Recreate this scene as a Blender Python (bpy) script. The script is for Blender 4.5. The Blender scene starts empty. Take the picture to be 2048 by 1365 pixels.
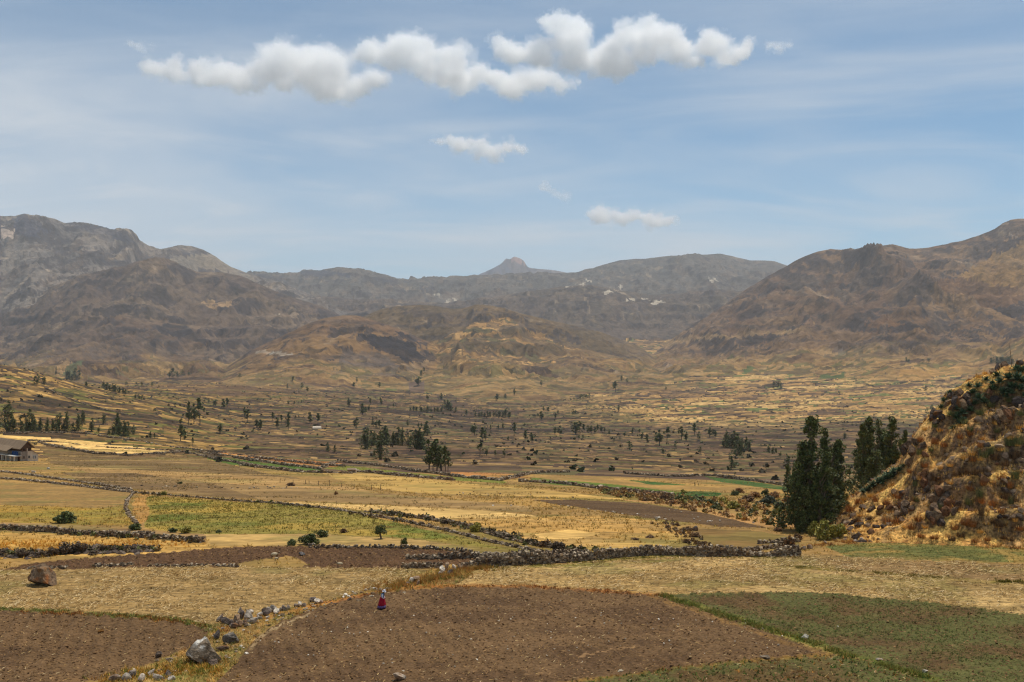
import bpy, bmesh, math, random
import numpy as np
from mathutils import Vector, Matrix, Euler

R = math.radians
scene = bpy.context.scene
COL = scene.collection

# ------------------------------------------------------------------ camera
cam_data = bpy.data.cameras.new('camera')
cam_data.lens = 35.0
cam_data.sensor_width = 36.0
cam_data.clip_start = 0.5
cam_data.clip_end = 120000.0
cam = bpy.data.objects.new('camera', cam_data)
COL.objects.link(cam)
cam.location = (0, 0, 0)
cam.rotation_euler = (R(90), 0, 0)
scene.camera = cam

# ------------------------------------------------------------------ sun, sky, exposure
SUN_DIR = Vector((0.24, 0.28, 0.93)).normalized()       # towards the sun
SUN_EL = math.asin(SUN_DIR.z)
SUN_AZ = math.atan2(SUN_DIR.x, SUN_DIR.y)
sd = bpy.data.lights.new('sun', 'SUN')
sd.energy = 3.6
sd.angle = R(0.5)
sd.color = (1.0, 0.95, 0.86)
sun = bpy.data.objects.new('sun', sd)
COL.objects.link(sun)
sun.location = (0, 0, 200)
sun.rotation_euler = SUN_DIR.to_track_quat('Z', 'Y').to_euler()

world = bpy.data.worlds.new('World')
scene.world = world
world.use_nodes = True
wt = world.node_tree
wt.nodes.clear()


def N(tree, typ, **kw):
    n = tree.nodes.new(typ)
    for k, v in kw.items():
        if k.startswith('i_'):
            n.inputs[k[2:].replace('_', ' ')].default_value = v
        else:
            setattr(n, k, v)
    return n


def ramp(tree, stops, interp='LINEAR'):
    n = tree.nodes.new('ShaderNodeValToRGB')
    cr = n.color_ramp
    cr.interpolation = interp
    while len(cr.elements) < len(stops):
        cr.elements.new(0.5)
    for e, (p, c) in zip(cr.elements, stops):
        e.position = p
        e.color = (c, c, c, 1) if not isinstance(c, tuple) else (*c, 1)
    return n


def math_node(tree, op, a, b=None, clamp=False):
    n = tree.nodes.new('ShaderNodeMath')
    n.operation = op
    n.use_clamp = clamp
    for i, v in enumerate((a, b)):
        if v is None:
            continue
        if isinstance(v, (int, float)):
            n.inputs[i].default_value = v
        else:
            tree.links.new(v, n.inputs[i])
    return n.outputs[0]


L = wt.links.new
sky = N(wt, 'ShaderNodeTexSky', sky_type='NISHITA', sun_disc=False, sun_elevation=SUN_EL,
        sun_rotation=SUN_AZ, altitude=3400.0, air_density=1.0, dust_density=0.6, ozone_density=1.2)
tc = N(wt, 'ShaderNodeTexCoord')
sep = N(wt, 'ShaderNodeSeparateXYZ')
L(tc.outputs['Generated'], sep.inputs[0])
# thin high cirrus: noise on the plane the veil lies in (direction / height)
zz = math_node(wt, 'MAXIMUM', math_node(wt, 'ADD', sep.outputs[2], 0.10), 0.03)
px = math_node(wt, 'DIVIDE', sep.outputs[0], zz)
py = math_node(wt, 'DIVIDE', sep.outputs[1], zz)
comb = N(wt, 'ShaderNodeCombineXYZ')
L(px, comb.inputs[0])
L(py, comb.inputs[1])


def cirrus(scale, stretch, rot, detail, lo, hi, seed, dist=0.6):
    mp = N(wt, 'ShaderNodeMapping')
    mp.inputs['Scale'].default_value = (scale * stretch, scale, 1)
    mp.inputs['Rotation'].default_value = (0, 0, R(rot))
    mp.inputs['Location'].default_value = (seed, seed * 0.7, 0)
    L(comb.outputs[0], mp.inputs[0])
    nz = N(wt, 'ShaderNodeTexNoise')
    nz.inputs['Scale'].default_value = 1.0
    nz.inputs['Detail'].default_value = detail
    nz.inputs['Roughness'].default_value = 0.52
    nz.inputs['Distortion'].default_value = dist
    L(mp.outputs[0], nz.inputs['Vector'])
    rp = ramp(wt, [(lo, 0.0), (hi, 1.0)], 'EASE')
    L(nz.outputs['Fac'], rp.inputs[0])
    return rp.outputs[0]


c1 = cirrus(0.40, 0.75, 24, 6, 0.36, 0.68, 4.6)
c2 = cirrus(1.3, 0.6, -12, 8, 0.40, 0.74, 7.7, 1.6)
low = ramp(wt, [(0.0, 0.85), (0.10, 0.62), (0.20, 0.30), (0.36, 0.16), (1.0, 0.10)])
L(sep.outputs[2], low.inputs[0])
c3 = math_node(wt, 'MULTIPLY', math_node(wt, 'ADD', math_node(wt, 'MULTIPLY', c1, 0.62), math_node(wt, 'MULTIPLY', c2, 0.30)), 0.9)
veil = math_node(wt, 'ADD', math_node(wt, 'MULTIPLY', c3, 0.92), math_node(wt, 'MULTIPLY', low.outputs[0], 0.40), True)
skymul = N(wt, 'ShaderNodeMix', data_type='RGBA', blend_type='MULTIPLY')
skymul.inputs['Factor'].default_value = 1.0
L(sky.outputs[0], skymul.inputs[6])
skymul.inputs[7].default_value = (0.56, 0.99, 1.06, 1)
wmix = N(wt, 'ShaderNodeMix', data_type='RGBA')
L(veil, wmix.inputs['Factor'])
L(skymul.outputs[2], wmix.inputs[6])
wmix.inputs[7].default_value = (6.6, 7.0, 7.4, 1)
bg = N(wt, 'ShaderNodeBackground')
bg.inputs['Strength'].default_value = 0.10
L(wmix.outputs[2], bg.inputs['Color'])
wo = N(wt, 'ShaderNodeOutputWorld')
L(bg.outputs[0], wo.inputs['Surface'])

scene.view_settings.view_transform = 'Standard'
scene.view_settings.look = 'None'
scene.view_settings.exposure = 0.0
scene.view_settings.gamma = 1.0
scene.view_settings.use_curve_mapping = False
scene.render.engine = 'CYCLES'
cy = scene.cycles
cy.max_bounces = 26
cy.diffuse_bounces = 2
cy.glossy_bounces = 1
cy.transmission_bounces = 2
cy.transparent_max_bounces = 6
cy.volume_bounces = 26
cy.volume_step_rate = 0.4
cy.volume_max_steps = 256
cy.use_denoising = True
cy.denoiser = 'OPENIMAGEDENOISE'
cy.denoising_prefilter = 'FAST'
cy.pixel_filter_type = 'BLACKMAN_HARRIS'
cy.filter_width = 1.2
cy.use_adaptive_sampling = False
cy.sample_clamp_indirect = 6.0

F, CX, CY = 2048 * 35 / 36.0, 1024.0, 682.5


# ------------------------------------------------------------------ noise (numpy)
def _hash(ix, iy, seed):
    h = (ix.astype(np.int64) * 374761393 + iy.astype(np.int64) * 668265263 + seed * 1442695041) & 0xFFFFFFFF
    h = ((h ^ (h >> 13)) * 1274126177) & 0xFFFFFFFF
    h = (h ^ (h >> 16)) & 0xFFFFFFFF
    return h.astype(np.float32) / np.float32(4294967296.0)


def vnoise(x, y, seed=0):
    x = np.asarray(x, dtype=np.float64)
    y = np.asarray(y, dtype=np.float64)
    ix, iy = np.floor(x), np.floor(y)
    fx, fy = (x - ix).astype(np.float32), (y - iy).astype(np.float32)
    fx = fx * fx * fx * (fx * (fx * 6 - 15) + 10)
    fy = fy * fy * fy * (fy * (fy * 6 - 15) + 10)
    a, b = _hash(ix, iy, seed), _hash(ix + 1, iy, seed)
    c, d = _hash(ix, iy + 1, seed), _hash(ix + 1, iy + 1, seed)
    return (a + (b - a) * fx) * (1 - fy) + (c + (d - c) * fx) * fy


def fbm(x, y, octaves=4, seed=0, gain=0.5):
    s, a, t = 0.0, 1.0, 0.0
    for o in range(octaves):
        s = s + a * vnoise(x, y, seed + o * 17)
        t += a
        a *= gain
        x = np.asarray(x) * 2.03 + 11.3
        y = np.asarray(y) * 2.03 + 5.7
    return s / t


def ridged(x, y, octaves=4, seed=0, gain=0.5):
    s, a, t = 0.0, 1.0, 0.0
    for o in range(octaves):
        s = s + a * (1 - np.abs(2 * vnoise(x, y, seed + o * 13) - 1))
        t += a
        a *= gain
        x = np.asarray(x) * 2.03 + 3.3
        y = np.asarray(y) * 2.03 + 8.7
    return s / t


def sm(x, a, b):
    t = np.clip((x - a) / (b - a), 0, 1)
    return t * t * (3 - 2 * t)


def inpoly(u, v, poly):
    poly = np.asarray(poly, dtype=np.float64)
    inside = np.zeros(u.shape, bool)
    umin, vmin = poly.min(0)
    umax, vmax = poly.max(0)
    m = (u >= umin) & (u <= umax) & (v >= vmin) & (v <= vmax)
    if not m.any():
        return inside
    uu, vv = u[m], v[m]
    r = np.zeros(uu.shape, bool)
    n = len(poly)
    for i in range(n):
        x1, y1 = poly[i]
        x2, y2 = poly[(i + 1) % n]
        if y1 == y2:
            continue
        c = ((y1 > vv) != (y2 > vv)) & (uu < (x2 - x1) * (vv - y1) / (y2 - y1) + x1)
        r ^= c
    inside[m] = r
    return inside


def polydist(u, v, line):
    """distance in the plane to a polyline"""
    best = np.full(u.shape, 1e9)
    for (x1, y1), (x2, y2) in zip(line[:-1], line[1:]):
        dx, dy = x2 - x1, y2 - y1
        t = np.clip(((u - x1) * dx + (v - y1) * dy) / (dx * dx + dy * dy + 1e-9), 0, 1)
        best = np.minimum(best, np.hypot(u - x1 - t * dx, v - y1 - t * dy))
    return best


def srgb(r, g, b):
    f = lambda c: c / 12.92 if c <= 0.04045 else ((c + 0.055) / 1.055) ** 2.4
    return (f(r / 255), f(g / 255), f(b / 255))


# ------------------------------------------------------------------ object helpers
def link(o, parent=None):
    COL.objects.link(o)
    if parent is not None:
        o.parent = parent
    return o


def mesh_np(name, verts, faces, mat=None, parent=None, color=None, smooth=False, per_face=False):
    """verts (n,3); faces (m,k) all of one size; color (n,3) -> point colours 'Col'"""
    me = bpy.data.meshes.new(name)
    verts = np.ascontiguousarray(verts, dtype=np.float32)
    faces = np.ascontiguousarray(faces, dtype=np.int32)
    m, k = faces.shape
    me.vertices.add(len(verts))
    me.vertices.foreach_set('co', verts.ravel())
    me.loops.add(m * k)
    me.loops.foreach_set('vertex_index', faces.ravel())
    me.polygons.add(m)
    me.polygons.foreach_set('loop_start', np.arange(0, m * k, k, dtype=np.int32))
    me.polygons.foreach_set('loop_total', np.full(m, k, dtype=np.int32))
    me.polygons.foreach_set('use_smooth', np.full(m, smooth, dtype=bool))
    if color is not None and per_face:
        at = me.attributes.new('Col', 'FLOAT_COLOR', 'FACE')
        c4 = np.ones((m, 4), np.float32)
        c4[:, :3] = color
        at.data.foreach_set('color', c4.ravel())
    elif color is not None:
        at = me.color_attributes.new('Col', 'FLOAT_COLOR', 'POINT')
        c4 = np.ones((len(verts), 4), np.float32)
        c4[:, :3] = color
        at.data.foreach_set('color', c4.ravel())
    me.update(calc_edges=True)
    if mat is not None:
        me.materials.append(mat)
    o = bpy.data.objects.new(name, me)
    return link(o, parent)


def tag(o, label, cat, group=None, kind=None):
    if label:
        o['label'] = label
    if cat:
        o['category'] = cat
    if group:
        o['group'] = group
    if kind or cat:
        o['kind'] = kind or 'thing'
    return o


def empty(name, loc=(0, 0, 0), rz=0.0):
    o = bpy.data.objects.new(name, None)
    o.empty_display_size = 0.5
    link(o)
    o.location = loc
    o.rotation_euler = (0, 0, rz)
    return o


def copy_tree(o, parent=None):
    c = o.copy()
    COL.objects.link(c)
    if parent is not None:
        c.parent = parent
        c.matrix_parent_inverse = o.matrix_parent_inverse
    for ch in list(o.children):
        copy_tree(ch, c)
    return c


# ------------------------------------------------------------------ materials
def base_mat(name, rough=0.95, spec=0.15):
    m = bpy.data.materials.new(name)
    m.use_nodes = True
    t = m.node_tree
    b = t.nodes['Principled BSDF']
    b.inputs['Roughness'].default_value = rough
    b.inputs['Specular IOR Level'].default_value = spec
    return m, t, b


def attr_mat(name, layers, rough=0.95, bump=None, tint=None, stretch=(1, 1, 1), color=None, spec=0.1, world_pos=True):
    """albedo = colour attribute (or constant) x product of noise layers [(scale, detail, lo, hi, ramp_lo, ramp_hi)]"""
    m, t, b = base_mat(name, rough, spec)
    lk = t.links.new
    if color is None:
        at = N(t, 'ShaderNodeAttribute', attribute_name='Col')
        cur = at.outputs['Color']
    else:
        rg = N(t, 'ShaderNodeRGB')
        rg.outputs[0].default_value = (*color, 1)
        cur = rg.outputs[0]
    if world_pos:
        src = N(t, 'ShaderNodeNewGeometry').outputs['Position']
    else:
        src = N(t, 'ShaderNodeTexCoord').outputs['Object']
    mp = N(t, 'ShaderNodeMapping')
    mp.inputs['Scale'].default_value = stretch
    lk(src, mp.inputs[0])
    fac_fine = None
    for (sc, det, lo, hi, a, c) in layers:
        nz = N(t, 'ShaderNodeTexNoise')
        nz.inputs['Scale'].default_value = sc
        nz.inputs['Detail'].default_value = det
        nz.inputs['Roughness'].default_value = 0.6
        lk(mp.outputs[0], nz.inputs['Vector'])
        if fac_fine is None:
            fac_fine = nz.outputs['Fac']
        mr = N(t, 'ShaderNodeMapRange')
        mr.inputs['From Min'].default_value = lo
        mr.inputs['From Max'].default_value = hi
        mr.inputs['To Min'].default_value = a
        mr.inputs['To Max'].default_value = c
        lk(nz.outputs['Fac'], mr.inputs['Value'])
        mx = N(t, 'ShaderNodeVectorMath', operation='SCALE')
        lk(cur, mx.inputs[0])
        lk(mr.outputs[0], mx.inputs['Scale'])
        cur = mx.outputs[0]
    if tint is not None:
        # second colour by another noise: (scale, lo, hi, colour, strength)
        sc, lo, hi, colr, stg = tint
        nz = N(t, 'ShaderNodeTexNoise')
        nz.inputs['Scale'].default_value = sc
        nz.inputs['Detail'].default_value = 6
        lk(mp.outputs[0], nz.inputs['Vector'])
        rp = ramp(t, [(lo, 0.0), (hi, stg)])
        lk(nz.outputs['Fac'], rp.inputs[0])
        mx = N(t, 'ShaderNodeMix', data_type='RGBA')
        lk(rp.outputs[0], mx.inputs['Factor'])
        lk(cur, mx.inputs[6])
        mx.inputs[7].default_value = (*colr, 1)
        cur = mx.outputs[2]
    lk(cur, b.inputs['Base Color'])
    if bump and fac_fine is not None:
        bp = N(t, 'ShaderNodeBump')
        bp.inputs['Strength'].default_value = bump[0]
        bp.inputs['Distance'].default_value = bump[1]
        lk(fac_fine, bp.inputs['Height'])
        lk(bp.outputs[0], b.inputs['Normal'])
    return m


M = {}
M['plough'] = attr_mat('ploughed_soil', [(3.2, 5, .30, .70, .62, 1.4), (0.35, 3, .3, .7, .86, 1.14)], bump=(1.0, 0.25), tint=(5.0, .60, .72, (0.20, 0.125, 0.055), .7))
M['stubble'] = attr_mat('stubble_straw', [(2.6, 6, .30, .70, .60, 1.4), (0.22, 4, .3, .7, .84, 1.16)], stretch=(0.35, 1.3, 1), bump=(0.8, 0.25), tint=(3.0, .50, .64, (0.10, 0.066, 0.030), .75))
M['pasture'] = attr_mat('pasture_grass', [(1.3, 6, .30, .70, .60, 1.4), (0.12, 4, .3, .7, .80, 1.2)], stretch=(0.6, 1, 1), bump=(0.6, 0.25), tint=(0.25, .50, .66, (0.23, 0.155, 0.045), .5))
M['straw'] = attr_mat('cut_straw', [(0.9, 6, .34, .66, .70, 1.28), (0.10, 5, .3, .7, .74, 1.26)], stretch=(0.4, 1, 1), bump=(.5, .3))
M['valley'] = attr_mat('terraced_ground', [(0.22, 7, .34, .66, .55, 1.45), (0.03, 4, .3, .7, .82, 1.18)], stretch=(0.5, 1, 1))
M['mountain'] = attr_mat('mountain_ground', [(0.03, 8, .34, .66, .68, 1.30), (0.006, 6, .3, .7, .80, 1.20)], bump=(0.8, 26.0))
M['rock'] = attr_mat('field_stone', [(2.4, 8, .32, .68, .40, 1.6), (8.0, 5, .3, .7, .65, 1.35)], bump=(1.0, 0.3), tint=(0.9, .57, .66, (0.22, 0.09, 0.02), .7))
M['stone'] = attr_mat('wall_stone', [(3.0, 5, .3, .7, .6, 1.4)])
M['leaf'] = attr_mat('eucalyptus_leaves', [(0.5, 3, .3, .7, .75, 1.25)], rough=0.6, spec=0.3, world_pos=False)
M['grass'] = attr_mat('dry_stalks', [(0.7, 3, .3, .7, .8, 1.2)], rough=0.8)
M['trunk'] = attr_mat('pale_bark', [(0.8, 5, .3, .7, .6, 1.4)], color=(0.16, 0.12, 0.085), world_pos=False)
M['plain'] = attr_mat('painted_surface', [(1.0, 4, .3, .7, .85, 1.15)])
for mm in ('leaf', 'grass'):
    pass
# ------------------------------------------------------------------ terrain: heights
def hz(v, d):
    return -(v - CY) * d / F


TD = [62, 81, 100, 115, 130, 160, 200, 260, 320, 400, 500, 650, 900, 1100, 1300, 1800, 2500, 3500]
TV = {
    -700: [1366, 1222, 1126, 1082, 1052, 1012, 980, 945, 918, 892, 858, 812, 742, 700, 702, 722, 740, 752],
    0:    [1366, 1220, 1125, 1080, 1050, 1012, 985, 956, 934, 912, 886, 845, 772, 730, 736, 752, 760, 755],
    250:  [1366, 1220, 1125, 1080, 1050, 1014, 987, 960, 938, 917, 893, 860, 815, 789, 787, 778, 772, 757],
    500:  [1366, 1220, 1125, 1080, 1050, 1015, 989, 962, 943, 926, 908, 886, 855, 833, 814, 784, 776, 760],
    1024: [1365, 1220, 1124, 1080, 1050, 1018, 990, 966, 949, 936, 921, 902, 881, 866, 853, 823, 795, 767],
    1500: [1365, 1222, 1122, 1085, 1058, 1030, 1003, 985, 966, 950, 934, 913, 886, 868, 852, 820, 785, 745],
    2048: [1365, 1222, 1120, 1082, 1058, 1032, 1005, 985, 965, 948, 930, 908, 880, 861, 845, 808, 765, 724],
    2750: [1365, 1222, 1120, 1082, 1058, 1032, 1005, 985, 962, 942, 920, 895, 862, 842, 825, 785, 740, 690],
}
UK = np.array(sorted(TV), float)
FARD = [4500, 6500, 8500, 11000, 13000, 16000, 26000]
FARZ = [-150, -20, 160, 500, 690, 740, 740]


def pchip(x, y, xq):
    x, y = np.asarray(x, float), np.asarray(y, float)
    h = np.diff(x)
    s = np.diff(y) / h
    m = np.zeros_like(y)
    m[0], m[-1] = s[0], s[-1]
    for i in range(1, len(x) - 1):
        if s[i - 1] * s[i] > 0:
            w1, w2 = 2 * h[i] + h[i - 1], h[i] + 2 * h[i - 1]
            m[i] = (w1 + w2) / (w1 / s[i - 1] + w2 / s[i])
    k = np.clip(np.searchsorted(x, xq) - 1, 0, len(x) - 2)
    t = (xq - x[k]) / h[k]
    t2, t3 = t * t, t * t * t
    return (2 * t3 - 3 * t2 + 1) * y[k] + (t3 - 2 * t2 + t) * h[k] * m[k] + (-2 * t3 + 3 * t2) * y[k + 1] + (t3 - t2) * h[k] * m[k + 1]


def geo(a, b, r):
    n = int(math.log(b / a) / math.log(r))
    return list(np.geomspace(a, b, n, endpoint=False))


rows = geo(3, 50, 1.12) + geo(50, 300, 1.0045) + geo(300, 3200, 1.0057) + geo(3200, 9000, 1.0052) + geo(9000, 26000, 1.0085)
DR = np.array(rows)
UC = np.concatenate([np.arange(-700, -72, 18), np.arange(-72, 2124, 3.1), np.arange(2124, 2760, 18)])
NR, NC = len(DR), len(UC)

zc = []
for uk in UK:
    d = [2, 20, 45] + TD + FARD
    z = [-2.54, -10.1, -20.5] + [hz(v, dd) for v, dd in zip(TV[int(uk)], TD)] + FARZ
    zc.append(pchip(np.log(d), z, np.log(DR)))
zc = np.array(zc)                                   # (control columns, rows)
ZB = np.zeros((NR, NC))
ki = np.clip(np.searchsorted(UK, UC) - 1, 0, len(UK) - 2)
tt = (UC - UK[ki]) / (UK[ki + 1] - UK[ki])
tt = np.clip(tt, 0, 1)
tt = tt * tt * (3 - 2 * tt) * 0.5 + tt * 0.5
ZB[:] = zc[ki].T * (1 - tt) + zc[ki + 1].T * tt

UU, DD = np.meshgrid(UC, DR)
XX = (UU - CX) / F * DD
# gentle roll of the fields
far_in = sm(DD, 60, 200)
ZB += (fbm(XX / 55, DD / 40, 3, 5) - 0.5) * (0.25 + 1.6 * sm(DD, 140, 600) + 5 * sm(DD, 700, 2500)) * sm(DD, 40, 60)
ZBASE0 = ZB.copy()


def ridge_layer(pts, dr, wf, wb, p, lam, spur, seed, fine=0.0, dark=0):
    pts = np.array(pts, float)
    v = np.interp(UC, pts[:, 0], pts[:, 1])
    xr = (UC - CX) / F * dr
    drj = dr + 0.22 * wf * (fbm(xr / (lam * 2.2), xr * 0 + seed, 3, seed) - 0.5)
    zr = (CY - v) * drj / F
    act = sm(UC, pts[0, 0] - 1, pts[0, 0] + 1) * (1 - sm(UC, pts[-1, 0] - 1, pts[-1, 0] + 1))
    wfx = wf * (0.72 + 0.62 * fbm(xr / (lam * 1.6), xr * 0 + seed * 2, 4, seed + 41))
    t = (drj[None, :] - DD) / wfx[None, :]
    wx = XX + lam * 0.6 * (fbm(XX / (lam * 1.5), DD / (lam * 1.5), 3, seed + 3) - 0.5)
    rg = ridged(wx / lam, DD / (lam * 3.2), 4, seed + 7, 0.55)
    tb = np.clip(t, 0, 1)
    bump = np.minimum(tb * 6, 1) * (1 - tb * 0.6)
    te = t + spur * (0.62 - rg) * bump * (t > 0)
    front = np.clip(1 - te, 0, 1) ** p
    back = np.clip(1 + (drj[None, :] - DD) / wb, 0, 1)
    back = back * back * (3 - 2 * back)
    prof = np.where(t > 0, front, back)
    z = ZBASE0 + np.maximum(zr[None, :] - ZBASE0, 0) * prof
    z = np.where(act[None, :] > 0.5, z, -1e5)
    if fine:
        k = np.clip(np.abs(t) * 8, 0.15, 1) * np.clip((1 - t) * 4, 0, 1)
        z = z + fine * k * (ridged(XX / (lam * .28), DD / (lam * .4), 5, seed + 21, .6) - 0.62) * np.clip((zr[None, :] - ZBASE0) / 150, 0, 1)
    # ledges of harder rock
    hgt = z + 60 * (fbm(XX / 900, DD / 1200, 3, seed + 31) - .5)
    per = 70.0 if dr > 4500 else 34.0
    q = hgt / per
    fq = q - np.floor(q)
    ms = sm(fbm(XX / (lam * .9), DD / (lam * 1.1), 4, seed + 33), .46, .60) * np.clip((1 - t) * 5, 0, 1) * np.clip(np.abs(t) * 6, .1, 1)
    z = z + np.where(z > -9e4, ms * per * .42 * (sm(fq, .55, .95) - fq), 0)
    z = np.where(t > 1.02, -1e5, z)
    return z


LAYERS = []
LAYERS.append(('left_mountain', ridge_layer([(-720, 470), (-400, 452), (-100, 446), (0, 433), (30, 432), (48, 427), (75, 431), (110, 438), (128, 446), (150, 444), (200, 452), (230, 461), (255, 466), (272, 478), (280, 489), (300, 496), (320, 500), (345, 494), (362, 490), (385, 493), (405, 499), (430, 512), (460, 534), (500, 548), (560, 566), (640, 600), (720, 650), (780, 690)],
              9500, 3600, 2500, 1.25, 900, 0.55, 11, 105)))
LAYERS.append(('brown_mountain', ridge_layer([(-720, 640), (-200, 655), (0, 628), (58, 606), (102, 576), (164, 549), (205, 543), (240, 538), (258, 531), (273, 524), (294, 519), (330, 523), (359, 531), (393, 543), (444, 544), (480, 551), (512, 566), (545, 580), (581, 594), (640, 612), (700, 640), (740, 668), (790, 705), (830, 745)],
              6500, 2900, 1600, 1.12, 560, 0.55, 23, 85)))
LAYERS.append(('plateau', ridge_layer([(430, 552), (500, 546), (560, 548), (596, 548), (606, 540), (643, 541), (660, 538), (681, 535), (712, 540), (753, 551), (794, 563), (816, 567), (824, 562), (886, 561), (944, 555), (1000, 552), (1060, 549), (1100, 546), (1150, 545), (1180, 538), (1200, 531), (1240, 521), (1300, 516), (1340, 512), (1385, 510), (1425, 508), (1446, 508), (1470, 514), (1500, 521), (1530, 521), (1550, 523), (1600, 540), (1680, 590)],
              13000, 4200, 6000, 1.2, 1300, 0.5, 37, 120)))
LAYERS.append(('volcano', ridge_layer([(900, 575), (940, 560), (960, 548), (975, 540), (990, 534), (1003, 527), (1012, 517), (1020, 519), (1028, 513), (1038, 516), (1047, 521), (1055, 534), (1064, 537), (1085, 538), (1110, 541), (1140, 546), (1200, 560)],
              22000, 1800, 1800, 1.2, 700, 0.5, 41, 60)))
LAYERS.append(('far_hill', ridge_layer([(560, 606), (640, 592), (700, 597), (760, 600), (820, 604), (900, 606), (960, 600), (1010, 590), (1060, 583), (1120, 574), (1180, 570), (1240, 580), (1300, 590), (1360, 586), (1420, 580), (1480, 585), (1540, 590), (1620, 600)],
              9000, 2600, 2500, 1.15, 750, 0.6, 53, 95)))
LAYERS.append(('right_mountain', ridge_layer([(1225, 756), (1260, 735), (1300, 710), (1350, 675), (1400, 642), (1450, 608), (1500, 574), (1545, 548), (1580, 527), (1600, 516), (1625, 506), (1662, 498), (1690, 504), (1722, 500), (1760, 492), (1785, 489), (1820, 497), (1850, 496), (1895, 488), (1925, 481), (1960, 470), (1990, 457), (2006, 445), (2022, 438), (2060, 436), (2200, 420), (2760, 390)],
              6600, 3700, 2500, 1.45, 620, 0.6, 67, 85)))
LAYERS.append(('right_spur', ridge_layer([(1490, 748), (1540, 722), (1600, 686), (1680, 640), (1750, 592), (1800, 562), (1838, 547), (1862, 552), (1900, 572), (1980, 566), (2048, 552), (2300, 500), (2760, 440)],
              5200, 2500, 1100, 1.55, 380, 0.5, 103, 50)))
LAYERS.append(('brown_spur', ridge_layer([(-720, 700), (-100, 694), (0, 688), (60, 676), (120, 655), (190, 636), (250, 630), (300, 640), (340, 646), (400, 652), (440, 680), (500, 712), (560, 742)],
              5200, 2300, 1000, 1.5, 360, 0.5, 107, 50)))
LAYERS.append(('domed_hill', ridge_layer([(690, 660), (720, 636), (760, 620), (790, 613), (830, 610), (870, 611), (905, 618), (925, 617), (950, 608), (985, 611), (1010, 617), (1040, 626), (1100, 641), (1150, 652), (1200, 664), (1280, 694), (1345, 740)],
              5300, 2700, 1200, 1.5, 360, 0.42, 71, 36)))
LAYERS.append(('ochre_hill', ridge_layer([(420, 755), (470, 722), (500, 702), (560, 674), (620, 646), (650, 636), (690, 631), (715, 631), (745, 640), (790, 655), (830, 672), (870, 690), (910, 718), (950, 745), (980, 765)],
              4100, 1750, 900, 1.45, 260, 0.36, 79, 22)))
LAYERS.append(('low_ridge', ridge_layer([(1040, 740), (1070, 712), (1100, 697), (1130, 693), (1180, 701), (1240, 714), (1300, 733), (1345, 752)],
              4350, 1500, 600, 1.5, 220, 0.4, 83, 18)))
# the low brown terraced rise in the middle of the valley, left of centre
LAYERS.append(('brown_rise', ridge_layer([(230, 800), (280, 776), (330, 770), (420, 769), (500, 775), (580, 788), (650, 800), (720, 815), (780, 830)],
              1900, 420, 300, 1.0, 90, 0.3, 91, 5)))

Z = ZB.copy()
REG = np.zeros(Z.shape, np.int32)
for i, (nm, z) in enumerate(LAYERS):
    m = z > Z + 0.5
    Z = np.where(m, z, Z)
    REG[m] = i + 1
LID = {nm: i + 1 for i, (nm, z) in enumerate(LAYERS)}
del LAYERS

# ------------------------------------------------------------------ terraces and field mosaic in the valley
MT = (REG > 0) & (REG != LID['brown_rise'])


def mosaic(x, y, seed, Lr, Wc, warp=1.0):
    wx = x + warp * Wc * 1.2 * (fbm(x / (Wc * 3), y / (Wc * 3), 3, seed) - 0.5)
    wy = y + warp * Lr * 3.6 * (fbm(x / (Wc * 2.2), y / (Wc * 2.2), 3, seed + 5) - 0.5)
    fy = wy / Lr
    r = np.floor(fy)
    fr = fy - r
    hw = _hash(r, r * 0 + seed, seed + 1)
    fx = wx / (Wc * (0.6 + 0.9 * hw)) + hw * 37.0
    c = np.floor(fx)
    fc = fx - c
    h = _hash(r, c, seed + 2)
    ey = np.minimum(fr, 1 - fr) * Lr
    ex = np.minimum(fc, 1 - fc) * Wc
    return h, fr, np.minimum(ex, ey), ey


def pal(h, cols):
    cols = np.array([srgb(*c) for c in cols])
    k = np.clip((h * len(cols)).astype(int), 0, len(cols) - 1)
    return cols[k]


# big mosaic in patches of several terraces so that neighbours group
patch = fbm(XX / 160, DD / 110, 4, 301)
h1, fr1, e1, ey1 = mosaic(XX, DD, 311, 26.0, 44.0)
h2, fr2, e2, ey2 = mosaic(XX, DD - .45 * XX, 331, 72.0, 105.0, 1.3)
h3, fr3, e3, ey3 = mosaic(XX, DD - .50 * XX, 351, 150.0, 170.0, 1.3)
h4, fr4, e4, ey4 = mosaic(XX, DD, 361, 9.0, 30.0)
h5, fr5, e5, ey5 = mosaic(XX, DD - .45 * XX, 367, 26.0, 70.0)
w2 = sm(DD + 500 * (fbm(XX / 200, DD / 200, 3, 5) - .5), 1300, 1700)
w3 = sm(DD + 800 * (fbm(XX / 300, DD / 300, 3, 6) - .5), 2300, 3000)
hh = np.where(w3 > .5, h3, np.where(w2 > .5, h2, h1))
frr = np.where(w3 > .5, fr3, np.where(w2 > .5, fr5, fr4))
eyy = np.where(w3 > .5, ey3, np.where(w2 > .5, ey2, ey1))
ee = np.where(w3 > .5, e3, np.where(w2 > .5, e2, e1))
hs = np.where(DD > 1500, h5, h4)
hp = np.clip(hh * 0.72 + (hs - .5) * .30 * sm(patch, .4, .55) + (patch - 0.5) * 1.2 + 0.14, 0, 0.999)

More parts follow.
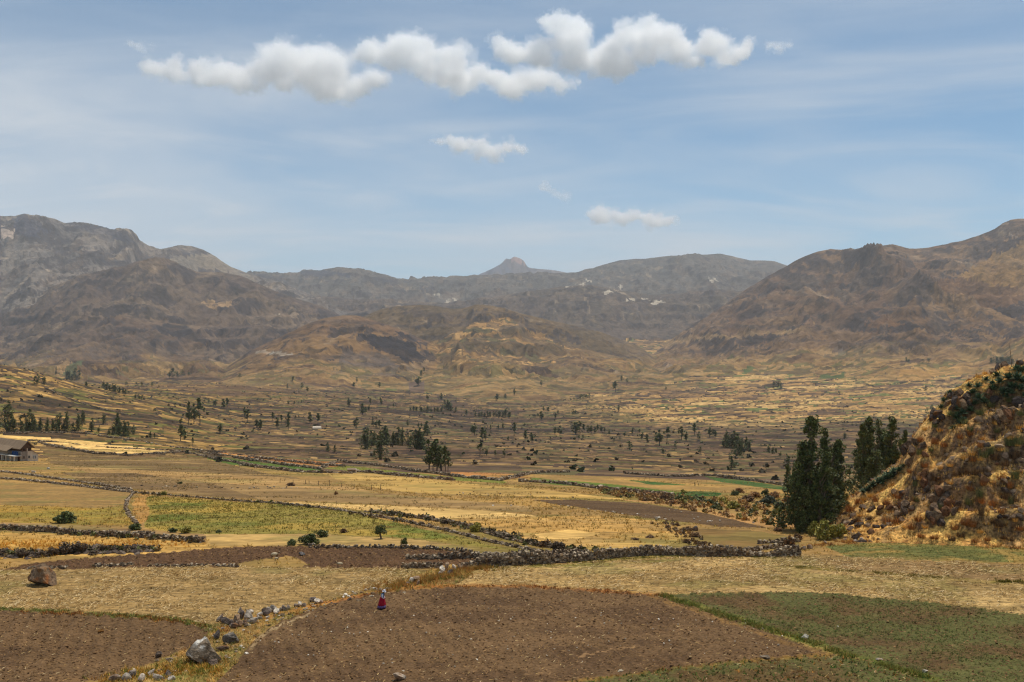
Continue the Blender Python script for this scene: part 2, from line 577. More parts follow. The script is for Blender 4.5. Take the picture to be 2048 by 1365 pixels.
CA = pal(hp, [(70, 55, 38), (98, 74, 48), (112, 88, 52), (130, 100, 58), (102, 94, 46), (150, 116, 64), (170, 132, 74), (108, 82, 52)])
CB = pal(hp, [(70, 54, 40), (88, 67, 50), (102, 79, 56), (114, 90, 60), (98, 88, 54), (124, 96, 62), (148, 117, 72), (88, 69, 52)])
CC = pal(hp, [(100, 78, 58), (146, 112, 70), (168, 130, 80), (180, 142, 86), (118, 94, 66), (104, 104, 58), (172, 134, 82), (192, 156, 98)])
wl = 1 - sm(UU + 260 * (patch - .5), 380, 640)
wr = sm(UU + 300 * (patch - .5) + (DD - 1500) * 0.12, 1120, 1420) * sm(DD + 500 * (patch - .5), 1050, 1650)
wr = np.maximum(wr, sm(DD, 2200, 3000) * sm(UU, 850, 1100) * 0.75)
sub = (1 - sm(np.where(DD > 1500, ey5, ey4), DD * .0006, DD * .0020)) * sm(fbm(XX / 120, DD / 90, 3, 381), .42, .56) * sm(DD, 330, 480)
CV = CB * (1 - wl[..., None]) + CA * wl[..., None]
CV = CV * (1 - wr[..., None]) + CC * wr[..., None]
# stone terrace walls and hedge lines on the edges
lw = np.maximum(0.8, DD * 0.0014)
wallm = (1 - sm(ee, lw * 0.5, lw * 1.6)) * sm(DD, 330, 480) * (0.45 + 0.55 * (vnoise(XX / 40, DD / 25, 77) > 0.34))
stonec = np.array(srgb(54, 43, 36))
CV = CV * (1 - 0.92 * wallm[..., None]) + stonec * 0.92 * wallm[..., None]
CV = CV * (1 - 0.7 * sub[..., None]) + stonec * 0.7 * sub[..., None]
# scattered scrub specks
scrub = sm(vnoise(XX / 6, DD / 9, 88) * .6 + vnoise(XX / 18, DD / 25, 89) * .4, .56, .68) * sm(DD, 350, 500) * (1 - .6 * wr)
CV = CV * (1 - .6 * scrub[..., None]) + np.array(srgb(58, 54, 34)) * .6 * scrub[..., None]
# terrace steps: each field a near level tread, with a riser of stone up to the next one
amp = np.where(w3 > .5, 3.0, np.where(w2 > .5, 2.4, 1.35))
step = amp * (0.5 - frr) * sm(DD, 360, 520) * (1 - sm(DD, 3400, 4200)) * (0.45 + 0.9 * patch)
Z = Z + np.where(MT, 0, step)

# ------------------------------------------------------------------ mountain colours
gz_d = np.gradient(Z, axis=0) / np.gradient(DD, axis=0)
gz_x = np.gradient(Z, axis=1) / np.maximum(np.gradient(XX, axis=1), 1e-6)
slope = np.sqrt(gz_d ** 2 + gz_x ** 2)
mn = fbm(XX / 420, DD / 420, 5, 401)
mn2 = fbm(XX / 130, DD / 170, 5, 411)
CM = np.zeros(Z.shape + (3,))
MB = {
    'left_mountain': ((106, 97, 89), (121, 109, 97)), 'brown_mountain': ((93, 77, 66), (107, 89, 72)),
    'brown_spur': ((95, 76, 62), (110, 88, 68)),
    'plateau': ((97, 89, 80), (88, 82, 74)), 'volcano': ((94, 82, 80), (114, 98, 92)),
    'far_hill': ((95, 81, 70), (86, 75, 64)), 'right_mountain': ((108, 83, 64), (122, 95, 69)), 'right_spur': ((110, 84, 61), (126, 97, 66)),
    'domed_hill': ((93, 77, 56), (107, 86, 60)), 'ochre_hill': ((114, 87, 62), (132, 101, 65)),
    'low_ridge': ((112, 88, 62), (126, 98, 65)), 'brown_rise': ((104, 81, 58), (90, 71, 52)),
}
for nm, (a, b) in MB.items():
    m = REG == LID[nm]
    w = sm(mn[m], .38, .62)[:, None]
    CM[m] = np.array(srgb(*a)) * (1 - w) + np.array(srgb(*b)) * w
# rock where it is steep, scree and pale gullies by noise
sl = slope + 0.30 * (mn2 - 0.5)
rk = sm(sl + .35 * (fbm(XX / 60, DD / 90, 4, 415) - .5), 0.40, 0.62) * sm(mn2, .42, .54) * MT
CM = CM * (1 - .85 * rk[..., None]) + np.array(srgb(66, 58, 56)) * .85 * rk[..., None]
band = sm(np.abs(((Z + 50 * (fbm(XX / 500, DD / 700, 4, 443) - .5)) / 62.0) % 1.0 - .5), .30, .42) * sm(fbm(XX / 380, DD / 300, 5, 445), .47, .58) * MT
CM = CM * (1 - .55 * band[..., None]) + np.array(srgb(72, 62, 58)) * .55 * band[..., None]
soil = sm(fbm(XX / 90, DD / 260, 5, 447), .54, .66) * MT
CM = CM * (1 - .22 * soil[..., None]) + np.array(srgb(140, 116, 90)) * .22 * soil[..., None]
pale = sm(ridged(XX / 230, DD / 520, 5, 431), .80, .90) * sm(mn, .45, .6) * MT
CM = CM * (1 - .35 * pale[..., None]) + np.array(srgb(176, 152, 122)) * .35 * pale[..., None]
bush = sm(vnoise(XX / 24, DD / 40, 441), .62, .74) * MT * sm(fbm(XX / 300, DD / 300, 3, 7), .40, .58)
CM = CM * (1 - .6 * bush[..., None]) + np.array(srgb(58, 50, 42)) * .6 * bush[..., None]

VV = CY - F * Z / DD                                # where the eye of the visitor sees it
VV0 = CY - F * ZBASE0 / DD


def blend(C, mask, col, k=1.0):
    w = (mask * k)[..., None]
    return C * (1 - w) + np.array(srgb(*col)) * w


jn = (fbm(XX / (DD * .012), DD / (DD * .06), 4, 451) - .5)
ju, jv = UU + 26 * jn, VV + 16 * (fbm(XX / (DD * .012) + 50, np.log(DD) * 30, 4, 461) - .5)
vis = np.minimum.accumulate(VV, axis=0) >= VV - 0.5       # not behind nearer ground


scarn = fbm(XX / 70, DD / 160, 4, 471)


def patch_on(regs, poly, col, k=0.85, tex=0.5):
    global CM
    m = inpoly(ju, jv, poly) & np.isin(REG, [LID[r] for r in regs])
    w = m * (1 - tex + tex * sm(mn2, .40, .56))
    if tex > .8:
        w = m * sm(scarn, .48, .60)
    CM = blend(CM, w, col, k)


ROCK = (52, 46, 46)
patch_on(['ochre_hill'], [(716, 672), (748, 668), (790, 680), (822, 692), (836, 706), (850, 720), (826, 727), (800, 716), (768, 706), (738, 694)], ROCK, 1.0, .12)
patch_on(['ochre_hill'], [(742, 730), (776, 732), (800, 744), (812, 758), (788, 760), (760, 752)], ROCK, 1.0, .12)
patch_on(['ochre_hill'], [(672, 695), (706, 696), (716, 712), (690, 716)], ROCK, .9, .25)
patch_on(['ochre_hill', 'domed_hill'], [(786, 660), (806, 664), (834, 688), (820, 690)], ROCK, .95, .2)
patch_on(['ochre_hill', 'domed_hill'], [(842, 706), (862, 708), (872, 724), (850, 722)], ROCK, .95, .2)
patch_on(['ochre_hill'], [(690, 700), (760, 712), (800, 735), (760, 770), (690, 790), (640, 785), (660, 740)], (94, 82, 74), .8, .3)
patch_on(['brown_mountain', 'brown_spur'], [(308, 654), (340, 650), (374, 652), (400, 668), (432, 692), (420, 698), (384, 684), (352, 676), (322, 672)], ROCK, .9, .35)
patch_on(['brown_mountain', 'brown_spur'], [(284, 690), (302, 688), (306, 716), (286, 708)], ROCK, .8, .5)
patch_on(['brown_mountain', 'brown_spur'], [(0, 648), (60, 636), (90, 640), (70, 650), (0, 660)], ROCK, .7, .5)
patch_on(['brown_mountain', 'brown_spur'], [(235, 730), (258, 718), (276, 730), (282, 750), (240, 752)], ROCK, .8, .3)
patch_on(['left_mountain'], [(24, 440), (48, 430), (70, 446), (104, 464), (96, 468), (66, 462), (82, 478), (40, 482), (30, 466)], (72, 68, 74), .9, .35)
patch_on(['left_mountain'], [(124, 444), (200, 452), (240, 466), (274, 484), (262, 490), (216, 482), (180, 470), (140, 456)], (74, 70, 74), .85, .45)
patch_on(['left_mountain'], [(0, 455), (28, 462), (26, 480), (0, 482)], (190, 168, 148), .8, .4)
patch_on(['left_mountain'], [(345, 496), (392, 504), (428, 512), (410, 512), (370, 508)], (78, 72, 72), .8, .4)
patch_on(['left_mountain'], [(400, 508), (432, 514), (470, 540), (520, 570), (500, 568), (440, 545), (380, 540), (340, 520)], (142, 126, 104), .7, .4)
patch_on(['plateau'], [(596, 543), (640, 541), (700, 549), (700, 558), (640, 556), (598, 553)], (62, 60, 66), .9, .3)
patch_on(['plateau'], [(500, 548), (560, 552), (576, 566), (540, 566)], (72, 68, 70), .8, .4)
patch_on(['plateau', 'far_hill'], [(730, 556), (784, 562), (780, 574), (745, 566)], (70, 66, 68), .8, .4)
patch_on(['plateau', 'far_hill'], [(834, 574), (862, 570), (866, 582), (840, 584)], (72, 68, 70), .8, .4)
patch_on(['plateau'], [(1190, 532), (1240, 522), (1300, 518), (1290, 526), (1230, 530)], (66, 62, 64), .8, .4)
patch_on(['volcano'], [(950, 552), (1000, 532), (1020, 540), (1050, 545), (1020, 552)], (92, 88, 96), .85, .3)
patch_on(['volcano'], [(1015, 520), (1030, 514), (1052, 532), (1036, 534)], (160, 124, 108), .8, .3)
for pl in ([(862, 588), (888, 586), (884, 594), (866, 594)], [(880, 606), (900, 594), (924, 590), (918, 600), (894, 608)], [(996, 582), (1034, 579), (1030, 588), (1000, 589)],
           [(1166, 566), (1172, 558), (1180, 562), (1168, 574)], [(1410, 556), (1424, 556), (1442, 568), (1428, 572)], [(1200, 588), (1240, 572), (1244, 576), (1214, 592)],
           [(750, 616), (762, 612), (758, 620)], [(1240, 600), (1330, 600), (1320, 608), (1262, 606)], [(540, 628), (556, 632), (566, 630), (556, 642)],
           [(1130, 572), (1170, 568), (1170, 573), (1132, 575)]):
    patch_on(['far_hill', 'plateau', 'left_mountain', 'brown_mountain', 'right_mountain'], pl, (186, 172, 150), .8, .85)
patch_on(['ochre_hill', 'brown_mountain'], [(505, 704), (580, 706), (582, 712), (506, 712)], (176, 164, 146), .8, .5)
patch_on(['brown_mountain'], [(398, 612), (460, 606), (464, 616), (410, 618)], (176, 140, 96), .8, .4)
patch_on(['right_mountain'], [(1720, 660), (1900, 640), (2080, 600), (2080, 560), (1980, 520), (1900, 560)], (128, 90, 54), .5, .4)
patch_on(['right_mountain'], [(1900, 560), (2060, 480), (2300, 440), (2300, 540), (2048, 580)], (150, 116, 66), .6, .4)
patch_on(['right_mountain'], [(1560, 560), (1640, 556), (1668, 572), (1620, 580), (1600, 600)], (96, 82, 70), .6, .5)
patch_on(['right_mountain', 'right_spur'], [(1810, 548), (1850, 552), (1880, 580), (1830, 584), (1790, 590)], (84, 70, 62), .7, .5)
patch_on(['right_mountain', 'right_spur'], [(1640, 702), (1680, 698), (1690, 710), (1650, 716)], (180, 168, 156), .7, .6)
patch_on(['right_mountain'], [(1200, 702), (1330, 680), (1600, 660), (1640, 652), (1600, 668), (1340, 692)], (186, 150, 100), .4, .5)
# the ochre fields high on the domed hill
hf, frf, ef, eyf = mosaic(XX, DD, 371, 34.0, 70.0, 1.6)
fm = (inpoly(ju, jv, [(850, 692), (905, 668), (985, 640), (1030, 646), (1075, 670), (1120, 690), (1150, 715), (1060, 735), (1000, 748), (930, 760), (880, 738)]) |
      inpoly(ju, jv, [(1130, 694), (1200, 706), (1300, 738), (1290, 746), (1190, 722), (1120, 704)]) |
      inpoly(ju, jv, [(820, 760), (1000, 750), (1080, 770), (1060, 800), (820, 800)])) & np.isin(REG, [LID['domed_hill'], LID['ochre_hill'], LID['low_ridge']])
cf = pal(hf, [(156, 118, 70), (176, 134, 80), (118, 92, 62), (136, 106, 68), (190, 148, 90), (100, 90, 58)])
cf = cf * (1 - .6 * (1 - sm(ef, 2, 6))[..., None]) + stonec * .6 * (1 - sm(ef, 2, 6))[..., None]
wfm = (fm * sm(mn2, .36, .50) * .82)[..., None]
CM = CM * (1 - wfm) + cf * wfm
# golden fields creep up the foot of the right range
fr_m = ((REG == LID['right_mountain']) | (REG == LID['right_spur'])) * sm(VV + 46 * (mn2 - .5) + 30 * (mn - .5), 708, 742) * sm(UU, 1380, 1480)
CM = CM * (1 - .8 * fr_m[..., None]) + CC * .8 * fr_m[..., None]
above = Z - ZBASE0
foot = MT * (1 - sm(above + 100 * (mn2 - .5) + 150 * (mn - .5), 20, 85)) * ~np.isin(REG, [LID['plateau'], LID['volcano'], LID['far_hill'], LID['left_mountain']])
CF = CC * .5 + CB * .5
CM = CM * (1 - .8 * foot[..., None]) + CF * .8 * foot[..., None]
fl_m = ((REG == LID['brown_mountain']) | (REG == LID['brown_spur'])) * sm(VV + 40 * (mn2 - .5), 722, 752)
CM = CM * (1 - .6 * fl_m[..., None]) + CB * .6 * fl_m[..., None]
RM = ['right_mountain', 'right_spur', 'brown_mountain', 'brown_spur', 'ochre_hill', 'domed_hill', 'low_ridge']
patch_on(RM, [(1628, 774), (1650, 752), (1686, 746), (1682, 768), (1650, 776)], (78, 94, 50), .85, .1)
patch_on(RM, [(1478, 747), (1500, 731), (1510, 736), (1490, 749)], (72, 92, 50), .85, .1)
patch_on(RM, [(124, 750), (148, 724), (162, 726), (142, 754)], (84, 92, 62), .8, .1)
patch_on(RM, [(104, 750), (126, 724), (146, 724), (122, 750)], (168, 134, 92), .6, .1)
patch_on(RM, [(816, 792), (816, 766), (842, 766), (842, 790)], (104, 84, 74), .8, .1)
patch_on(RM, [(840, 800), (842, 786), (862, 788), (860, 802)], (62, 92, 48), .85, .1)
patch_on(RM, [(766, 780), (790, 776), (792, 784), (768, 786)], (92, 102, 54), .7, .1)
patch_on(RM, [(1800, 745), (1920, 730), (1960, 742), (1860, 770), (1790, 768)], (184, 138, 78), .6, .4)
patch_on(RM, [(1700, 790), (1790, 770), (1850, 772), (1780, 790)], (124, 116, 62), .6, .4)
br = REG == LID['brown_rise']
CM[br] = CM[br] * .45 + CB[br] * .55

CC_ALL = np.where(MT[..., None] | br[..., None], CM, CV)

# ------------------------------------------------------------------ named fields (outlines walked on the ground)
FIELDS = []      # (name, material, label, colour, outline)


def field(name, mat, label, col, poly):
    FIELDS.append((name, mat, label, col, poly))


field('meadow', 'pasture', 'yellow brown grazing slope below the house', (150, 116, 66), [(-700, 1130), (2760, 1130), (2760, 972), (1640, 975), (1240, 966), (1000, 962), (690, 945), (420, 925), (200, 918), (-700, 905)])
field('bare_field', 'straw', 'smooth brown field beside the farmhouse', (116, 91, 56), [(75, 893), (130, 900), (260, 915), (350, 908), (440, 925), (520, 945), (600, 958), (420, 955), (250, 945), (100, 928)])
field('bare_field', 'straw', 'tan strip crossing the slope under the farmhouse', (168, 130, 78), [(100, 930), (300, 942), (560, 955), (700, 975), (760, 986), (500, 976), (250, 958)])
field('bare_field', 'straw', 'brown strip above the long dark wall', (118, 92, 58), [(120, 946), (260, 946), (420, 966), (700, 985), (900, 1002), (700, 1004), (450, 996), (300, 984), (180, 966)])
field('bare_field', 'straw', 'pale brown strip running to the orange bush', (140, 110, 68), [(420, 968), (640, 978), (860, 996), (1060, 1014), (1060, 1026), (900, 1016), (640, 1004), (520, 1000)])
field('straw_field', 'straw', 'yellow field below the stone hut', (184, 146, 78), [(640, 945), (720, 946), (900, 965), (1100, 982), (1260, 1000), (1000, 992), (820, 986), (700, 968)])
field('ploughed_field', 'plough', 'dark ploughed tongue with white stones on its edge', (96, 74, 50), [(1060, 1000), (1160, 1000), (1270, 1006), (1390, 1024), (1490, 1043), (1540, 1057), (1430, 1052), (1320, 1040), (1220, 1024), (1120, 1010)])
field('straw_field', 'straw', 'pale cut straw field above the long stone wall', (208, 168, 100), [(545, 1004), (640, 1007), (760, 1011), (900, 1018), (1000, 1024), (1075, 1034), (1020, 1042), (940, 1036), (850, 1038), (760, 1024), (640, 1012)])
field('straw_field', 'straw', 'golden stubble slope right of the shrubby wall', (186, 142, 76), [(900, 1042), (1060, 1034), (1200, 1032), (1310, 1042), (1380, 1058), (1350, 1082), (1300, 1106), (1180, 1104), (1060, 1084), (960, 1052)])
field('straw_field', 'straw', 'small bright straw patch on the golden slope', (214, 170, 96), [(1060, 1070), (1130, 1060), (1200, 1068), (1150, 1079), (1080, 1078)])
field('straw_field', 'straw', 'tan strip under the green bushes on the right', (170, 126, 74), [(1240, 1000), (1400, 1010), (1580, 1030), (1600, 1056), (1536, 1056), (1390, 1022)])
field('bare_field', 'straw', 'olive brown hollow behind the right end of the wall', (122, 94, 52), [(1380, 1056), (1500, 1062), (1590, 1076), (1600, 1096), (1450, 1102), (1380, 1088)])
field('stubble_field', 'stubble', 'tan stubble field at the far left under the double wall', (160, 124, 70), [(-700, 955), (0, 964), (130, 970), (268, 987), (258, 1010), (200, 1018), (0, 1012), (-700, 1008)])
field('pasture', 'pasture', 'yellow pasture around the round dark bush', (164, 128, 56), [(-700, 1006), (0, 1011), (200, 1017), (258, 1010), (260, 1030), (280, 1051), (-700, 1044)])
field('pasture', 'pasture', 'orange grass wedge beside the curved wall', (180, 132, 70), [(275, 988), (300, 990), (292, 1042), (280, 1051), (260, 1026)])
field('pasture', 'pasture', 'green pasture below the long stone wall', (136, 120, 54), [(296, 991), (450, 1003), (560, 1009), (700, 1026), (830, 1054), (900, 1070), (980, 1092), (1075, 1106), (900, 1088), (830, 1076), (640, 1068), (400, 1069), (290, 1056)])
field('bare_field', 'straw', 'narrow brown strip above the low dark wall', (118, 88, 60), [(-700, 1040), (0, 1046), (100, 1048), (250, 1058), (408, 1070), (408, 1080), (200, 1066), (-700, 1052)])
field('straw_field', 'straw', 'bright yellow straw field behind the shrubby mound', (196, 150, 76), [(-700, 1058), (0, 1066), (200, 1072), (400, 1088), (420, 1100), (300, 1108), (0, 1118), (-700, 1120)])
field('straw_field', 'straw', 'pale stubble strip under the two round bushes', (180, 144, 84), [(405, 1070), (640, 1070), (830, 1080), (960, 1100), (860, 1099), (640, 1094), (480, 1092), (420, 1092)])
field('ploughed_field', 'plough', 'dark ploughed field with the sheep', (92, 66, 44), [(-700, 1150), (0, 1140), (60, 1129), (180, 1116), (300, 1107), (480, 1094), (700, 1093), (860, 1098), (960, 1108), (1180, 1105), (1200, 1112), (1000, 1124), (800, 1138), (560, 1136), (300, 1134), (100, 1141)])
field('meadow', 'pasture', 'dry grass knob beside the grazing sheep', (134, 106, 60), [(530, 1119), (552, 1115), (580, 1113), (600, 1120), (622, 1130), (600, 1137), (470, 1138), (430, 1132), (480, 1126)])
field('stubble_field', 'stubble', 'stubble field around the orange lichened boulder', (160, 128, 78), [(-700, 1150), (100, 1140), (300, 1134), (560, 1135), (800, 1137), (870, 1140), (780, 1178), (640, 1208), (430, 1262), (370, 1241), (150, 1226), (-700, 1206)])
field('stubble_field', 'stubble', 'wide stubble field in front of the main stone wall', (172, 138, 84), [(870, 1174), (900, 1140), (1000, 1134), (1250, 1122), (1400, 1113), (1620, 1110), (2048, 1132), (2760, 1170), (2760, 1300), (2048, 1230), (1850, 1206), (1650, 1187), (1500, 1185), (1330, 1191), (1200, 1179)])
field('stubble_field', 'stubble', 'pinkish stubble strip at the foot of the hillside', (150, 118, 76), [(1540, 1113), (2048, 1130), (2760, 1162), (2760, 1196), (2048, 1164), (1900, 1158), (1700, 1140)])
field('sprouting_field', 'pasture', 'thin green crop patch below the rocky hillside', (112, 104, 52), [(1650, 1092), (1800, 1082), (2048, 1098), (2760, 1120), (2760, 1140), (2048, 1126), (1860, 1122), (1690, 1113)])
field('verge', 'pasture', 'grassy verge strewn with stones between the ploughed fields', (156, 126, 70), [(420, 1250), (640, 1203), (780, 1172), (860, 1140), (950, 1132), (935, 1155), (900, 1176), (760, 1186), (650, 1212), (560, 1246), (505, 1288), (480, 1330), (390, 1400), (140, 1400), (260, 1350), (350, 1310), (405, 1285)])
field('ploughed_field', 'plough', 'big ploughed field where the woman walks', (110, 84, 56), [(380, 1420), (470, 1330), (505, 1284), (560, 1243), (640, 1212), (700, 1194), (760, 1183), (900, 1174), (1050, 1173), (1200, 1179), (1330, 1193), (1400, 1216), (1480, 1241), (1560, 1271), (1640, 1300), (1670, 1311), (1500, 1321), (1360, 1336), (1250, 1351), (1130, 1366), (900, 1400), (700, 1440)])
field('ploughed_field', 'plough', 'ploughed field in the left corner', (109, 83, 55), [(-700, 1206), (0, 1219), (150, 1224), (260, 1230), (370, 1242), (425, 1262), (400, 1290), (340, 1312), (260, 1346), (140, 1372), (60, 1440), (-700, 1440)])
field('sprouting_field', 'plough', 'green sprouting field on the right', (98, 76, 47), [(1330, 1190), (1500, 1184), (1650, 1186), (1850, 1205), (2048, 1229), (2760, 1300), (2760, 1470), (2100, 1450), (1900, 1378), (1850, 1354), (1700, 1312), (1600, 1277), (1450, 1231)])
field('sprouting_field', 'plough', 'sprouting strip along the bottom edge', (102, 80, 48), [(600, 1460), (900, 1402), (1130, 1365), (1250, 1350), (1360, 1335), (1500, 1320), (1670, 1310), (1750, 1326), (1860, 1360), (2100, 1455), (2000, 1500)])
# further down the slope
field('straw_field', 'straw', 'upper of the two bright straw fields behind the house', (222, 178, 104), [(-300, 866), (0, 869), (60, 872), (100, 878), (240, 890), (170, 889), (60, 884)])
field('straw_field', 'straw', 'lower bright straw field behind the house', (224, 180, 108), [(84, 887), (200, 890), (300, 898), (362, 903), (280, 910), (190, 904)])
field('green_field', 'pasture', 'bright green strip left of the stone hut', (76, 98, 36), [(400, 914), (470, 918), (560, 930), (640, 938), (640, 943), (540, 938), (460, 930)])
field('bare_field', 'straw', 'orange brown field above the green strip', (160, 104, 54), [(430, 904), (540, 916), (680, 927), (676, 936), (560, 928), (440, 912)])
field('green_field', 'pasture', 'olive strip under the tall pair of eucalypts', (112, 112, 44), [(640, 937), (700, 932), (860, 950), (1010, 962), (1010, 968), (860, 958)])
field('green_field', 'pasture', 'long green strip right of the tall eucalypts', (92, 106, 40), [(1060, 956), (1200, 966), (1370, 986), (1340, 990), (1200, 978), (1060, 964)])
field('green_field', 'pasture', 'dark green field above the bushy bank', (48, 80, 30), [(1350, 986), (1400, 983), (1450, 986), (1440, 993), (1352, 993)])
field('green_field', 'pasture', 'green strip in the middle of the valley floor', (66, 92, 38), [(1250, 960), (1330, 966), (1380, 971), (1300, 970)])
field('green_field', 'pasture', 'slanting green field left of the tall trees', (64, 88, 38), [(1400, 952), (1480, 960), (1570, 974), (1640, 986), (1540, 978), (1440, 964)])
field('bare_field', 'straw', 'orange field under the walls left of the hedge bank', (168, 112, 60), [(900, 944), (1010, 948), (1060, 956), (1010, 960), (900, 952)])
field('green_field', 'pasture', 'green terrace on the left slope', (112, 108, 46), [(160, 800), (230, 806), (310, 826), (300, 832), (220, 826), (165, 814)])

FREG = np.zeros(Z.shape, np.int32)
fj = 1.0 * np.clip(DD / 90, .7, 1.4)
fu = UU + 9 * fj * (fbm(XX / np.maximum(1.6, DD * .016), DD / np.maximum(1.6, DD * .016), 4, 501) - .5) + 16 * (fbm(XX / 9, DD / 14, 2, 502) - .5)
fv = VV0 + 3.6 * (fbm(XX / np.maximum(1.6, DD * .016) + 31, DD / np.maximum(1.6, DD * .03), 4, 503) - .5) * np.clip(120 / DD, .15, 1.6)
nearsel = DD < 760
for i, (nm, mt, lb, col, poly) in enumerate(FIELDS):
    poly = [(a, b) for a, b in poly]
    m = inpoly(fu, fv, poly) & nearsel & ~MT & (DD > 30)
    FREG[m] = i + 1
near_all = (FREG == 0) & (DD < 330) & ~MT
FREG[near_all] = 1
for i, (nm, mt, lb, col, poly) in enumerate(FIELDS):
    m = FREG == i + 1
    if not m.any():
        continue
    CC_ALL[m] = np.array(srgb(*col))
# broad natural variation of the field colours
g1 = fbm(XX / 14, DD / 9, 4, 511)
g2 = fbm(XX / 3.0, DD / 2.2, 4, 512)
inf = FREG > 0
CC_ALL = np.where(inf[..., None], CC_ALL * (1 + 0.30 * (g1 - .5) + 0.30 * (g2 - .5))[..., None], CC_ALL)


def tint_field(sub, col, mask, k):
    global CC_ALL
    m = np.zeros(Z.shape)
    for i, fdef in enumerate(FIELDS):
        if sub in fdef[0] or sub in fdef[2]:
            m[FREG == i + 1] = 1
    CC_ALL = blend(CC_ALL, m * mask, col, k)


tint_field('green pasture', (96, 106, 40), sm(fbm(XX / 12, DD / 10, 4, 521), .46, .60), .75)
tint_field('green pasture', (172, 138, 62), sm(fbm(XX / 9, DD / 8, 4, 522), .50, .64), .7)
tint_field('yellow pasture', (120, 112, 46), sm(fbm(XX / 10, DD / 8, 4, 523), .52, .66), .6)
tint_field('meadow', (112, 104, 48), sm(fbm(XX / 16, DD / 12, 4, 524), .52, .66), .6)
tint_field('meadow', (182, 140, 74), sm(fbm(XX / 20, DD / 14, 4, 525), .52, .66), .6)
tint_field('verge', (100, 104, 44), sm(fbm(XX / 2.6, DD / 3, 4, 526), .54, .64), .7)
tint_field('verge', (168, 118, 62), sm(fbm(XX / 2.2, DD / 3, 4, 527), .56, .66), .55)
tint_field('sprouting', (92, 94, 50), sm(fbm(XX / 4, DD / 3, 5, 528), .30, .60), .75)
tint_field('below the rocky', (160, 126, 66), sm(fbm(XX / 4, DD / 3, 5, 529), .50, .62), .7)
for wds, kk in ((('bare_field', 'straw_field'), .6),):
    for wd in wds:
        tint_field(wd, (96, 78, 46), sm(fbm(XX / 22, DD / 9, 5, 533), .54, .68), kk * .6)
        tint_field(wd, (190, 152, 92), sm(fbm(XX / 26, DD / 8, 5, 534), .54, .68), kk * .55)
        tint_field(wd, (120, 112, 56), sm(fbm(XX / 18, DD / 14, 5, 535), .58, .70), kk * .6)
tint_field('wide stubble', (204, 168, 108), sm(fbm(XX / 6, DD / 2.5, 5, 536), .48, .62), .6)
tint_field('lichened', (178, 144, 92), sm(fbm(XX / 6, DD / 2.5, 5, 537), .50, .64), .55)
tint_field('ploughed', (84, 62, 42), sm(fbm(XX / 5, DD / 3, 5, 538), .50, .66), .6)
tint_field('stubble', (124, 100, 58), sm(fbm(XX / 7, DD / 2.0, 5, 530), .52, .66), .55)
tint_field('stubble', (120, 112, 58), sm(fbm(XX / 9, DD / 6, 5, 531), .58, .70), .5)
tint_field('ploughed', (124, 92, 58), sm(ridged(XX / 12 + DD / 5, DD / 16 - XX / 40, 3, 532), .86, .96), .5)


def stripe(line, half, col, k, seed):
    """a strip of grass or track along a line walked on the ground"""
    global CC_ALL
    sc = np.where(DD > 0, 1.0, 1.0)
    dist = np.full(Z.shape, 1e9)
    sel = nearsel & (UU > -150) & (UU < 2200) & (VV0 < 1420) & (VV0 > 930)
    a = np.array(line, float)
    uu, vv = UU[sel], VV0[sel]
    dist[sel] = polydist(uu, vv * 2.2, [(p, q * 2.2) for p, q in line])
    w = 1 - sm(dist + half * 1.2 * (fbm(XX / 1.2, DD / 1.2, 3, seed) - .5), half * .5, half)
    w *= 0.45 + .55 * sm(fbm(XX / 2.5, DD / 2.5, 3, seed + 1), .36, .52)
    CC_ALL = blend(CC_ALL, w, col, k)


stripe([(1330, 1191), (1450, 1231), (1600, 1277), (1700, 1312), (1850, 1354), (1900, 1372)], 15, (98, 100, 42), .85, 541)
stripe([(1300, 1192), (1420, 1232), (1560, 1282), (1660, 1312)], 8, (150, 112, 62), .6, 543)
stripe([(-100, 1214), (150, 1225), (370, 1242), (430, 1262)], 9, (88, 98, 36), .8, 545)
stripe([(440, 1258), (640, 1208), (780, 1178), (900, 1172), (1050, 1172), (1330, 1190)], 8, (168, 104, 46), .6, 547)
stripe([(500, 1300), (520, 1275), (560, 1250), (620, 1228)], 5, (178, 150, 108), .8, 549)
stripe([(1120, 1366), (1250, 1351), (1360, 1336), (1500, 1321), (1660, 1310)], 9, (150, 112, 50), .6, 551)
stripe([(1600, 1135), (1700, 1142), (1860, 1155), (1990, 1165), (2048, 1166)], 10, (112, 98, 34), .85, 553)
stripe([(940, 1138), (1250, 1127), (1400, 1116)], 8, (120, 112, 48), .7, 555)
stripe([(400, 1036), (560, 1033), (620, 1024)], 4, (78, 66, 32), .6, 557)
stripe([(1160, 1313), (1210, 1302), (1270, 1294)], 4, (176, 136, 92), .7, 559)
stripe([(1040, 1352), (1100, 1346)], 3, (176, 136, 92), .6, 561)
stripe([(1700, 1150), (2048, 1210)], 5, (190, 156, 100), .5, 563)

# ploughing: shallow furrows and lumps in the height itself
pl = np.zeros(Z.shape)
for i, fdef in enumerate(FIELDS):
    if fdef[1] == 'plough':
        pl[FREG == i + 1] = 1
Z = Z + pl * sm(DD, 55, 60) * (0.10 * (fbm(XX / 0.5, DD / 0.5, 3, 571) - .5) + 0.075 * np.sin((DD * .35 + XX * 1.0) * 2 * np.pi / 1.15 + 3 * fbm(XX / 9, DD / 9, 2, 575)) * (.3 + fbm(XX / 5, DD / 5, 2, 577)))
Z = Z + inf * (1 - pl) * sm(DD, 55, 60) * 0.08 * (fbm(XX / 0.9, DD / 0.9, 3, 572) - .5)
VVF = CY - F * Z / DD
VMIN = np.minimum.accumulate(VVF, axis=0)


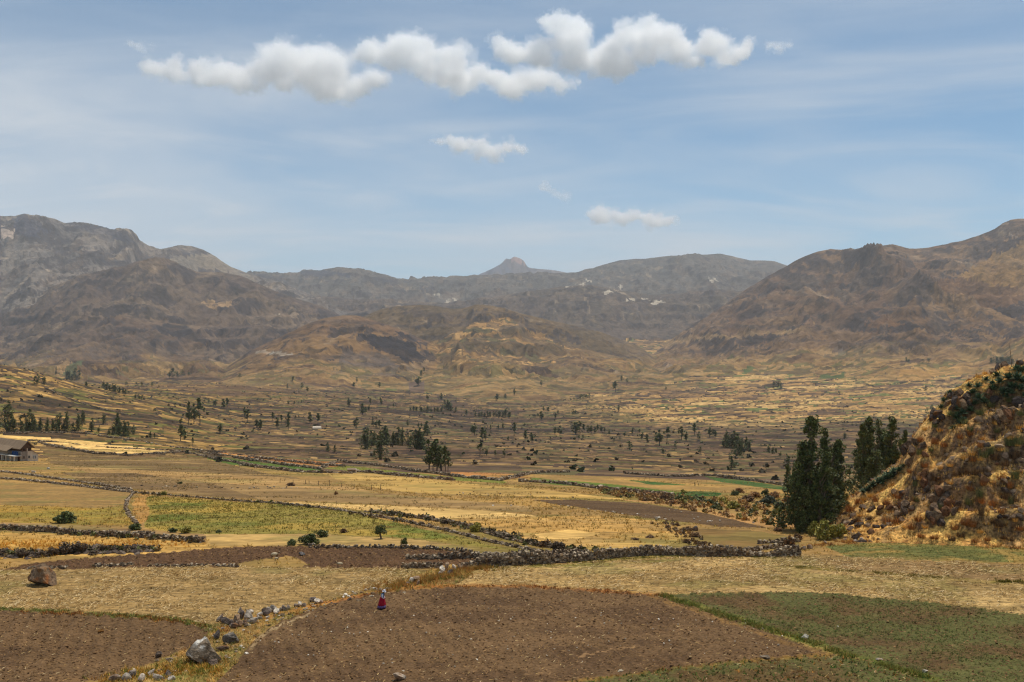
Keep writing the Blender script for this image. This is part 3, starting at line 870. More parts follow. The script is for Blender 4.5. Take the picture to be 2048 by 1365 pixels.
def ground(u, d):
    """height of the ground at lateral bearing u, distance d"""
    ci = np.interp(u, UC, np.arange(NC))
    ri = np.interp(d, DR, np.arange(NR))
    c0, r0 = int(min(ci, NC - 2)), int(min(ri, NR - 2))
    fc, fr = ci - c0, ri - r0
    return float((Z[r0, c0] * (1 - fc) + Z[r0, c0 + 1] * fc) * (1 - fr) + (Z[r0 + 1, c0] * (1 - fc) + Z[r0 + 1, c0 + 1] * fc) * fr)


def at(u, v):
    """the point of the ground that a sight line meets first -> Vector"""
    c = int(round(np.interp(u, UC, np.arange(NC))))
    col = VMIN[:, c]
    k = int(np.argmax(col <= v))
    k = max(k, 1)
    a, b = col[k - 1], col[k]
    f = 0 if a == b else min(max((a - v) / (a - b), 0), 1)
    d = DR[k - 1] + (DR[k] - DR[k - 1]) * f
    return Vector(((u - CX) / F * d, d, ground(u, d)))


def gxy(x, y):
    return ground(CX + F * x / y, y)


# ------------------------------------------------------------------ build the ground, split into its named pieces
vid = np.arange(NR * NC).reshape(NR, NC)
quads = np.stack([vid[:-1, :-1], vid[:-1, 1:], vid[1:, 1:], vid[1:, :-1]], -1).reshape(-1, 4)
fkey = (FREG * 100 + np.where(FREG > 0, 0, REG))[:-1, :-1].reshape(-1)
PTS = np.stack([XX, DD, Z], -1).reshape(-1, 3)
COLS = np.clip(CC_ALL, 0.005, 0.9).reshape(-1, 3)


def ground_piece(name, mat, sel, label):
    q = quads[sel]
    if not len(q):
        return
    used, inv = np.unique(q, return_inverse=True)
    pf = mat in ('valley', 'mountain', 'straw')
    o = mesh_np(name, PTS[used], inv.reshape(-1, 4), M[mat], None, COLS[q[:, 0]] if pf else COLS[used], smooth=True, per_face=pf)
    tag(o, label, None, kind='structure')


for i, (nm, mt, lb, col, poly) in enumerate(FIELDS):
    ground_piece(nm, mt, fkey == (i + 1) * 100, lb)
ground_piece('valley_floor', 'valley', fkey == 0, 'terraced valley floor with stone walls and dry fields')
MLAB = {
    'left_mountain': ('mountain', 'high grey mountain on the left with dark cliffs'),
    'brown_mountain': ('mountain', 'dark brown mountain flank in front of the grey one'),
    'plateau': ('plateau', 'far flat topped plateau along the skyline'),
    'volcano': ('volcano', 'small craggy reddish peak on the skyline'),
    'far_hill': ('hills', 'hazy brown hills below the plateau with pale scars'),
    'right_spur': ('mountain', 'lower brown spur with a rocky knob in front of the right flank'),
    'brown_spur': ('mountain', 'lower brown shoulder with dark rock bands on the left'),
    'right_mountain': ('mountain', 'long brown mountain flank on the right'),
    'domed_hill': ('hill', 'domed hill with ochre fields in the centre'),
    'ochre_hill': ('hill', 'conical ochre hill with dark rock bands'),
    'low_ridge': ('hill', 'low ochre ridge right of the domed hill'),
    'brown_rise': ('hill', 'low brown terraced rise in the valley'),
}
for nm, k in LID.items():
    ground_piece(MLAB[nm][0], 'valley' if nm == 'brown_rise' else 'mountain', fkey == k, MLAB[nm][1])
# ------------------------------------------------------------------ the rocky hillside on the right
HU = np.arange(1610, 2420, 3.2)
HD = np.concatenate([np.arange(98, 150, 0.25), np.arange(150, 200, 1.2)])
hu, hd = np.meshgrid(HU, HD)
hx = (hu - CX) / F * hd
CRU = [1610, 1645, 1680, 1705, 1730, 1750, 1775, 1800, 1815, 1832, 1850, 1872, 1890, 1912, 1935, 1965, 1995, 2025, 2048, 2100, 2200, 2420]
CRV = [1090, 1052, 1022, 1000, 982, 968, 952, 925, 898, 868, 846, 818, 800, 776, 762, 748, 738, 727, 720, 690, 640, 560]
DCR = 133.0
vc = np.interp(HU, CRU, CRV) - 16 * (fbm(HU / 26, HU * 0 + 9, 4, 597) - .5) - 10 * (ridged(HU / 60, HU * 0 + 2, 3, 599) - .55)
gb = np.array([[ground(u, d) for u in HU[::6]] for d in HD[::4]])
from_r = np.interp(np.arange(len(HD)), np.arange(len(HD))[::4], np.arange(gb.shape[0]))
from_c = np.interp(np.arange(len(HU)), np.arange(len(HU))[::6], np.arange(gb.shape[1]))
r0 = np.clip(from_r.astype(int), 0, gb.shape[0] - 2)
c0 = np.clip(from_c.astype(int), 0, gb.shape[1] - 2)
fr_, fc_ = (from_r - r0)[:, None], (from_c - c0)[None, :]
GB = (gb[r0][:, c0] * (1 - fr_) * (1 - fc_) + gb[r0 + 1][:, c0] * fr_ * (1 - fc_) + gb[r0][:, c0 + 1] * (1 - fr_) * fc_ + gb[r0 + 1][:, c0 + 1] * fr_ * fc_)
gcr = np.array([ground(u, DCR) for u in HU])
HH = (CY - vc) * DCR / F - gcr
toe = np.interp(HU, [1610, 1700, 1850, 2048, 2420], [121, 114, 110.5, 107.5, 104])
toe = toe + 1.6 * (fbm(HU / 40, HU * 0 + 3, 3, 601) - .5)
tq = (hd - toe[None, :]) / (DCR - toe[None, :])
tq2 = tq + 0.10 * (fbm(hx / 5, hd / 5, 4, 603) - .5)
s0 = np.clip(tq2, 0, 1)
bench = 0.042 * np.sin(s0 * 2 * np.pi * 5.5 + 2.5 * fbm(hx / 9, hd / 14, 2, 605) * 2)
prof = np.where(tq <= 1, s0 + bench * np.clip(s0 * 6, 0, 1) * np.clip((1 - s0) * 5, 0, 1), 1.0)
back = 1 - sm(hd, 142, 185)
HZ = GB - 0.35 + (np.maximum(HH, 0)[None, :] + .35) * np.where(tq <= 1, prof, back)
rkn = ridged(hx / 3.2, hd / 3.0, 4, 607, .55)
rocky = sm(fbm(hx / 8, hd / 6, 3, 609), .46, .58)
on = np.clip(tq * 5, 0, 1) * np.clip(np.maximum(HH, 0)[None, :] / 3, 0, 1)
HZ = HZ + on * (0.65 * (fbm(hx / 1.1, hd / 1.1, 5, 611) - .5) + 0.6 * (rkn - .6) * rocky + 0.45 * (fbm(hx / 4, hd / 4, 2, 613) - .5))
gdz = np.abs(np.gradient(HZ, axis=0) / np.gradient(hd, axis=0))
n4 = fbm(hx / .5, hd / .5, 4, 625)
n1, n2, n3 = fbm(hx / 4.5, hd / 4.5, 5, 621), fbm(hx / 1.2, hd / 1.2, 5, 622), fbm(hx / 10, hd / 7, 3, 623)
HC = np.zeros(HZ.shape + (3,)) + np.array(srgb(214, 164, 90))
HC = blend(HC, sm(n1, .40, .56), (232, 186, 102), .9)
HC = blend(HC, sm(n2, .52, .66), (176, 118, 62), .7)
HC = blend(HC, sm(n3, .54, .66), (170, 132, 88), .7)
HC = blend(HC, sm(gdz + .5 * (n2 - .5), 1.05, 1.5), (84, 68, 56), .85)
HC = blend(HC, rocky * sm(rkn, .60, .74), (80, 68, 60), .75)
HC = blend(HC, sm(n4, .54, .66), (128, 92, 54), .5)
HC = blend(HC, sm(n4, .30, .44) * -1 + 1, (214, 170, 100), .35)
hid = np.arange(hu.size).reshape(hu.shape)
hq = np.stack([hid[:-1, :-1], hid[:-1, 1:], hid[1:, 1:], hid[1:, :-1]], -1).reshape(-1, 4)
M['hill'] = attr_mat('dry_hillside', [(2.6, 8, .34, .66, .35, 1.65), (0.4, 4, .3, .7, .8, 1.2)], bump=(0.9, 0.3))
ho = mesh_np('hillside', np.stack([hx, hd, HZ], -1).reshape(-1, 3), hq, M['hill'], None, np.clip(HC, .01, .8).reshape(-1, 3), smooth=True)
tag(ho, 'steep rocky hillside with golden dry grass on the right', None, kind='structure')
HVV = np.minimum.accumulate(CY - F * HZ / hd, axis=0)


def hill_at(u, v):
    c = int(np.clip(round((u - HU[0]) / 3.2), 0, len(HU) - 1))
    k = int(np.argmax(HVV[:, c] <= v))
    if HVV[k, c] > v:
        k = int(np.argmin(HVV[:, c]))
    d = HD[k]
    return Vector(((u - CX) / F * d, d, float(HZ[k, c])))


def px(d):
    """metres per photograph pixel at distance d"""
    return d / F


# ------------------------------------------------------------------ stones and walls
from mathutils import noise as mnoise


def ico(sub):
    bm = bmesh.new()
    bmesh.ops.create_icosphere(bm, subdivisions=sub, radius=1.0)
    v = np.array([p.co[:] for p in bm.verts])
    f = np.array([[q.index for q in p.verts] for p in bm.faces])
    bm.free()
    return v, f


ICO = {k: ico(k) for k in (1, 2, 3)}


def rock_verts(seed, sub=2, rough=.26, cuts=14):
    rng = np.random.RandomState(seed)
    v, f = ICO[sub]
    v = v.copy()
    for i in range(len(v)):
        p = Vector(v[i]) * 1.3 + Vector((seed * 3.1, seed * 1.7, 0))
        v[i] *= 1 + rough * 2 * (mnoise.noise(p)) + rough * .7 * mnoise.noise(p * 2.7)
    for k in range(cuts):
        n = rng.normal(size=3)
        n /= np.linalg.norm(n)
        lim = rng.uniform(.42, .82)
        dd = v @ n
        over = np.maximum(dd - lim, 0)
        v -= np.outer(over * .97, n)
    return v, f


ROCKS = [rock_verts(s, 2) for s in range(1, 9)]
SMALL = [rock_verts(s + 20, 1, .25, 5) for s in range(1, 9)]
CUBE_V = np.array([(x, y, z) for x in (-.5, .5) for y in (-.5, .5) for z in (-.5, .5)])
CUBE_F = np.array([(0, 1, 3, 2), (4, 6, 7, 5), (0, 4, 5, 1), (2, 3, 7, 6), (0, 2, 6, 4), (1, 5, 7, 3)])


def rot_mats(rng, n, tilt):
    az = rng.uniform(0, 2 * np.pi, n)
    a, b = rng.normal(0, tilt, n), rng.normal(0, tilt, n)
    ca, sa = np.cos(az), np.sin(az)
    Rz = np.zeros((n, 3, 3))
    Rz[:, 0, 0], Rz[:, 0, 1], Rz[:, 1, 0], Rz[:, 1, 1], Rz[:, 2, 2] = ca, -sa, sa, ca, 1
    Rx = np.zeros((n, 3, 3))
    Rx[:, 0, 0] = 1
    Rx[:, 1, 1], Rx[:, 1, 2], Rx[:, 2, 1], Rx[:, 2, 2] = np.cos(a), -np.sin(a), np.sin(a), np.cos(a)
    Ry = np.zeros((n, 3, 3))
    Ry[:, 1, 1] = 1
    Ry[:, 0, 0], Ry[:, 0, 2], Ry[:, 2, 0], Ry[:, 2, 2] = np.cos(b), np.sin(b), -np.sin(b), np.cos(b)
    return Rz @ Rx @ Ry


def scatter(base_v, base_f, pos, scl, rots, rng, jit=.12):
    """many transformed copies of one small shape joined: verts, faces"""
    n, k = len(pos), len(base_v)
    v = base_v[None] * scl[:, None, :]
    v = v + rng.normal(0, jit, (n, k, 3)) * scl[:, None, :]
    v = np.einsum('nij,nkj->nki', rots, v) + pos[:, None, :]
    f = base_f[None] + (np.arange(n) * k)[:, None, None]
    return v.reshape(-1, 3), f.reshape(-1, base_f.shape[1])


STONE_TONES = [(138, 120, 98), (116, 98, 78), (150, 132, 108), (94, 79, 66), (172, 154, 128), (126, 102, 74)]


def wall_line(pts):
    P = [at(u, v) for u, v in pts]
    out = []
    for a, b in zip(P[:-1], P[1:]):
        n = max(2, int((b - a).length / .5))
        for i in range(n):
            out.append(a.lerp(b, i / n))
    out.append(P[-1])
    return out


def stone_wall(label, pts, h, size, thick=.7, seed=1, dark=1.0, cap=None, group='dry stone walls between the fields', rough_top=.35):
    rng = np.random.RandomState(seed)
    line = np.array([p[:] for p in wall_line(pts)])
    seg = np.linalg.norm(np.diff(line[:, :2], axis=0), axis=1)
    cum = np.concatenate([[0], np.cumsum(seg)])
    Lt = cum[-1]
    layers = max(2, int(round(h / (size * .62))))
    P, S = [], []
    for ly in range(layers):
        sp_ = .62 if ly == 0 else .86
        n = int(Lt / (size * sp_))
        keep = 1.0 if ly == 0 else .97 if ly < layers - 2 else (.78 if ly == layers - 2 else .5)
        for row in range(2 if thick > .5 and ly < layers else 1):
            s = (np.arange(n) + rng.uniform(-.3, .3, n)) * size * sp_
            s = s[(rng.uniform(size=n) < keep) & (vnoise(s / 4.0, s * 0 + seed * 3 + .5, seed + 9) > (-1 if ly < 1 else .50 * ly / layers))]
            hprof = 1 + rough_top * 2 * (vnoise(s / 2.5, s * 0 + seed, seed) - .5)
            x, y = np.interp(s, cum, line[:, 0]), np.interp(s, cum, line[:, 1])
            tx = np.interp(s + .5, cum, line[:, 0]) - np.interp(s - .5, cum, line[:, 0])
            ty = np.interp(s + .5, cum, line[:, 1]) - np.interp(s - .5, cum, line[:, 1])
            tl = np.hypot(tx, ty) + 1e-6
            nx, ny = -ty / tl, tx / tl
            off = (row - .5) * thick * (1 - .35 * ly / layers) + rng.normal(0, .05, len(s))
            z = np.interp(s, cum, line[:, 2]) + (ly + .35) * size * .62 * hprof + rng.normal(0, .02, len(s))
            P.append(np.stack([x + nx * off, y + ny * off, z], -1))
            S.append(np.stack([rng.uniform(.7, 1.5, len(s)), rng.uniform(.7, 1.2, len(s)), rng.uniform(.55, 1.0, len(s))], -1) * size)
    P, S = np.concatenate(P), np.concatenate(S)
    v, f = scatter(CUBE_V, CUBE_F, P, S, rot_mats(rng, len(P), .25), rng, .14)
    tones = np.array([srgb(*c) for c in STONE_TONES]) * dark
    col = np.repeat(tones[rng.randint(0, len(tones), len(P))] * rng.uniform(.75, 1.2, (len(P), 1)), 8, axis=0)
    o = mesh_np('stone_wall', v, f, M['stone'], None, col)
    tag(o, label, 'wall', group)
    return o


W = stone_wall
W('thick dark stone wall along the far edge of the wide stubble field', [(925, 1135), (1000, 1132), (1100, 1126), (1180, 1120), (1250, 1113), (1320, 1110), (1400, 1112), (1500, 1113), (1602, 1112)], 1.15, 0.25, 0.60, 3)
W('short stone wall stub left of the long dark wall, with a light green end stone', [(806, 1135), (840, 1136), (890, 1136)], 0.62, 0.22, 0.50, 5)
W('stone wall along the back of the small stone enclosure', [(815, 1118), (870, 1117), (930, 1116), (990, 1114), (1060, 1113), (1180, 1108)], 0.62, 0.22, 0.50, 7)
W('low brown stone wall behind the sheep field, ending near the enclosure', [(620, 1095), (700, 1095), (780, 1096), (860, 1098), (920, 1102), (962, 1109)], 0.36, 0.20, 0.40, 9, .92)
W('long stone wall between green pasture and pale straw field', [(268, 986), (340, 991), (450, 1001), (560, 1008), (640, 1016), (700, 1024), (780, 1038), (850, 1052), (920, 1068), (980, 1084), (1075, 1103)], 0.42, 0.28, 0.45, 11)
W('rubble wall tangled with shrubs beside the golden slope', [(735, 1024), (800, 1031), (860, 1040), (915, 1048), (955, 1060), (1010, 1076), (1070, 1090), (1170, 1104)], 0.30, 0.30, 0.80, 13, .92, rough_top=.6)
W('stone wall running from the left edge to the curved wall, lower of the two', [(-80, 948), (0, 958), (60, 963), (130, 970), (200, 978), (268, 986)], 0.55, 0.36, 0.55, 15)
W('stone wall running from the left edge under the farmhouse, upper of the two', [(-80, 935), (0, 944), (60, 951), (120, 960), (200, 971), (262, 981)], 0.55, 0.36, 0.55, 17)
W('short curved stone wall dividing yellow from green pasture', [(268, 988), (257, 1002), (253, 1016), (260, 1030), (272, 1044), (280, 1051)], 0.42, 0.30, 0.40, 19)
W('dark low stone wall above the bright yellow straw field', [(-60, 1053), (0, 1059), (60, 1062), (120, 1066), (200, 1072), (300, 1076), (360, 1081), (407, 1086)], 0.60, 0.24, 0.60, 21, .92)
W('crumbled low stone row at the near edge of the sheep field', [(60, 1136), (140, 1134)], 0.21, 0.20, 0.40, 23)
W('short dark stone row on the stubble edge left of the sheep', [(188, 1132), (230, 1132), (272, 1130)], 0.33, 0.20, 0.40, 25, .92)
W('thin broken stone row on the stubble edge below the sheep', [(300, 1131), (370, 1133), (430, 1132), (480, 1134)], 0.18, 0.20, 0.40, 27, .92)
W('dark stone wall in front of the row of trees behind the house', [(-80, 862), (0, 868), (60, 866), (160, 866), (200, 872), (262, 880), (330, 892), (420, 903), (500, 914), (600, 926), (690, 934)], 0.75, 0.62, 0.55, 29, .92)
W('dark wall between the two bright straw fields', [(56, 882), (100, 884), (150, 889), (220, 896), (300, 900), (362, 903)], 0.75, 0.62, 0.55, 31, .92)
W('dark wall below the bright straw fields', [(78, 886), (130, 897), (180, 906), (260, 912), (310, 908), (362, 904), (400, 912), (470, 926)], 0.75, 0.62, 0.55, 33, .92)
W('dark wall along the near edge of the bright green strip', [(470, 926), (540, 938), (600, 945), (660, 947), (706, 948)], 0.75, 0.62, 0.55, 35, .92)
W('dark wall between orange field and bright green strip', [(400, 905), (470, 915), (540, 926), (600, 934), (640, 940)], 0.75, 0.62, 0.55, 37, .92)
W('wall leaning up from the green strip to the lane', [(642, 938), (660, 929), (676, 926)], 0.75, 0.62, 0.55, 39, .92)
W('long double wall along the lane under the tall eucalypts, upper side', [(676, 922), (740, 930), (800, 938), (870, 948), (930, 956), (1000, 962)], 0.75, 0.62, 0.55, 41, .92)
W('long double wall along the lane under the tall eucalypts, lower side', [(706, 944), (760, 948), (830, 955), (910, 962)], 0.75, 0.62, 0.55, 43, .92)
W('dark wall below the long green strip in the valley', [(1040, 964), (1120, 968), (1200, 978), (1290, 988), (1345, 993)], 0.75, 0.62, 0.55, 45, .92)
W('dark wall curving above the long green strip', [(1000, 962), (1050, 951), (1080, 946), (1140, 945)], 0.75, 0.62, 0.55, 47, .92)
W('dark wall above the slanting green fields', [(1250, 948), (1340, 954), (1430, 952), (1500, 962), (1570, 972), (1640, 984)], 0.75, 0.62, 0.55, 49, .92)
W('dark wall running down to the left slope terraces', [(90, 776), (120, 790), (160, 806), (210, 820), (260, 832)], 0.75, 0.62, 0.55, 51, .92)
W('low wall across the dark hollow right of the golden slope', [(1515, 1088), (1560, 1085), (1600, 1084)], 0.55, 0.28, 0.50, 53)
W('small leaning wall beside the hollow under the tall trees', [(1480, 1106), (1530, 1099), (1580, 1092)], 0.55, 0.28, 0.50, 55)


# ------------------------------------------------------------------ boulders and single stones
def boulder(name, label, u, v, w, h, depth, seed, tone, group=None, sub=3, cat='boulder', sink=.12, parent=None, rz=None, base=None, lichen=False, pale=False):
    p = base if base is not None else at(u, v)
    s = px(p.y)
    rv, rf = rock_verts(seed, sub, .22 if lichen else .30, 5 if lichen else 13)
    cl = np.tile(np.array(srgb(*tone)), (len(rv), 1))
    if lichen:
        nzv = np.array([mnoise.noise(Vector(q) * 2.2) + .4 * mnoise.noise(Vector(q) * 6) for q in rv])
        w_ = sm(nzv * 1.3 + rv[:, 0] * .9 - .35, .0, .4)[:, None]
        cl = cl * (1 - w_ * .9) + np.array(srgb(150, 92, 48)) * w_ * .9
    if pale:
        zt = np.clip((rv[:, 2] + .1) / 1.0, 0, 1)
        rv = rv.copy()
        rv[:, 0] = rv[:, 0] * (1 - .22 * zt) + .08 * zt
        rv[:, 1] *= (1 - .2 * zt)
        rv[:, 2] *= 1 + .12 * zt
        nzv = np.array([mnoise.noise(Vector(q) * 2.6) for q in rv])
        w_ = sm(nzv + rv[:, 2] * .7 - np.abs(rv[:, 0] - .1) * .8, .25, .6)[:, None]
        cl = cl * (1 - w_) + np.array(srgb(206, 200, 188)) * w_
    o = mesh_np(name, rv * np.array([w * s / 2, depth * s / 2, h * s * .62]), rf, M['rock'], parent, cl, smooth=False)
    H2 = h * s * .62
    o.location = (p.x, p.y + depth * s * .25, p.z + H2 * (1 - 2 * sink) * .75)
    o.rotation_euler = (0, 0, rz if rz is not None else 0)
    if parent is None:
        tag(o, label, cat, group)
    return o


boulder('boulder', 'big rounded boulder with orange lichen in the stubble field', 84, 1173, 60, 44, 48, 47, (124, 102, 80), lichen=True)
boulder('boulder', 'largest grey boulder with a pale pointed top between ploughed fields', 392, 1331, 80, 52, 60, 57, (132, 116, 96), pale=True)
boulder('boulder', 'flat grey slab stone right behind the largest grey boulder', 458, 1288, 36, 22, 30, 63, (108, 100, 90))
boulder('boulder', 'small dark boulder leaning on the flat slab stone', 433, 1279, 18, 16, 18, 64, (90, 82, 76))
boulder('boulder', 'low brown rock in front of the flat slab stone', 442, 1303, 26, 13, 20, 65, (112, 92, 76))
boulder('boulder', 'broken rock leaning on the right foot of the largest boulder', 424, 1334, 26, 18, 22, 66, (112, 96, 84))
boulder('boulder', 'small dark rock left of the largest boulder', 314, 1316, 18, 11, 16, 67, (100, 86, 74))
boulder('boulder', 'pale low stone left of the largest boulder', 338, 1323, 18, 9, 14, 68, (150, 128, 110))
boulder('boulder', 'grey flat stone cut by the bottom edge in the big ploughed field', 800, 1362, 44, 14, 26, 69, (176, 160, 140))
boulder('boulder', 'pale flat stone on the grass strip beside the sprouting field', 1612, 1280, 22, 11, 12, 70, (176, 168, 150))
boulder('boulder', 'brown wedge stone at the tip of the big ploughed field', 1528, 1318, 24, 9, 14, 71, (140, 124, 104))
boulder('boulder', 'grey rock on the ploughed field beside the sheep', 603, 1112, 18, 9, 12, 72, (128, 120, 114))
boulder('boulder', 'rock perched on the bank above the hollow', 1391, 1062, 14, 10, 12, 73, (150, 140, 128))
boulder('boulder', 'pale rock on the edge of the dark ploughed tongue', 1316, 1040, 16, 9, 12, 74, (206, 196, 178))
boulder('boulder', 'orange stone in the left corner field', 201, 1266, 15, 8, 12, 75, (186, 138, 78))
boulder('boulder', 'white stone near the edge of the sprouting field, nearest the right corner', 1850, 1346, 14, 8, 10, 76, (196, 184, 164))
boulder('boulder', 'flat white stone in the middle of the sprouting field edge', 1758, 1322, 16, 5, 10, 77, (200, 190, 172))
boulder('boulder', 'pale twisted stone lying on the sprouting strip', 1242, 1344, 16, 5, 8, 78, (206, 190, 160))
boulder('boulder', 'white flat stone on the brown slope under the farmhouse', 66, 946, 12, 4, 8, 79, (214, 200, 176))
boulder('boulder', 'pale stone behind the white flat stone under the farmhouse', 96, 939, 10, 4, 7, 80, (196, 184, 160))
boulder('boulder', 'grey outcrop block at the foot of the hillside', 1775, 1066, 26, 12, 16, 81, (120, 108, 96))
# collapsed rubble rows: each stone can be lifted off
rng = random.Random(5)


def rubble(label, centres, seed):
    r = random.Random(seed)
    b = at(*centres[0][:2])
    e = empty('rubble_heap', b)
    tag(e, label, 'stone heap', 'collapsed rubble along the verge')
    for i, (u, v, w, h) in enumerate(centres):
        p = at(u, v)
        s = px(p.y)
        rv, rf = ROCKS[(i + seed) % 8]
        tone = r.choice([(158, 146, 130), (132, 118, 104), (178, 164, 146), (116, 102, 92), (204, 190, 170), (150, 124, 98)])
        o = mesh_np('stone', rv * 1.3 * np.array([w * s / 2, w * s / 2 * r.uniform(.6, .9), h * s * .6]), rf, M['rock'], e, np.tile(np.array(srgb(*tone)), (len(rv), 1)))
        o.location = Vector((p.x, p.y, p.z + h * s * .40)) - Vector(b)
        o.rotation_euler = (r.uniform(-.4, .4), r.uniform(-.4, .4), r.uniform(0, 6))


rubble('tallest rubble heap of grey stones at the corner of the big ploughed field',
       [(440, 1243, 18, 12), (452, 1247, 20, 14), (463, 1250, 18, 12), (474, 1246, 20, 16), (480, 1252, 22, 12), (489, 1249, 16, 10), (484, 1238, 14, 16), (497, 1240, 20, 18), (506, 1247, 20, 14), (500, 1228, 14, 10), (481, 1226, 10, 12), (470, 1256, 16, 9), (492, 1252, 11, 7)], 1)
rubble('rubble row of paler stones right of the tallest heap',
       [(516, 1238, 10, 8), (521, 1233, 14, 10), (529, 1231, 16, 14), (537, 1226, 14, 12), (546, 1224, 18, 13), (553, 1227, 16, 9), (562, 1222, 12, 8), (570, 1222, 11, 11), (534, 1238, 8, 6), (522, 1239, 8, 6), (577, 1219, 12, 8)], 2)
rubble('small rubble group with orange grass beside the ploughed corner',
       [(592, 1214, 14, 8), (600, 1212, 14, 9), (608, 1213, 12, 7), (626, 1204, 16, 10), (634, 1207, 16, 9), (642, 1206, 12, 7)], 3)
rubble('rubble heap in the bottom left verge, cut by the lower edge',
       [(232, 1362, 20, 12), (252, 1360, 22, 14), (266, 1354, 20, 14), (284, 1362, 24, 12), (302, 1352, 18, 12), (318, 1360, 22, 12), (336, 1352, 18, 14), (345, 1360, 16, 10)], 4)
rubble('mossy grey stones in the orange grass behind the woman',
       [(822, 1166, 14, 12), (832, 1164, 16, 13), (836, 1170, 10, 9), (815, 1170, 10, 8)], 5)
rubble('grey stones in yellow grass at the corner of the stone enclosure',
       [(885, 1146, 14, 14), (893, 1142, 14, 16), (900, 1149, 16, 11), (880, 1150, 10, 8), (918, 1138, 12, 12), (908, 1140, 10, 12)], 6)
rubble('scattered stones at the foot of the hillside beside the grey block',
       [(1722, 1082, 12, 6), (1734, 1080, 14, 7), (1746, 1078, 12, 6), (1756, 1075, 12, 7), (1712, 1084, 10, 5), (1650, 1088, 10, 6), (1620, 1098, 14, 9), (1608, 1100, 12, 8)], 7)


def stones_strip(name, label, pts, n, smin, smax, seed, tones, spread=1.0):
    r = np.random.RandomState(seed)
    line = np.array([p[:] for p in wall_line(pts)])
    k = r.randint(0, len(line), n)
    pos = line[k] + np.stack([r.normal(0, spread, n), r.normal(0, spread, n), r.uniform(-.02, .05, n)], -1)
    sc = r.uniform(smin, smax, n)[:, None] * np.stack([r.uniform(.8, 1.4, n), r.uniform(.7, 1.1, n), r.uniform(.4, .8, n)], -1)
    bv, bf = ICO[1]
    v, f = scatter(bv, bf, pos, sc, rot_mats(r, n, .3), r, .10)
    tn = np.array([srgb(*c) for c in tones])
    col = np.repeat(tn[r.randint(0, len(tn), n)], len(bv), axis=0)
    o = mesh_np(name, v, f, M['stone'], None, col)
    tag(o, label, None, kind='stuff')


PALE = [(214, 202, 182), (190, 176, 154), (150, 136, 118)]
stones_strip('pale_stones', 'line of white stones along the dark ploughed tongue', [(1000, 1013), (1100, 1012), (1200, 1022), (1290, 1034), (1320, 1040)], 46, .06, .24, 3, PALE, .9)
stones_strip('pale_stones', 'white stones scattered along the far edge of the ploughed tongue', [(1340, 1020), (1360, 1024), (1400, 1043), (1500, 1045), (1540, 1055)], 20, .06, .22, 4, PALE, .6)
stones_strip('field_stones', 'sparse stones across the middle slope', [(880, 985), (950, 992), (1050, 997), (1140, 1000)], 60, .06, .25, 6, STONE_TONES, 2.5)
stones_strip('field_stones', 'small stones along the slope track on the left', [(280, 973), (400, 976), (500, 978), (600, 976)], 80, .08, .3, 7, STONE_TONES, 1.5)
stones_strip('mound_stones', 'dark stones heaped along the shrubby mound', [(-60, 1110), (0, 1112), (60, 1112), (120, 1106), (170, 1102), (230, 1104), (300, 1102)], 420, .16, .55, 8, [(92, 80, 70), (72, 62, 56), (120, 106, 92)], .8)
stones_strip('verge_stones', 'small stones scattered over the verge', [(300, 1340), (400, 1340), (470, 1290), (440, 1262), (560, 1238), (640, 1210), (800, 1175)], 160, .05, .22, 9, STONE_TONES + PALE, .9)
stones_strip('field_pebbles', 'small pale pebbles in the big ploughed field', [(520, 1300), (700, 1260), (900, 1240), (1100, 1280), (1400, 1260), (1500, 1300), (1000, 1330), (600, 1340)], 260, .03, .09, 10, PALE, 5.0)
# ------------------------------------------------------------------ trees, bushes, hillside plants
GREENS = [(64, 76, 34), (78, 90, 40), (90, 100, 46), (56, 66, 32), (104, 108, 54), (108, 102, 52)]


def leaf_cloud(rng, centres, radii, n, size, tones, droop=.5, bright=1.0):
    """leaf sized faces spread around clump centres; returns verts, faces, colours"""
    k = rng.randint(0, len(centres), n)
    d = rng.normal(size=(n, 3))
    d /= np.linalg.norm(d, axis=1)[:, None]
    rad = rng.uniform(.35, 1.0, n) ** .6
    pos = centres[k] + d * rad[:, None] * radii[k]
    a = rng.normal(size=(n, 3))
    a[:, 2] -= droop
    a /= np.linalg.norm(a, axis=1)[:, None]
    b = np.cross(a, rng.normal(size=(n, 3)))
    b /= np.linalg.norm(b, axis=1)[:, None] + 1e-9
    s = size * rng.uniform(.6, 1.4, n)[:, None]
    v = np.stack([pos - a * s, pos + b * s * .42, pos + a * s, pos - b * s * .42], 1).reshape(-1, 3)
    f = np.arange(n * 4).reshape(n, 4)
    tn = np.array([srgb(*c) for c in tones]) * bright
    ck = rng.uniform(.8, 1.25, len(centres))
    col = tn[rng.randint(0, len(tn), n)] * ck[k][:, None] * rng.uniform(.75, 1.25, (n, 1))
    return v, f, np.repeat(col, 4, axis=0)


def tube(path, radii, sides=6):
    path = np.array(path, float)
    vs, fs = [], []
    for i, (p, r) in enumerate(zip(path, radii)):
        for k in range(sides):
            a = 2 * np.pi * k / sides
            vs.append(p + np.array([math.cos(a) * r, math.sin(a) * r, 0]))
    for i in range(len(path) - 1):
        for k in range(sides):
            k2 = (k + 1) % sides
            fs.append((i * sides + k, i * sides + k2, (i + 1) * sides + k2, (i + 1) * sides + k))
    return np.array(vs), np.array(fs)


def join(parts):
    V, Fc, o = [], [], 0
    for v, f in parts:
        V.append(v)
        Fc.append(f + o)
        o += len(v)
    return np.concatenate(V), np.concatenate(Fc)


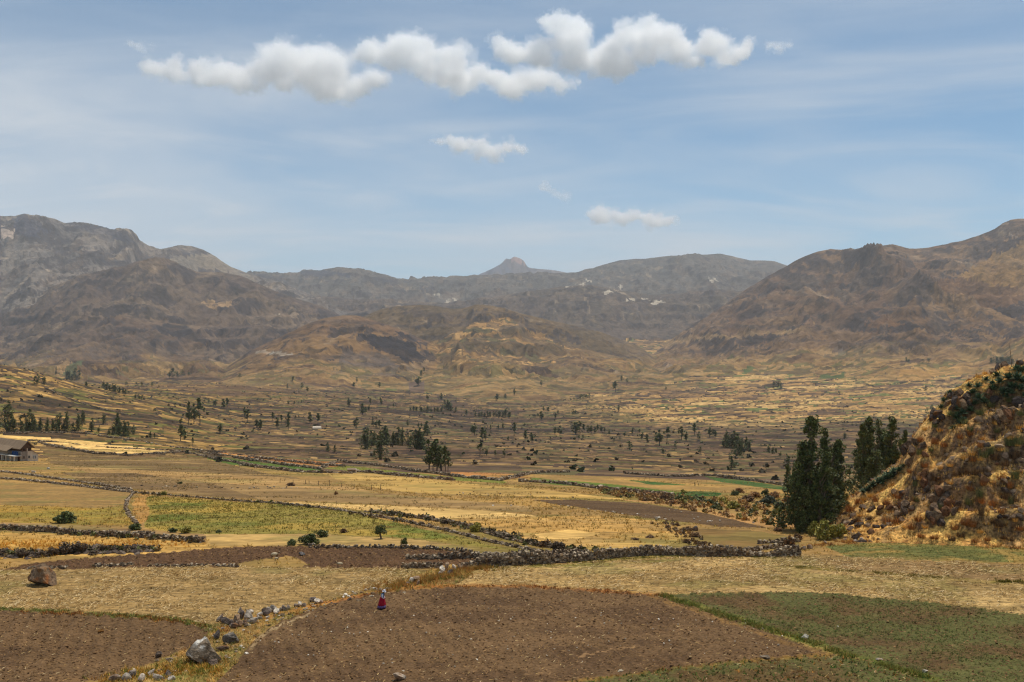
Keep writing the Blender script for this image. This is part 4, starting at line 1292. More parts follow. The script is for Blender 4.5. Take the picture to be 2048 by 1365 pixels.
def eucalypt_data(seed, n, style):
    """height 1, base at 0. style: column (leafy to the ground), tall (bare trunk below), round"""
    rng = np.random.RandomState(seed)
    stems = []
    cents, rads = [], []
    nst = {'column': rng.randint(2, 4), 'tall': rng.randint(1, 3), 'round': 1}[style]
    for k in range(nst):
        top = 1.0 if k == 0 else rng.uniform(.62, .9)
        ox, oy = (0, 0) if k == 0 else rng.normal(0, .055, 2)
        lx, ly = rng.normal(0, .02, 2)
        path = [(ox * .3 + lx * 0, oy * .3, -.03), (ox * .6, oy * .6, .25 * top), (ox + lx, oy + ly, .6 * top), (ox + lx * 1.5, oy + ly * 1.5, .95 * top)]
        stems.append(tube(path, [.016, .012, .008, .002]))
        lo = {'column': .05, 'tall': .30, 'round': .22}[style]
        nc = {'column': 60, 'tall': 30, 'round': 30}[style]
        for c in range(nc):
            t = rng.uniform(0, 1) ** .85
            z = lo * top + (top * .985 - lo * top) * t
            if style == 'column':
                env = .19 * (1 - t) ** .75 * (.8 + .4 * rng.uniform()) + .012
            elif style == 'tall':
                env = .12 * np.sin(np.pi * min(1, .16 + t * .84)) ** .7 * (.6 + .7 * rng.uniform()) + .015
            else:
                env = .22 * np.sin(np.pi * min(1, .12 + t * .86)) ** .6 * (.7 + .5 * rng.uniform()) + .02
            a = rng.uniform(0, 2 * np.pi)
            rr = env * rng.uniform(.1, 1.0)
            cents.append((ox + lx + math.cos(a) * rr, oy + ly + math.sin(a) * rr, z))
            q = rng.uniform(.034, .066) * (1.0 if style != 'round' else 1.3) * (1 - .45 * t)
            rads.append((q, q, q * rng.uniform(1.0, 1.8)))
    # limbs
    for c in cents[::4]:
        stems.append(tube([(c[0] * .2, c[1] * .2, max(.04, c[2] - .14)), c], [.005, .002], 4))
    lv, lf, lc = leaf_cloud(rng, np.array(cents), np.array(rads), n, (.0165 if n > 5000 else .0135) * (5200 / n) ** .43, GREENS)
    tv, tf = join(stems)
    return (lv, lf, lc), (tv, tf)


TREE_MESH = {}
ORD = 'first second third fourth fifth sixth seventh eighth ninth tenth eleventh twelfth thirteenth fourteenth fifteenth sixteenth seventeenth eighteenth nineteenth twentieth twenty-first twenty-second twenty-third twenty-fourth twenty-fifth twenty-sixth twenty-seventh twenty-eighth twenty-ninth thirtieth thirty-first thirty-second thirty-third thirty-fourth'.split()


def tree_mesh(kind, seed, n, style):
    key = (kind, seed)
    if key in TREE_MESH:
        return TREE_MESH[key]
    (lv, lf, lc), (tv, tf) = eucalypt_data(seed, n, style)
    a = mesh_np('crown', lv, lf, M['leaf'], None, lc)
    b = mesh_np('trunk', tv, tf, M['trunk'], None)
    ma, mb = a.data, b.data
    # one joined mesh for trees too small to show their parts
    jv, jf = join([(lv, lf), (tv, tf)])
    jc = np.concatenate([lc, np.tile(np.array([.14, .11, .08]), (len(tv), 1))])
    c = mesh_np('tree', jv, jf, M['leaf'], None, jc)
    mc = c.data
    for o in (a, b, c):
        bpy.data.objects.remove(o)
    TREE_MESH[key] = (ma, mb, mc)
    return TREE_MESH[key]


def plant_tree(name, label, group, base, height, kind='mid', style='tall', wide=1.0, seed=0, rz=0.0):
    n = {'near': 10500, 'mid': 1100, 'far': 240}[kind]
    sd = {'near': seed, 'mid': 100 + seed % 7, 'far': 200 + seed % 6}[kind]
    sd = sd * 3 + {'column': 0, 'tall': 1, 'round': 2}[style]
    ma, mb, mc = tree_mesh(kind, sd, n, style)
    if kind == 'far':
        o = bpy.data.objects.new(name, mc)
        link(o)
        o.location = base
    else:
        o = empty(name, base)
        ca = link(bpy.data.objects.new('crown', ma), o)
        cb = link(bpy.data.objects.new('trunk', mb), o)
    o.scale = (height * wide, height * wide, height)
    o.rotation_euler = (0, 0, rz)
    tag(o, label, 'tree', group)
    return o


# the two big clumps on the right: (u, v of foot, top v, width factor)
for i, (u, vb, vt, w, lab) in enumerate([
    (1620, 1062, 830, 1.05, 'tallest dark eucalyptus of the front clump, spire topped'),
    (1656, 1058, 858, .95, 'second tallest eucalyptus of the front clump, right of the spire'),
    (1598, 1064, 925, .95, 'lower dark eucalyptus at the left edge of the front clump'),
    (1640, 1066, 905, 1.0, 'dense eucalyptus standing before the spire topped one'),
    (1676, 1052, 892, .6, 'thin eucalyptus at the right edge of the front clump'),
]):
    b = at(u, vb)
    plant_tree('eucalyptus_tree', lab, 'front clump of dark eucalypts beside the hillside', b, (vb - vt) * px(b.y), 'near', 'column', w * 1.18, i, i * 1.3)
for i, (u, vt, w, lab) in enumerate([
    (1730, 848, .8, 'leftmost eucalyptus of the clump half hidden by the hillside'),
    (1742, 838, .95, 'second eucalyptus from the left in the clump behind the hillside'),
    (1764, 838, 1.0, 'middle eucalyptus of the clump behind the hillside'),
    (1784, 836, .95, 'tallest eucalyptus of the clump behind the hillside'),
    (1806, 862, .7, 'rightmost eucalyptus of the clump behind the hillside'),
    (1734, 905, .8, 'low bushy eucalyptus at the left foot of the hidden clump'),
    (1750, 900, 1.05, 'low bushy eucalyptus in front of the hidden clump'),
    (1786, 895, 1.0, 'low dark eucalyptus beside the hillside crest'),
]):
    d = 168.0 + (i % 3) * 5 - (6 if i > 4 else 0)
    b = Vector(((u - CX) / F * d, d, ground(u, d)))
    top = (CY - vt) * d / F
    plant_tree('eucalyptus_tree', lab, 'clump of dark eucalypts behind the hillside', b, top - b.z, 'near', 'column', w * 1.15, 5 + i % 4, i * 2.1)
b = at(1575, 990)
plant_tree('eucalyptus_tree', 'thin open tree just left of the front clump', None, b, 62 * px(b.y), 'mid', 'tall', 1.0, 3)

# every other tree of the valley: (u, foot v, height) lists by place
SPOTS = [
    ('eucalyptus_tree', 'dark eucalyptus in the row behind the wall at far left', 'row of eucalypts behind the house', 'column', 1.1,
     [(15, 864, 64), (28, 866, 34), (41, 866, 36), (52, 864, 30), (58, 864, 48), (69, 865, 32), (79, 864, 28), (95, 865, 30), (104, 864, 28), (112, 865, 20), (119, 864, 40), (128, 864, 24), (134, 864, 42), (146, 864, 22), (157, 862, 36), (164, 850, 32), (184, 864, 30), (198, 866, 16)]),
    ('eucalyptus_tree', 'dark eucalyptus in the bushy clump right of the row', 'bushy clump on the left slope', 'column', 1.35,
     [(233, 868, 44), (240, 871, 30), (247, 872, 32), (256, 871, 30), (267, 870, 22), (218, 868, 13), (226, 870, 24)]),
    ('eucalyptus_tree', 'lone eucalyptus above the bushy clump on the left slope', None, 'column', 1.1, [(207, 849, 24)]),
    ('eucalyptus_tree', 'tall slender eucalyptus of the trio standing free on the left slope', 'three tall eucalypts on the left slope', 'tall', 1.0,
     [(377, 850, 46), (388, 848, 42), (400, 852, 56)]),
    ('eucalyptus_tree', 'dark tree lower down the left slope terraces', 'scattered trees on the left slope terraces', 'tall', 1.4,
     [(361, 882, 34), (369, 880, 24), (385, 890, 15), (362, 850, 15), (301, 877, 15), (309, 878, 12), (441, 867, 21)]),
    ('eucalyptus_tree', 'dark tree on the skyline of the left slope', 'trees on the crest of the left slope', 'column', 1.4,
     [(133, 757, 15), (139, 758, 19), (146, 760, 17), (152, 760, 25), (75, 768, 20), (88, 769, 17), (112, 748, 8), (173, 772, 11)]),
    ('eucalyptus_tree', 'dark tree in the line running down the left slope crest', 'line of trees below the left crest', 'column', 1.5,
     [(207, 776, 16), (214, 780, 16), (220, 781, 13), (226, 782, 15), (232, 784, 17), (239, 786, 14), (245, 787, 13), (251, 789, 12), (271, 797, 9), (278, 798, 9), (284, 798, 7)]),
    ('eucalyptus_tree', 'small dark tree on the terraces left of the valley centre', 'scattered trees left of the valley centre', 'tall', 1.5,
     [(417, 807, 10), (431, 813, 15), (447, 817, 20), (455, 815, 18), (495, 843, 25), (490, 834, 20), (514, 856, 17), (521, 860, 22), (513, 856, 16), (555, 856, 20), (545, 842, 17), (577, 860, 18), (577, 845, 22), (563, 845, 15), (620, 847, 24), (636, 849, 22), (546, 869, 8), (535, 868, 8), (586, 762, 10), (614, 784, 12), (661, 795, 8), (604, 778, 12), (575, 778, 10), (565, 776, 8), (576, 810, 9), (588, 812, 10)]),
    ('eucalyptus_tree', 'small tree on the gravelly valley floor under the left mountain', 'far trees under the left mountain', 'round', 1.5,
     [(339, 757, 14), (346, 757, 20), (355, 756, 13), (365, 751, 11), (377, 752, 9), (252, 772, 9), (262, 773, 8), (272, 773, 9), (283, 774, 10), (293, 774, 8), (304, 773, 9), (316, 774, 8), (480, 757, 10), (434, 771, 6), (446, 770, 7), (456, 769, 8)]),
    ('eucalyptus_tree', 'dark eucalyptus of the dense grove left of the tall pair', 'dense grove in the valley centre', 'column', 1.35,
     [(735, 898, 44), (743, 892, 34), (749, 891, 30), (768, 890, 40), (774, 889, 32), (788, 889, 28), (797, 890, 40), (804, 891, 36), (816, 891, 26), (832, 898, 40), (838, 898, 44), (843, 897, 32), (854, 872, 32), (850, 868, 20)]),
    ('eucalyptus_tree', 'broad dark tree in front of the dense grove', None, 'column', 1.5, [(762, 920, 60)]),
    ('eucalyptus_tree', 'small dark tree of the pair on the olive terrace', 'pair of small trees on the olive terrace', 'column', 1.2, [(656, 904, 22), (670, 905, 17)]),
    ('eucalyptus_tree', 'tall eucalyptus with bare trunk in the group beside the green strip', 'tall bare trunked eucalypts beside the green strip', 'tall', 1.15,
     [(858, 944, 66), (866, 946, 62), (874, 946, 70), (883, 945, 54), (891, 947, 56), (896, 946, 44)]),
    ('eucalyptus_tree', 'dark tree in the middle of the valley right of the tall group', 'trees right of the tall group', 'tall', 1.4,
     [(949, 871, 26), (944, 869, 20), (965, 883, 30), (971, 882, 22), (960, 911, 27), (973, 912, 16), (990, 913, 13), (1009, 914, 16), (966, 850, 9), (981, 859, 10), (997, 860, 11), (1006, 860, 13), (1029, 866, 22), (1050, 886, 25), (1064, 886, 21), (1016, 882, 10), (1110, 871, 17), (1120, 871, 20)]),
    ('eucalyptus_tree', 'dark tree in the loose line across the middle of the valley', 'loose line of trees across the valley', 'tall', 1.5,
     [(1152, 870, 28), (1160, 868, 26), (1168, 866, 18), (1176, 867, 16), (1183, 867, 17), (1190, 867, 15), (1196, 866, 17), (1202, 865, 14), (1209, 866, 10), (1218, 871, 12), (1158, 878, 9), (1166, 878, 9), (1250, 873, 11), (1265, 868, 13), (1284, 880, 16), (1294, 886, 18), (1278, 868, 9), (1319, 892, 33), (1313, 886, 22), (1334, 883, 30), (1363, 880, 28), (1372, 883, 20), (1389, 871, 24), (1398, 881, 18), (1419, 875, 22), (1426, 872, 14), (1430, 879, 18)]),
    ('eucalyptus_tree', 'lone dark tree on the brown terraces right of centre', 'lone trees on the brown terraces', 'round', 1.2,
     [(1258, 902, 23), (1326, 912, 16), (1350, 901, 14), (1401, 908, 15), (1264, 941, 8), (1390, 973, 8), (1397, 973, 6), (1470, 952, 9), (1352, 890, 8), (1228, 884, 8), (1240, 880, 7)]),
    ('eucalyptus_tree', 'dark tree of the grove left of the tall front clump', 'grove on the right of the valley', 'column', 1.35,
     [(1447, 895, 17), (1454, 896, 34), (1462, 897, 30), (1469, 898, 38), (1477, 912, 42), (1484, 903, 28), (1492, 899, 26), (1499, 901, 22), (1463, 936, 26), (1459, 918, 12), (1539, 906, 18), (1546, 908, 15), (1553, 906, 12), (1561, 913, 11), (1573, 930, 24), (1689, 878, 14)]),
    ('eucalyptus_tree', 'tiny dark tree of the far row below the domed hill', 'far rows of trees below the domed hill', 'column', 1.5,
     [(820, 822, 9), (827, 823, 12), (834, 823, 11), (841, 824, 13), (848, 824, 12), (855, 824, 14), (862, 825, 10), (869, 825, 11), (876, 825, 12), (884, 824, 12), (889, 819, 20), (896, 820, 22), (903, 822, 16), (912, 824, 12), (932, 829, 11),
      (951, 833, 10), (957, 834, 11), (963, 834, 12), (969, 834, 11), (975, 834, 13), (981, 834, 12), (987, 834, 12), (993, 834, 13), (999, 834, 14), (1005, 834, 13), (1011, 836, 20), (1017, 835, 14)]),
    ('eucalyptus_tree', 'small dark tree on the fields at the foot of the ochre hill', 'far trees at the foot of the ochre hill', 'tall', 1.6,
     [(713, 857, 24), (697, 814, 18), (725, 830, 24), (731, 830, 16), (738, 822, 12), (762, 811, 16), (741, 810, 13), (759, 775, 11), (746, 854, 16), (753, 854, 14), (759, 857, 17), (816, 854, 14), (837, 855, 10), (843, 855, 9), (883, 800, 15), (872, 796, 8), (856, 801, 14), (846, 798, 8), (837, 772, 20), (842, 757, 16), (848, 747, 12), (708, 778, 13), (713, 766, 12), (705, 790, 8), (774, 816, 8), (787, 816, 9), (801, 820, 8)]),
    ('eucalyptus_tree', 'small dark tree on the fields below the ochre slopes', 'far trees below the ochre slopes', 'tall', 1.6,
     [(1029, 791, 14), (1010, 802, 14), (994, 802, 15), (997, 812, 8), (1043, 783, 8), (1083, 773, 12), (1083, 841, 19), (1076, 836, 10), (1111, 838, 13), (1116, 830, 10), (1096, 827, 13), (1087, 822, 10), (1146, 830, 12), (1151, 829, 9), (1237, 824, 14), (1231, 785, 22), (1228, 776, 12), (1262, 798, 8), (1269, 769, 8), (1243, 763, 12), (1254, 765, 9)]),
    ('eucalyptus_tree', 'tiny dark tree of the short dense hedge row in the right valley', 'short dense row in the right valley', 'round', 1.6,
     [(1141, 802, 6), (1148, 801, 7), (1154, 801, 6), (1161, 799, 11), (1167, 799, 10), (1173, 798, 10), (1179, 798, 11)]),
    ('eucalyptus_tree', 'tiny dark tree in the golden fields of the right valley', 'far trees in the golden right valley', 'round', 1.4,
     [(1332, 782, 9), (1315, 774, 8), (1326, 785, 8), (1340, 790, 7), (1303, 819, 6), (1354, 780, 6), (1397, 715, 8), (1404, 716, 8), (1446, 703, 6), (1548, 779, 15), (1556, 779, 18), (1562, 779, 10), (1678, 790, 9), (1685, 790, 8), (1689, 790, 8), (1530, 785, 6), (1852, 784, 12), (1812, 727, 12), (1818, 726, 9), (1846, 727, 9), (1857, 727, 11), (1804, 831, 6), (1854, 829, 14), (1864, 824, 14), (1914, 779, 9), (1928, 778, 12)]),
    ('eucalyptus_tree', 'tiny dark tree of the dense far row beside the hillside crest', 'dense far row beside the hillside crest', 'column', 1.6,
     [(1983 + 4.6 * k, 727, 12 + (k % 3) * 2) for k in range(10)]),
]
tr = random.Random(9)
tn = 0
for (nm, lab0, grp, style, wide, lst) in SPOTS:
    lst = sorted(q for q in lst if q[2] > 8 or len(lst) < 12)
    for qi, (u, v, h) in enumerate(lst):
        lab = lab0
        if len(lst) > 1:
            if qi == 0:
                lab = 'leftmost ' + lab0
            elif qi == len(lst) - 1:
                lab = 'rightmost ' + lab0
            else:
                lab = ORD[qi] + ' from left, ' + lab0
        if len(lab.split()) > 16:
            lab = ' '.join(lab.split()[:16])
        b = at(u, v)
        ht = h * px(b.y)
        kind = 'mid' if h >= 26 else 'far'
        b.z -= ht * .02
        plant_tree(nm, lab, grp, b, ht, kind, style, wide * 1.25 * tr.uniform(.85, 1.2), tn, tr.uniform(0, 6.3))
        tn += 1


# ------------------------------------------------------------------ bushes
def bush_data(seed, n, tones, size, flat=1.0, bright=1.0):
    rng = np.random.RandomState(seed)
    c, r = [], []
    for k in range(26):
        d = rng.normal(size=3)
        d /= np.linalg.norm(d)
        d[2] = abs(d[2])
        q = rng.uniform(.3, .85)
        c.append((d[0] * q * .5, d[1] * q * .5, .12 + d[2] * q * .72 * flat))
        s = rng.uniform(.12, .22)
        r.append((s, s, s * .9))
    return leaf_cloud(rng, np.array(c), np.array(r), n, size, tones, .0, bright)


BUSH = {}
BT = {
    'green': GREENS + [(62, 74, 36)],
    'grey': [(66, 74, 52), (84, 90, 64), (52, 60, 42)],
    'yellow': [(132, 128, 48), (152, 138, 52), (110, 112, 44), (168, 146, 62)],
    'brown': [(98, 72, 44), (120, 84, 48), (76, 58, 40), (140, 98, 54)],
    'rust': [(160, 112, 62), (136, 96, 54), (176, 128, 70), (112, 82, 50)],
    'darkbrown': [(86, 70, 52), (104, 82, 58), (70, 58, 46), (120, 98, 70)],
}


def plant_bush(name, label, base, w, h, tone='green', seed=1, group=None, n=900, trunk=False):
    key = (tone, seed % 4, n)
    if key not in BUSH:
        v, f, c = bush_data(hash(tone) % 97 * 0 + seed % 4 + len(tone) * 7, n, BT[tone], .075 * (900 / n) ** .33)
        o = mesh_np('foliage', v, f, M['leaf'], None, c)
        BUSH[key] = o.data
        bpy.data.objects.remove(o)
    e = empty(name, base)
    o = link(bpy.data.objects.new('foliage', BUSH[key]), e)
    o.scale = (w, w * .9, h)
    o.rotation_euler = (0, 0, seed * 1.7)
    rg = random.Random(seed)
    stems = []
    for k in range(4):
        a = k * 1.6 + seed
        stems.append(tube([(0.03 * w * math.cos(a), .03 * w * math.sin(a), -.05 * h), (.2 * w * math.cos(a), .2 * w * math.sin(a), .6 * h)], [.03 * w, .012 * w], 4))
    if trunk:
        stems = [tube([(0.05 * w, 0, -.05 * h), (0, 0, .25 * h), (-.05 * w, 0, .6 * h)], [.07 * w, .05 * w, .03 * w], 6)]
        o.location = (0, 0, .28 * h)
        o.scale = (w, w * .9, h * .72)
    sv, sf = join(stems)
    mesh_np('stem', sv, sf, M['trunk'], e)
    tag(e, label, 'bush', group)
    return e


for i, (u, v, w, h, tone, n, trunk, lab) in enumerate([
    (131, 1046, 52, 28, 'green', 2600, 0, 'big round dark bush alone on the yellow pasture'),
    (270, 1060, 32, 19, 'green', 1500, 0, 'dark green bush at the foot of the curved wall'),
    (345, 1065, 22, 13, 'green', 900, 0, 'small dark bush at the pasture foot, left of a paler one'),
    (372, 1067, 30, 17, 'yellow', 900, 0, 'olive bush at the green pasture foot'),
    (437, 1066, 14, 8, 'green', 900, 0, 'tiny dark bush right of the olive bush'),
    (618, 1089, 46, 32, 'green', 2600, 0, 'largest round dark bush above the sheep field'),
    (642, 1074, 30, 20, 'green', 1500, 0, 'dark bush peeping out behind the largest round bush'),
    (583, 1091, 25, 16, 'green', 1500, 0, 'small round bush left of the largest round bush'),
    (761, 1078, 30, 32, 'green', 1500, 1, 'small tree like bush with bare leaning stem on the green pasture'),
    (808, 1091, 16, 22, 'green', 900, 0, 'narrow upright dark bush right of the small tree'),
    (686, 1066, 18, 12, 'brown', 900, 0, 'brown shrub between round bush and small tree'),
    (953, 1064, 30, 22, 'yellow', 1500, 0, 'olive bush standing in the tangled rubble wall'),
    (1115, 1102, 36, 26, 'darkbrown', 1500, 0, 'dark shrub at the lower end of the tangled wall'),
    (1088, 1094, 28, 18, 'brown', 900, 0, 'brown shrub left of the dark shrub at the wall end'),
    (1058, 1088, 24, 15, 'darkbrown', 900, 0, 'dark shrub on the rubble above the wall end'),
    (1016, 1078, 24, 14, 'darkbrown', 900, 0, 'low dark shrub midway along the rubble wall'),
    (890, 1048, 20, 12, 'darkbrown', 900, 0, 'dark shrub at the upper rubble wall'),
    (1652, 1080, 56, 48, 'yellow', 2600, 0, 'large yellow green bush in front of the front tree clump'),
    (1676, 1076, 44, 40, 'yellow', 1500, 0, 'yellow green bush right of the largest yellow one'),
    (1630, 1072, 36, 34, 'yellow', 1500, 0, 'yellow green bush against the tree trunks'),
    (1712, 1072, 22, 14, 'yellow', 900, 0, 'small yellow green bush at the hillside foot'),
    (1728, 1076, 18, 20, 'grey', 900, 0, 'grey green shrub beside the foot stones'),
    (1580, 1102, 26, 40, 'brown', 900, 0, 'tall brown shrub at the right end of the stone wall'),
    (1596, 1080, 24, 18, 'brown', 900, 0, 'brown shrub under the front tree clump'),
    (1556, 1063, 20, 10, 'brown', 900, 0, 'rounded brown shrub on the tan strip'),
    (1395, 1004, 36, 18, 'green', 900, 0, 'dark green bush on the bank below the dark green field'),
    (1362, 1002, 26, 16, 'green', 900, 0, 'dark bush at the left end of the bank'),
    (1420, 1010, 30, 16, 'green', 900, 0, 'green bush in the middle of the bank'),
    (1446, 1008, 30, 20, 'yellow', 900, 0, 'bright yellow green bush on the bank'),
    (1468, 1018, 36, 20, 'yellow', 900, 0, 'second bright yellow green bush on the bank, lower right'),
    (1430, 1018, 22, 10, 'green', 900, 0, 'low green bush under the bright yellow one'),
    (1366, 988, 18, 11, 'yellow', 900, 0, 'yellowish bush right of the dark bank bush'),
    (1470, 992, 22, 14, 'green', 900, 0, 'dark bush at the top of the bank'),
    (1535, 1010, 44, 26, 'grey', 900, 0, 'wide grey green bush on the eroded bank'),
    (1498, 1004, 36, 18, 'brown', 900, 0, 'brown shrub on the eroded bank'),
    (1560, 1020, 30, 24, 'grey', 900, 0, 'grey bush beside the front clump'),
    (1330, 1000, 30, 14, 'brown', 900, 0, 'brown shrub at the left of the bank'),
    (1215, 984, 22, 10, 'green', 900, 0, 'dark bush line piece under the long green strip'),
    (1250, 988, 24, 9, 'brown', 900, 0, 'brown shrub under the long green strip'),
    (1530, 990, 18, 16, 'green', 900, 0, 'dark round bush above the eroded bank'),
    (328, 991, 18, 12, 'yellow', 900, 0, 'olive bush growing in the long stone wall'),
    (672, 990, 10, 10, 'rust', 900, 0, 'bright orange dead shrub in the tan field'),
    (583, 972, 24, 9, 'brown', 900, 0, 'heap of dry branches in the brown field'),
    (360, 968, 12, 6, 'green', 900, 0, 'small bush on the slope left of the branch heap'),
]):
    b = at(u, v)
    s = px(b.y)
    plant_bush('bush', lab, b, w * s, h * s, tone, i, None, n, bool(trunk))
# brown shrubs on the banks
br_ = random.Random(31)
for (lab, grp, lst, tone) in [
    ('rust brown dry shrub on the eroded slope above the wall', 'dry shrubs on the eroded slope', [(1352, 1052, 20, 8), (1376, 1062, 22, 10), (1392, 1074, 22, 11), (1372, 1086, 22, 11), (1404, 1090, 20, 10), (1300, 1076, 24, 7), (1270, 1080, 18, 6), (1320, 1098, 16, 7), (1432, 1098, 16, 9)], 'brown'),
    ('dark dry shrub in the mound beside the yellow straw field', 'shrubs on the stony mound', [(6, 1112, 40, 20), (46, 1114, 36, 20), (76, 1114, 34, 18), (104, 1112, 34, 22), (132, 1108, 44, 32), (160, 1106, 40, 30), (186, 1110, 26, 14), (206, 1104, 34, 20), (232, 1103, 32, 16), (258, 1102, 32, 16), (284, 1101, 32, 16), (302, 1100, 22, 14), (-30, 1112, 44, 22)], 'darkbrown'),
    ('brown shrub on the bank under the green strips', 'brown shrubs along the bank', [(1290, 992, 30, 12), (1312, 996, 28, 14), (1480, 986, 26, 14), (1512, 996, 30, 18), (1548, 996, 30, 18), (1575, 1006, 24, 20), (1345, 1008, 26, 12), (1490, 1020, 24, 14)], 'rust'),
]:
    for k, (u, v, w, h) in enumerate(sorted(lst)):
        b = at(u, v)
        s = px(b.y)
        plant_bush('shrub', (ORD[k] + ' from left, ' + lab), b, w * s, h * s, tone, k + 50, grp, 900)


# ------------------------------------------------------------------ hillside plants
def blades(rng, n, hmin, hmax, spread, lean, wid, tones):
    """upright blades from one root: verts, faces, colours, unit sized"""
    a = rng.uniform(0, 2 * np.pi, n)
    r = spread * rng.uniform(0, 1, n) ** .5 * .35
    bx, by = np.cos(a) * r, np.sin(a) * r
    h = rng.uniform(hmin, hmax, n)
    ln = lean * rng.uniform(.2, 1, n)
    a2 = a + rng.normal(0, .5, n)
    tx, ty = bx + np.cos(a2) * ln, by + np.sin(a2) * ln
    wx, wy = -np.sin(a2) * wid, np.cos(a2) * wid
    z0 = np.zeros(n) - .03
    v = np.stack([np.stack([bx - wx, by - wy, z0], -1), np.stack([bx + wx, by + wy, z0], -1), np.stack([tx, ty, h], -1)], 1).reshape(-1, 3)
    f = np.arange(n * 3).reshape(n, 3)
    tn_ = np.array([srgb(*c) for c in tones])
    col = tn_[rng.randint(0, len(tn_), n)] * rng.uniform(.75, 1.25, (n, 1))
    return v, f, np.repeat(col, 3, axis=0)


GOLD = [(226, 176, 92), (206, 154, 76), (236, 192, 112), (186, 136, 66)]
RUST = [(176, 116, 60), (150, 98, 52), (192, 130, 68), (122, 84, 50)]
DKB = [(108, 84, 58), (88, 70, 52), (130, 100, 66)]
TUFT = {}
for key, tones, n in (('gold', GOLD, 130), ('rust', RUST, 150), ('dark', DKB, 150), ('grey', [(104, 110, 66), (84, 92, 54), (124, 122, 78)], 150)):
    for k in range(3):
        rg = np.random.RandomState(700 + k)
        v, f, c = blades(rg, n, .45, 1.0, 1.0, .42, .022, tones)
        o = mesh_np('tuft', v, f, M['grass'], None, c)
        TUFT[(key, k)] = o.data
        bpy.data.objects.remove(o)


def tuft(name, label, base, w, h, tone, seed, group, cat='grass tuft'):
    o = link(bpy.data.objects.new(name, TUFT[(tone, seed % 3)]))
    o.location = base
    o.scale = (w, w, h)
    o.rotation_euler = (0, 0, seed * 1.3)
    tag(o, label, cat, group)


def agave_data(seed, n=34):
    rng = np.random.RandomState(seed)
    V, Fc, C, o = [], [], [], 0
    for k in range(n):
        a = k * 2.39996 + rng.normal(0, .1)
        el = .15 + 1.2 * (k / n) + rng.normal(0, .08)
        ln = rng.uniform(.8, 1.1) * (1 - .25 * k / n)
        d = np.array([math.cos(a) * math.cos(el), math.sin(a) * math.cos(el), math.sin(el)])
        side = np.array([-math.sin(a), math.cos(a), 0])
        up = np.cross(d, side) * -1
        w = .085
        pts = [(0, .6), (.35, 1.0), (.7, .75), (1.0, 0.04)]
        for (t, q) in pts:
            c = d * ln * t - np.array([0, 0, .10 * t * t])
            V += [c - side * w * q, c + up * -.03 * q, c + side * w * q]
        for i in range(3):
            b = o + i * 3
            Fc += [(b, b + 1, b + 4, b + 3), (b + 1, b + 2, b + 5, b + 4)]
        tone = np.array(srgb(*[(74, 92, 66), (60, 80, 54), (92, 108, 80)][rng.randint(3)])) * rng.uniform(.7, 1.4)
        C += [tone] * 12
        o += 12
    return np.array(V), np.array(Fc), np.array(C)


M['agave'] = attr_mat('agave_leaf', [(1.0, 3, .3, .7, .85, 1.15)], rough=.7, spec=.12, world_pos=False)
AG = []
for k in range(3):
    v, f, c = agave_data(40 + k)
    o = mesh_np('agave', v, f, M['agave'], None, c)
    AG.append(o.data)
    bpy.data.objects.remove(o)


def agave(label, u, v, w, seed, group):
    b = hill_at(u, v)
    o = link(bpy.data.objects.new('agave', AG[seed % 3]))
    o.location = b + Vector((0, 0, .05))
    s = w * px(b.y) / 1.9
    o.scale = (s, s, s)
    o.rotation_euler = (R(12), 0, seed * 1.1)
    tag(o, label, 'agave', group)


ag = 0
for (lab, grp, lst) in [
    ('blue green agave in the dense bed on the hillside crest', 'agave bed on the crest', [(2000, 768, 30), (2016, 760, 34), (2034, 762, 36), (2046, 748, 34), (2024, 778, 32), (2006, 790, 30), (2040, 788, 30), (1986, 782, 26), (2060, 770, 34), (2012, 800, 28), (1994, 756, 24), (2034, 742, 26), (1972, 764, 20), (1984, 770, 22), (2052, 800, 26), (2022, 792, 28), (2044, 772, 28)]),
    ('spiky agave beside the reddish crag on the hillside', 'agaves around the reddish crag', [(1888, 806, 22), (1900, 790, 22), (1882, 818, 20), (1945, 792, 26), (1958, 800, 28), (1968, 812, 26), (1950, 812, 24), (1940, 826, 28), (1926, 830, 26), (1956, 776, 24), (1975, 800, 22), (1938, 776, 20), (1915, 838, 22), (1912, 824, 20)]),
    ('pale agave with long bright leaves below the reddish crag', 'pale agaves on the slope', [(1920, 852, 32), (1914, 844, 26), (1926, 846, 24), (1906, 862, 20)]),
    ('grey green agave in the strip along the left crest', 'agave strip on the left crest', [(1735, 985, 28), (1748, 975, 30), (1758, 970, 30), (1768, 960, 30), (1778, 955, 30), (1788, 948, 28), (1798, 944, 24), (1742, 980, 26), (1764, 966, 26), (1774, 962, 26), (1726, 988, 22), (1783, 956, 24), (1806, 940, 20)]),
]:
    lst = sorted(lst)
    for qi, (u, v, w) in enumerate(lst):
        agave(ORD[qi] + ' from left, ' + lab, u, v, w * 1.35, ag, grp)
        ag += 1
# bare flower stalks of agaves
for (u, v, ln, lean, lab) in [(2024, 730, 42, -.12, 'tall thin agave stalk rising from the hillside crest'), (1732, 984, 22, -.35, 'thin dry agave stalk before the hidden clump'),
                              (2022, 872, 22, .25, 'bare dead stalk leaning on the grassy hillside'), (2004, 878, 12, .1, 'short bare stalk left of the leaning one')]:
    b = hill_at(u, v)
    s = px(b.y)
    h = ln * s
    v_, f_ = tube([(0, 0, -.2), (lean * h * .5, 0, h * .5), (lean * h, 0, h)], [.05, .04, .02], 6)
    o = mesh_np('agave_stalk', v_, f_, M['trunk'])
    o.location = b
    tag(o, lab, 'stalk')


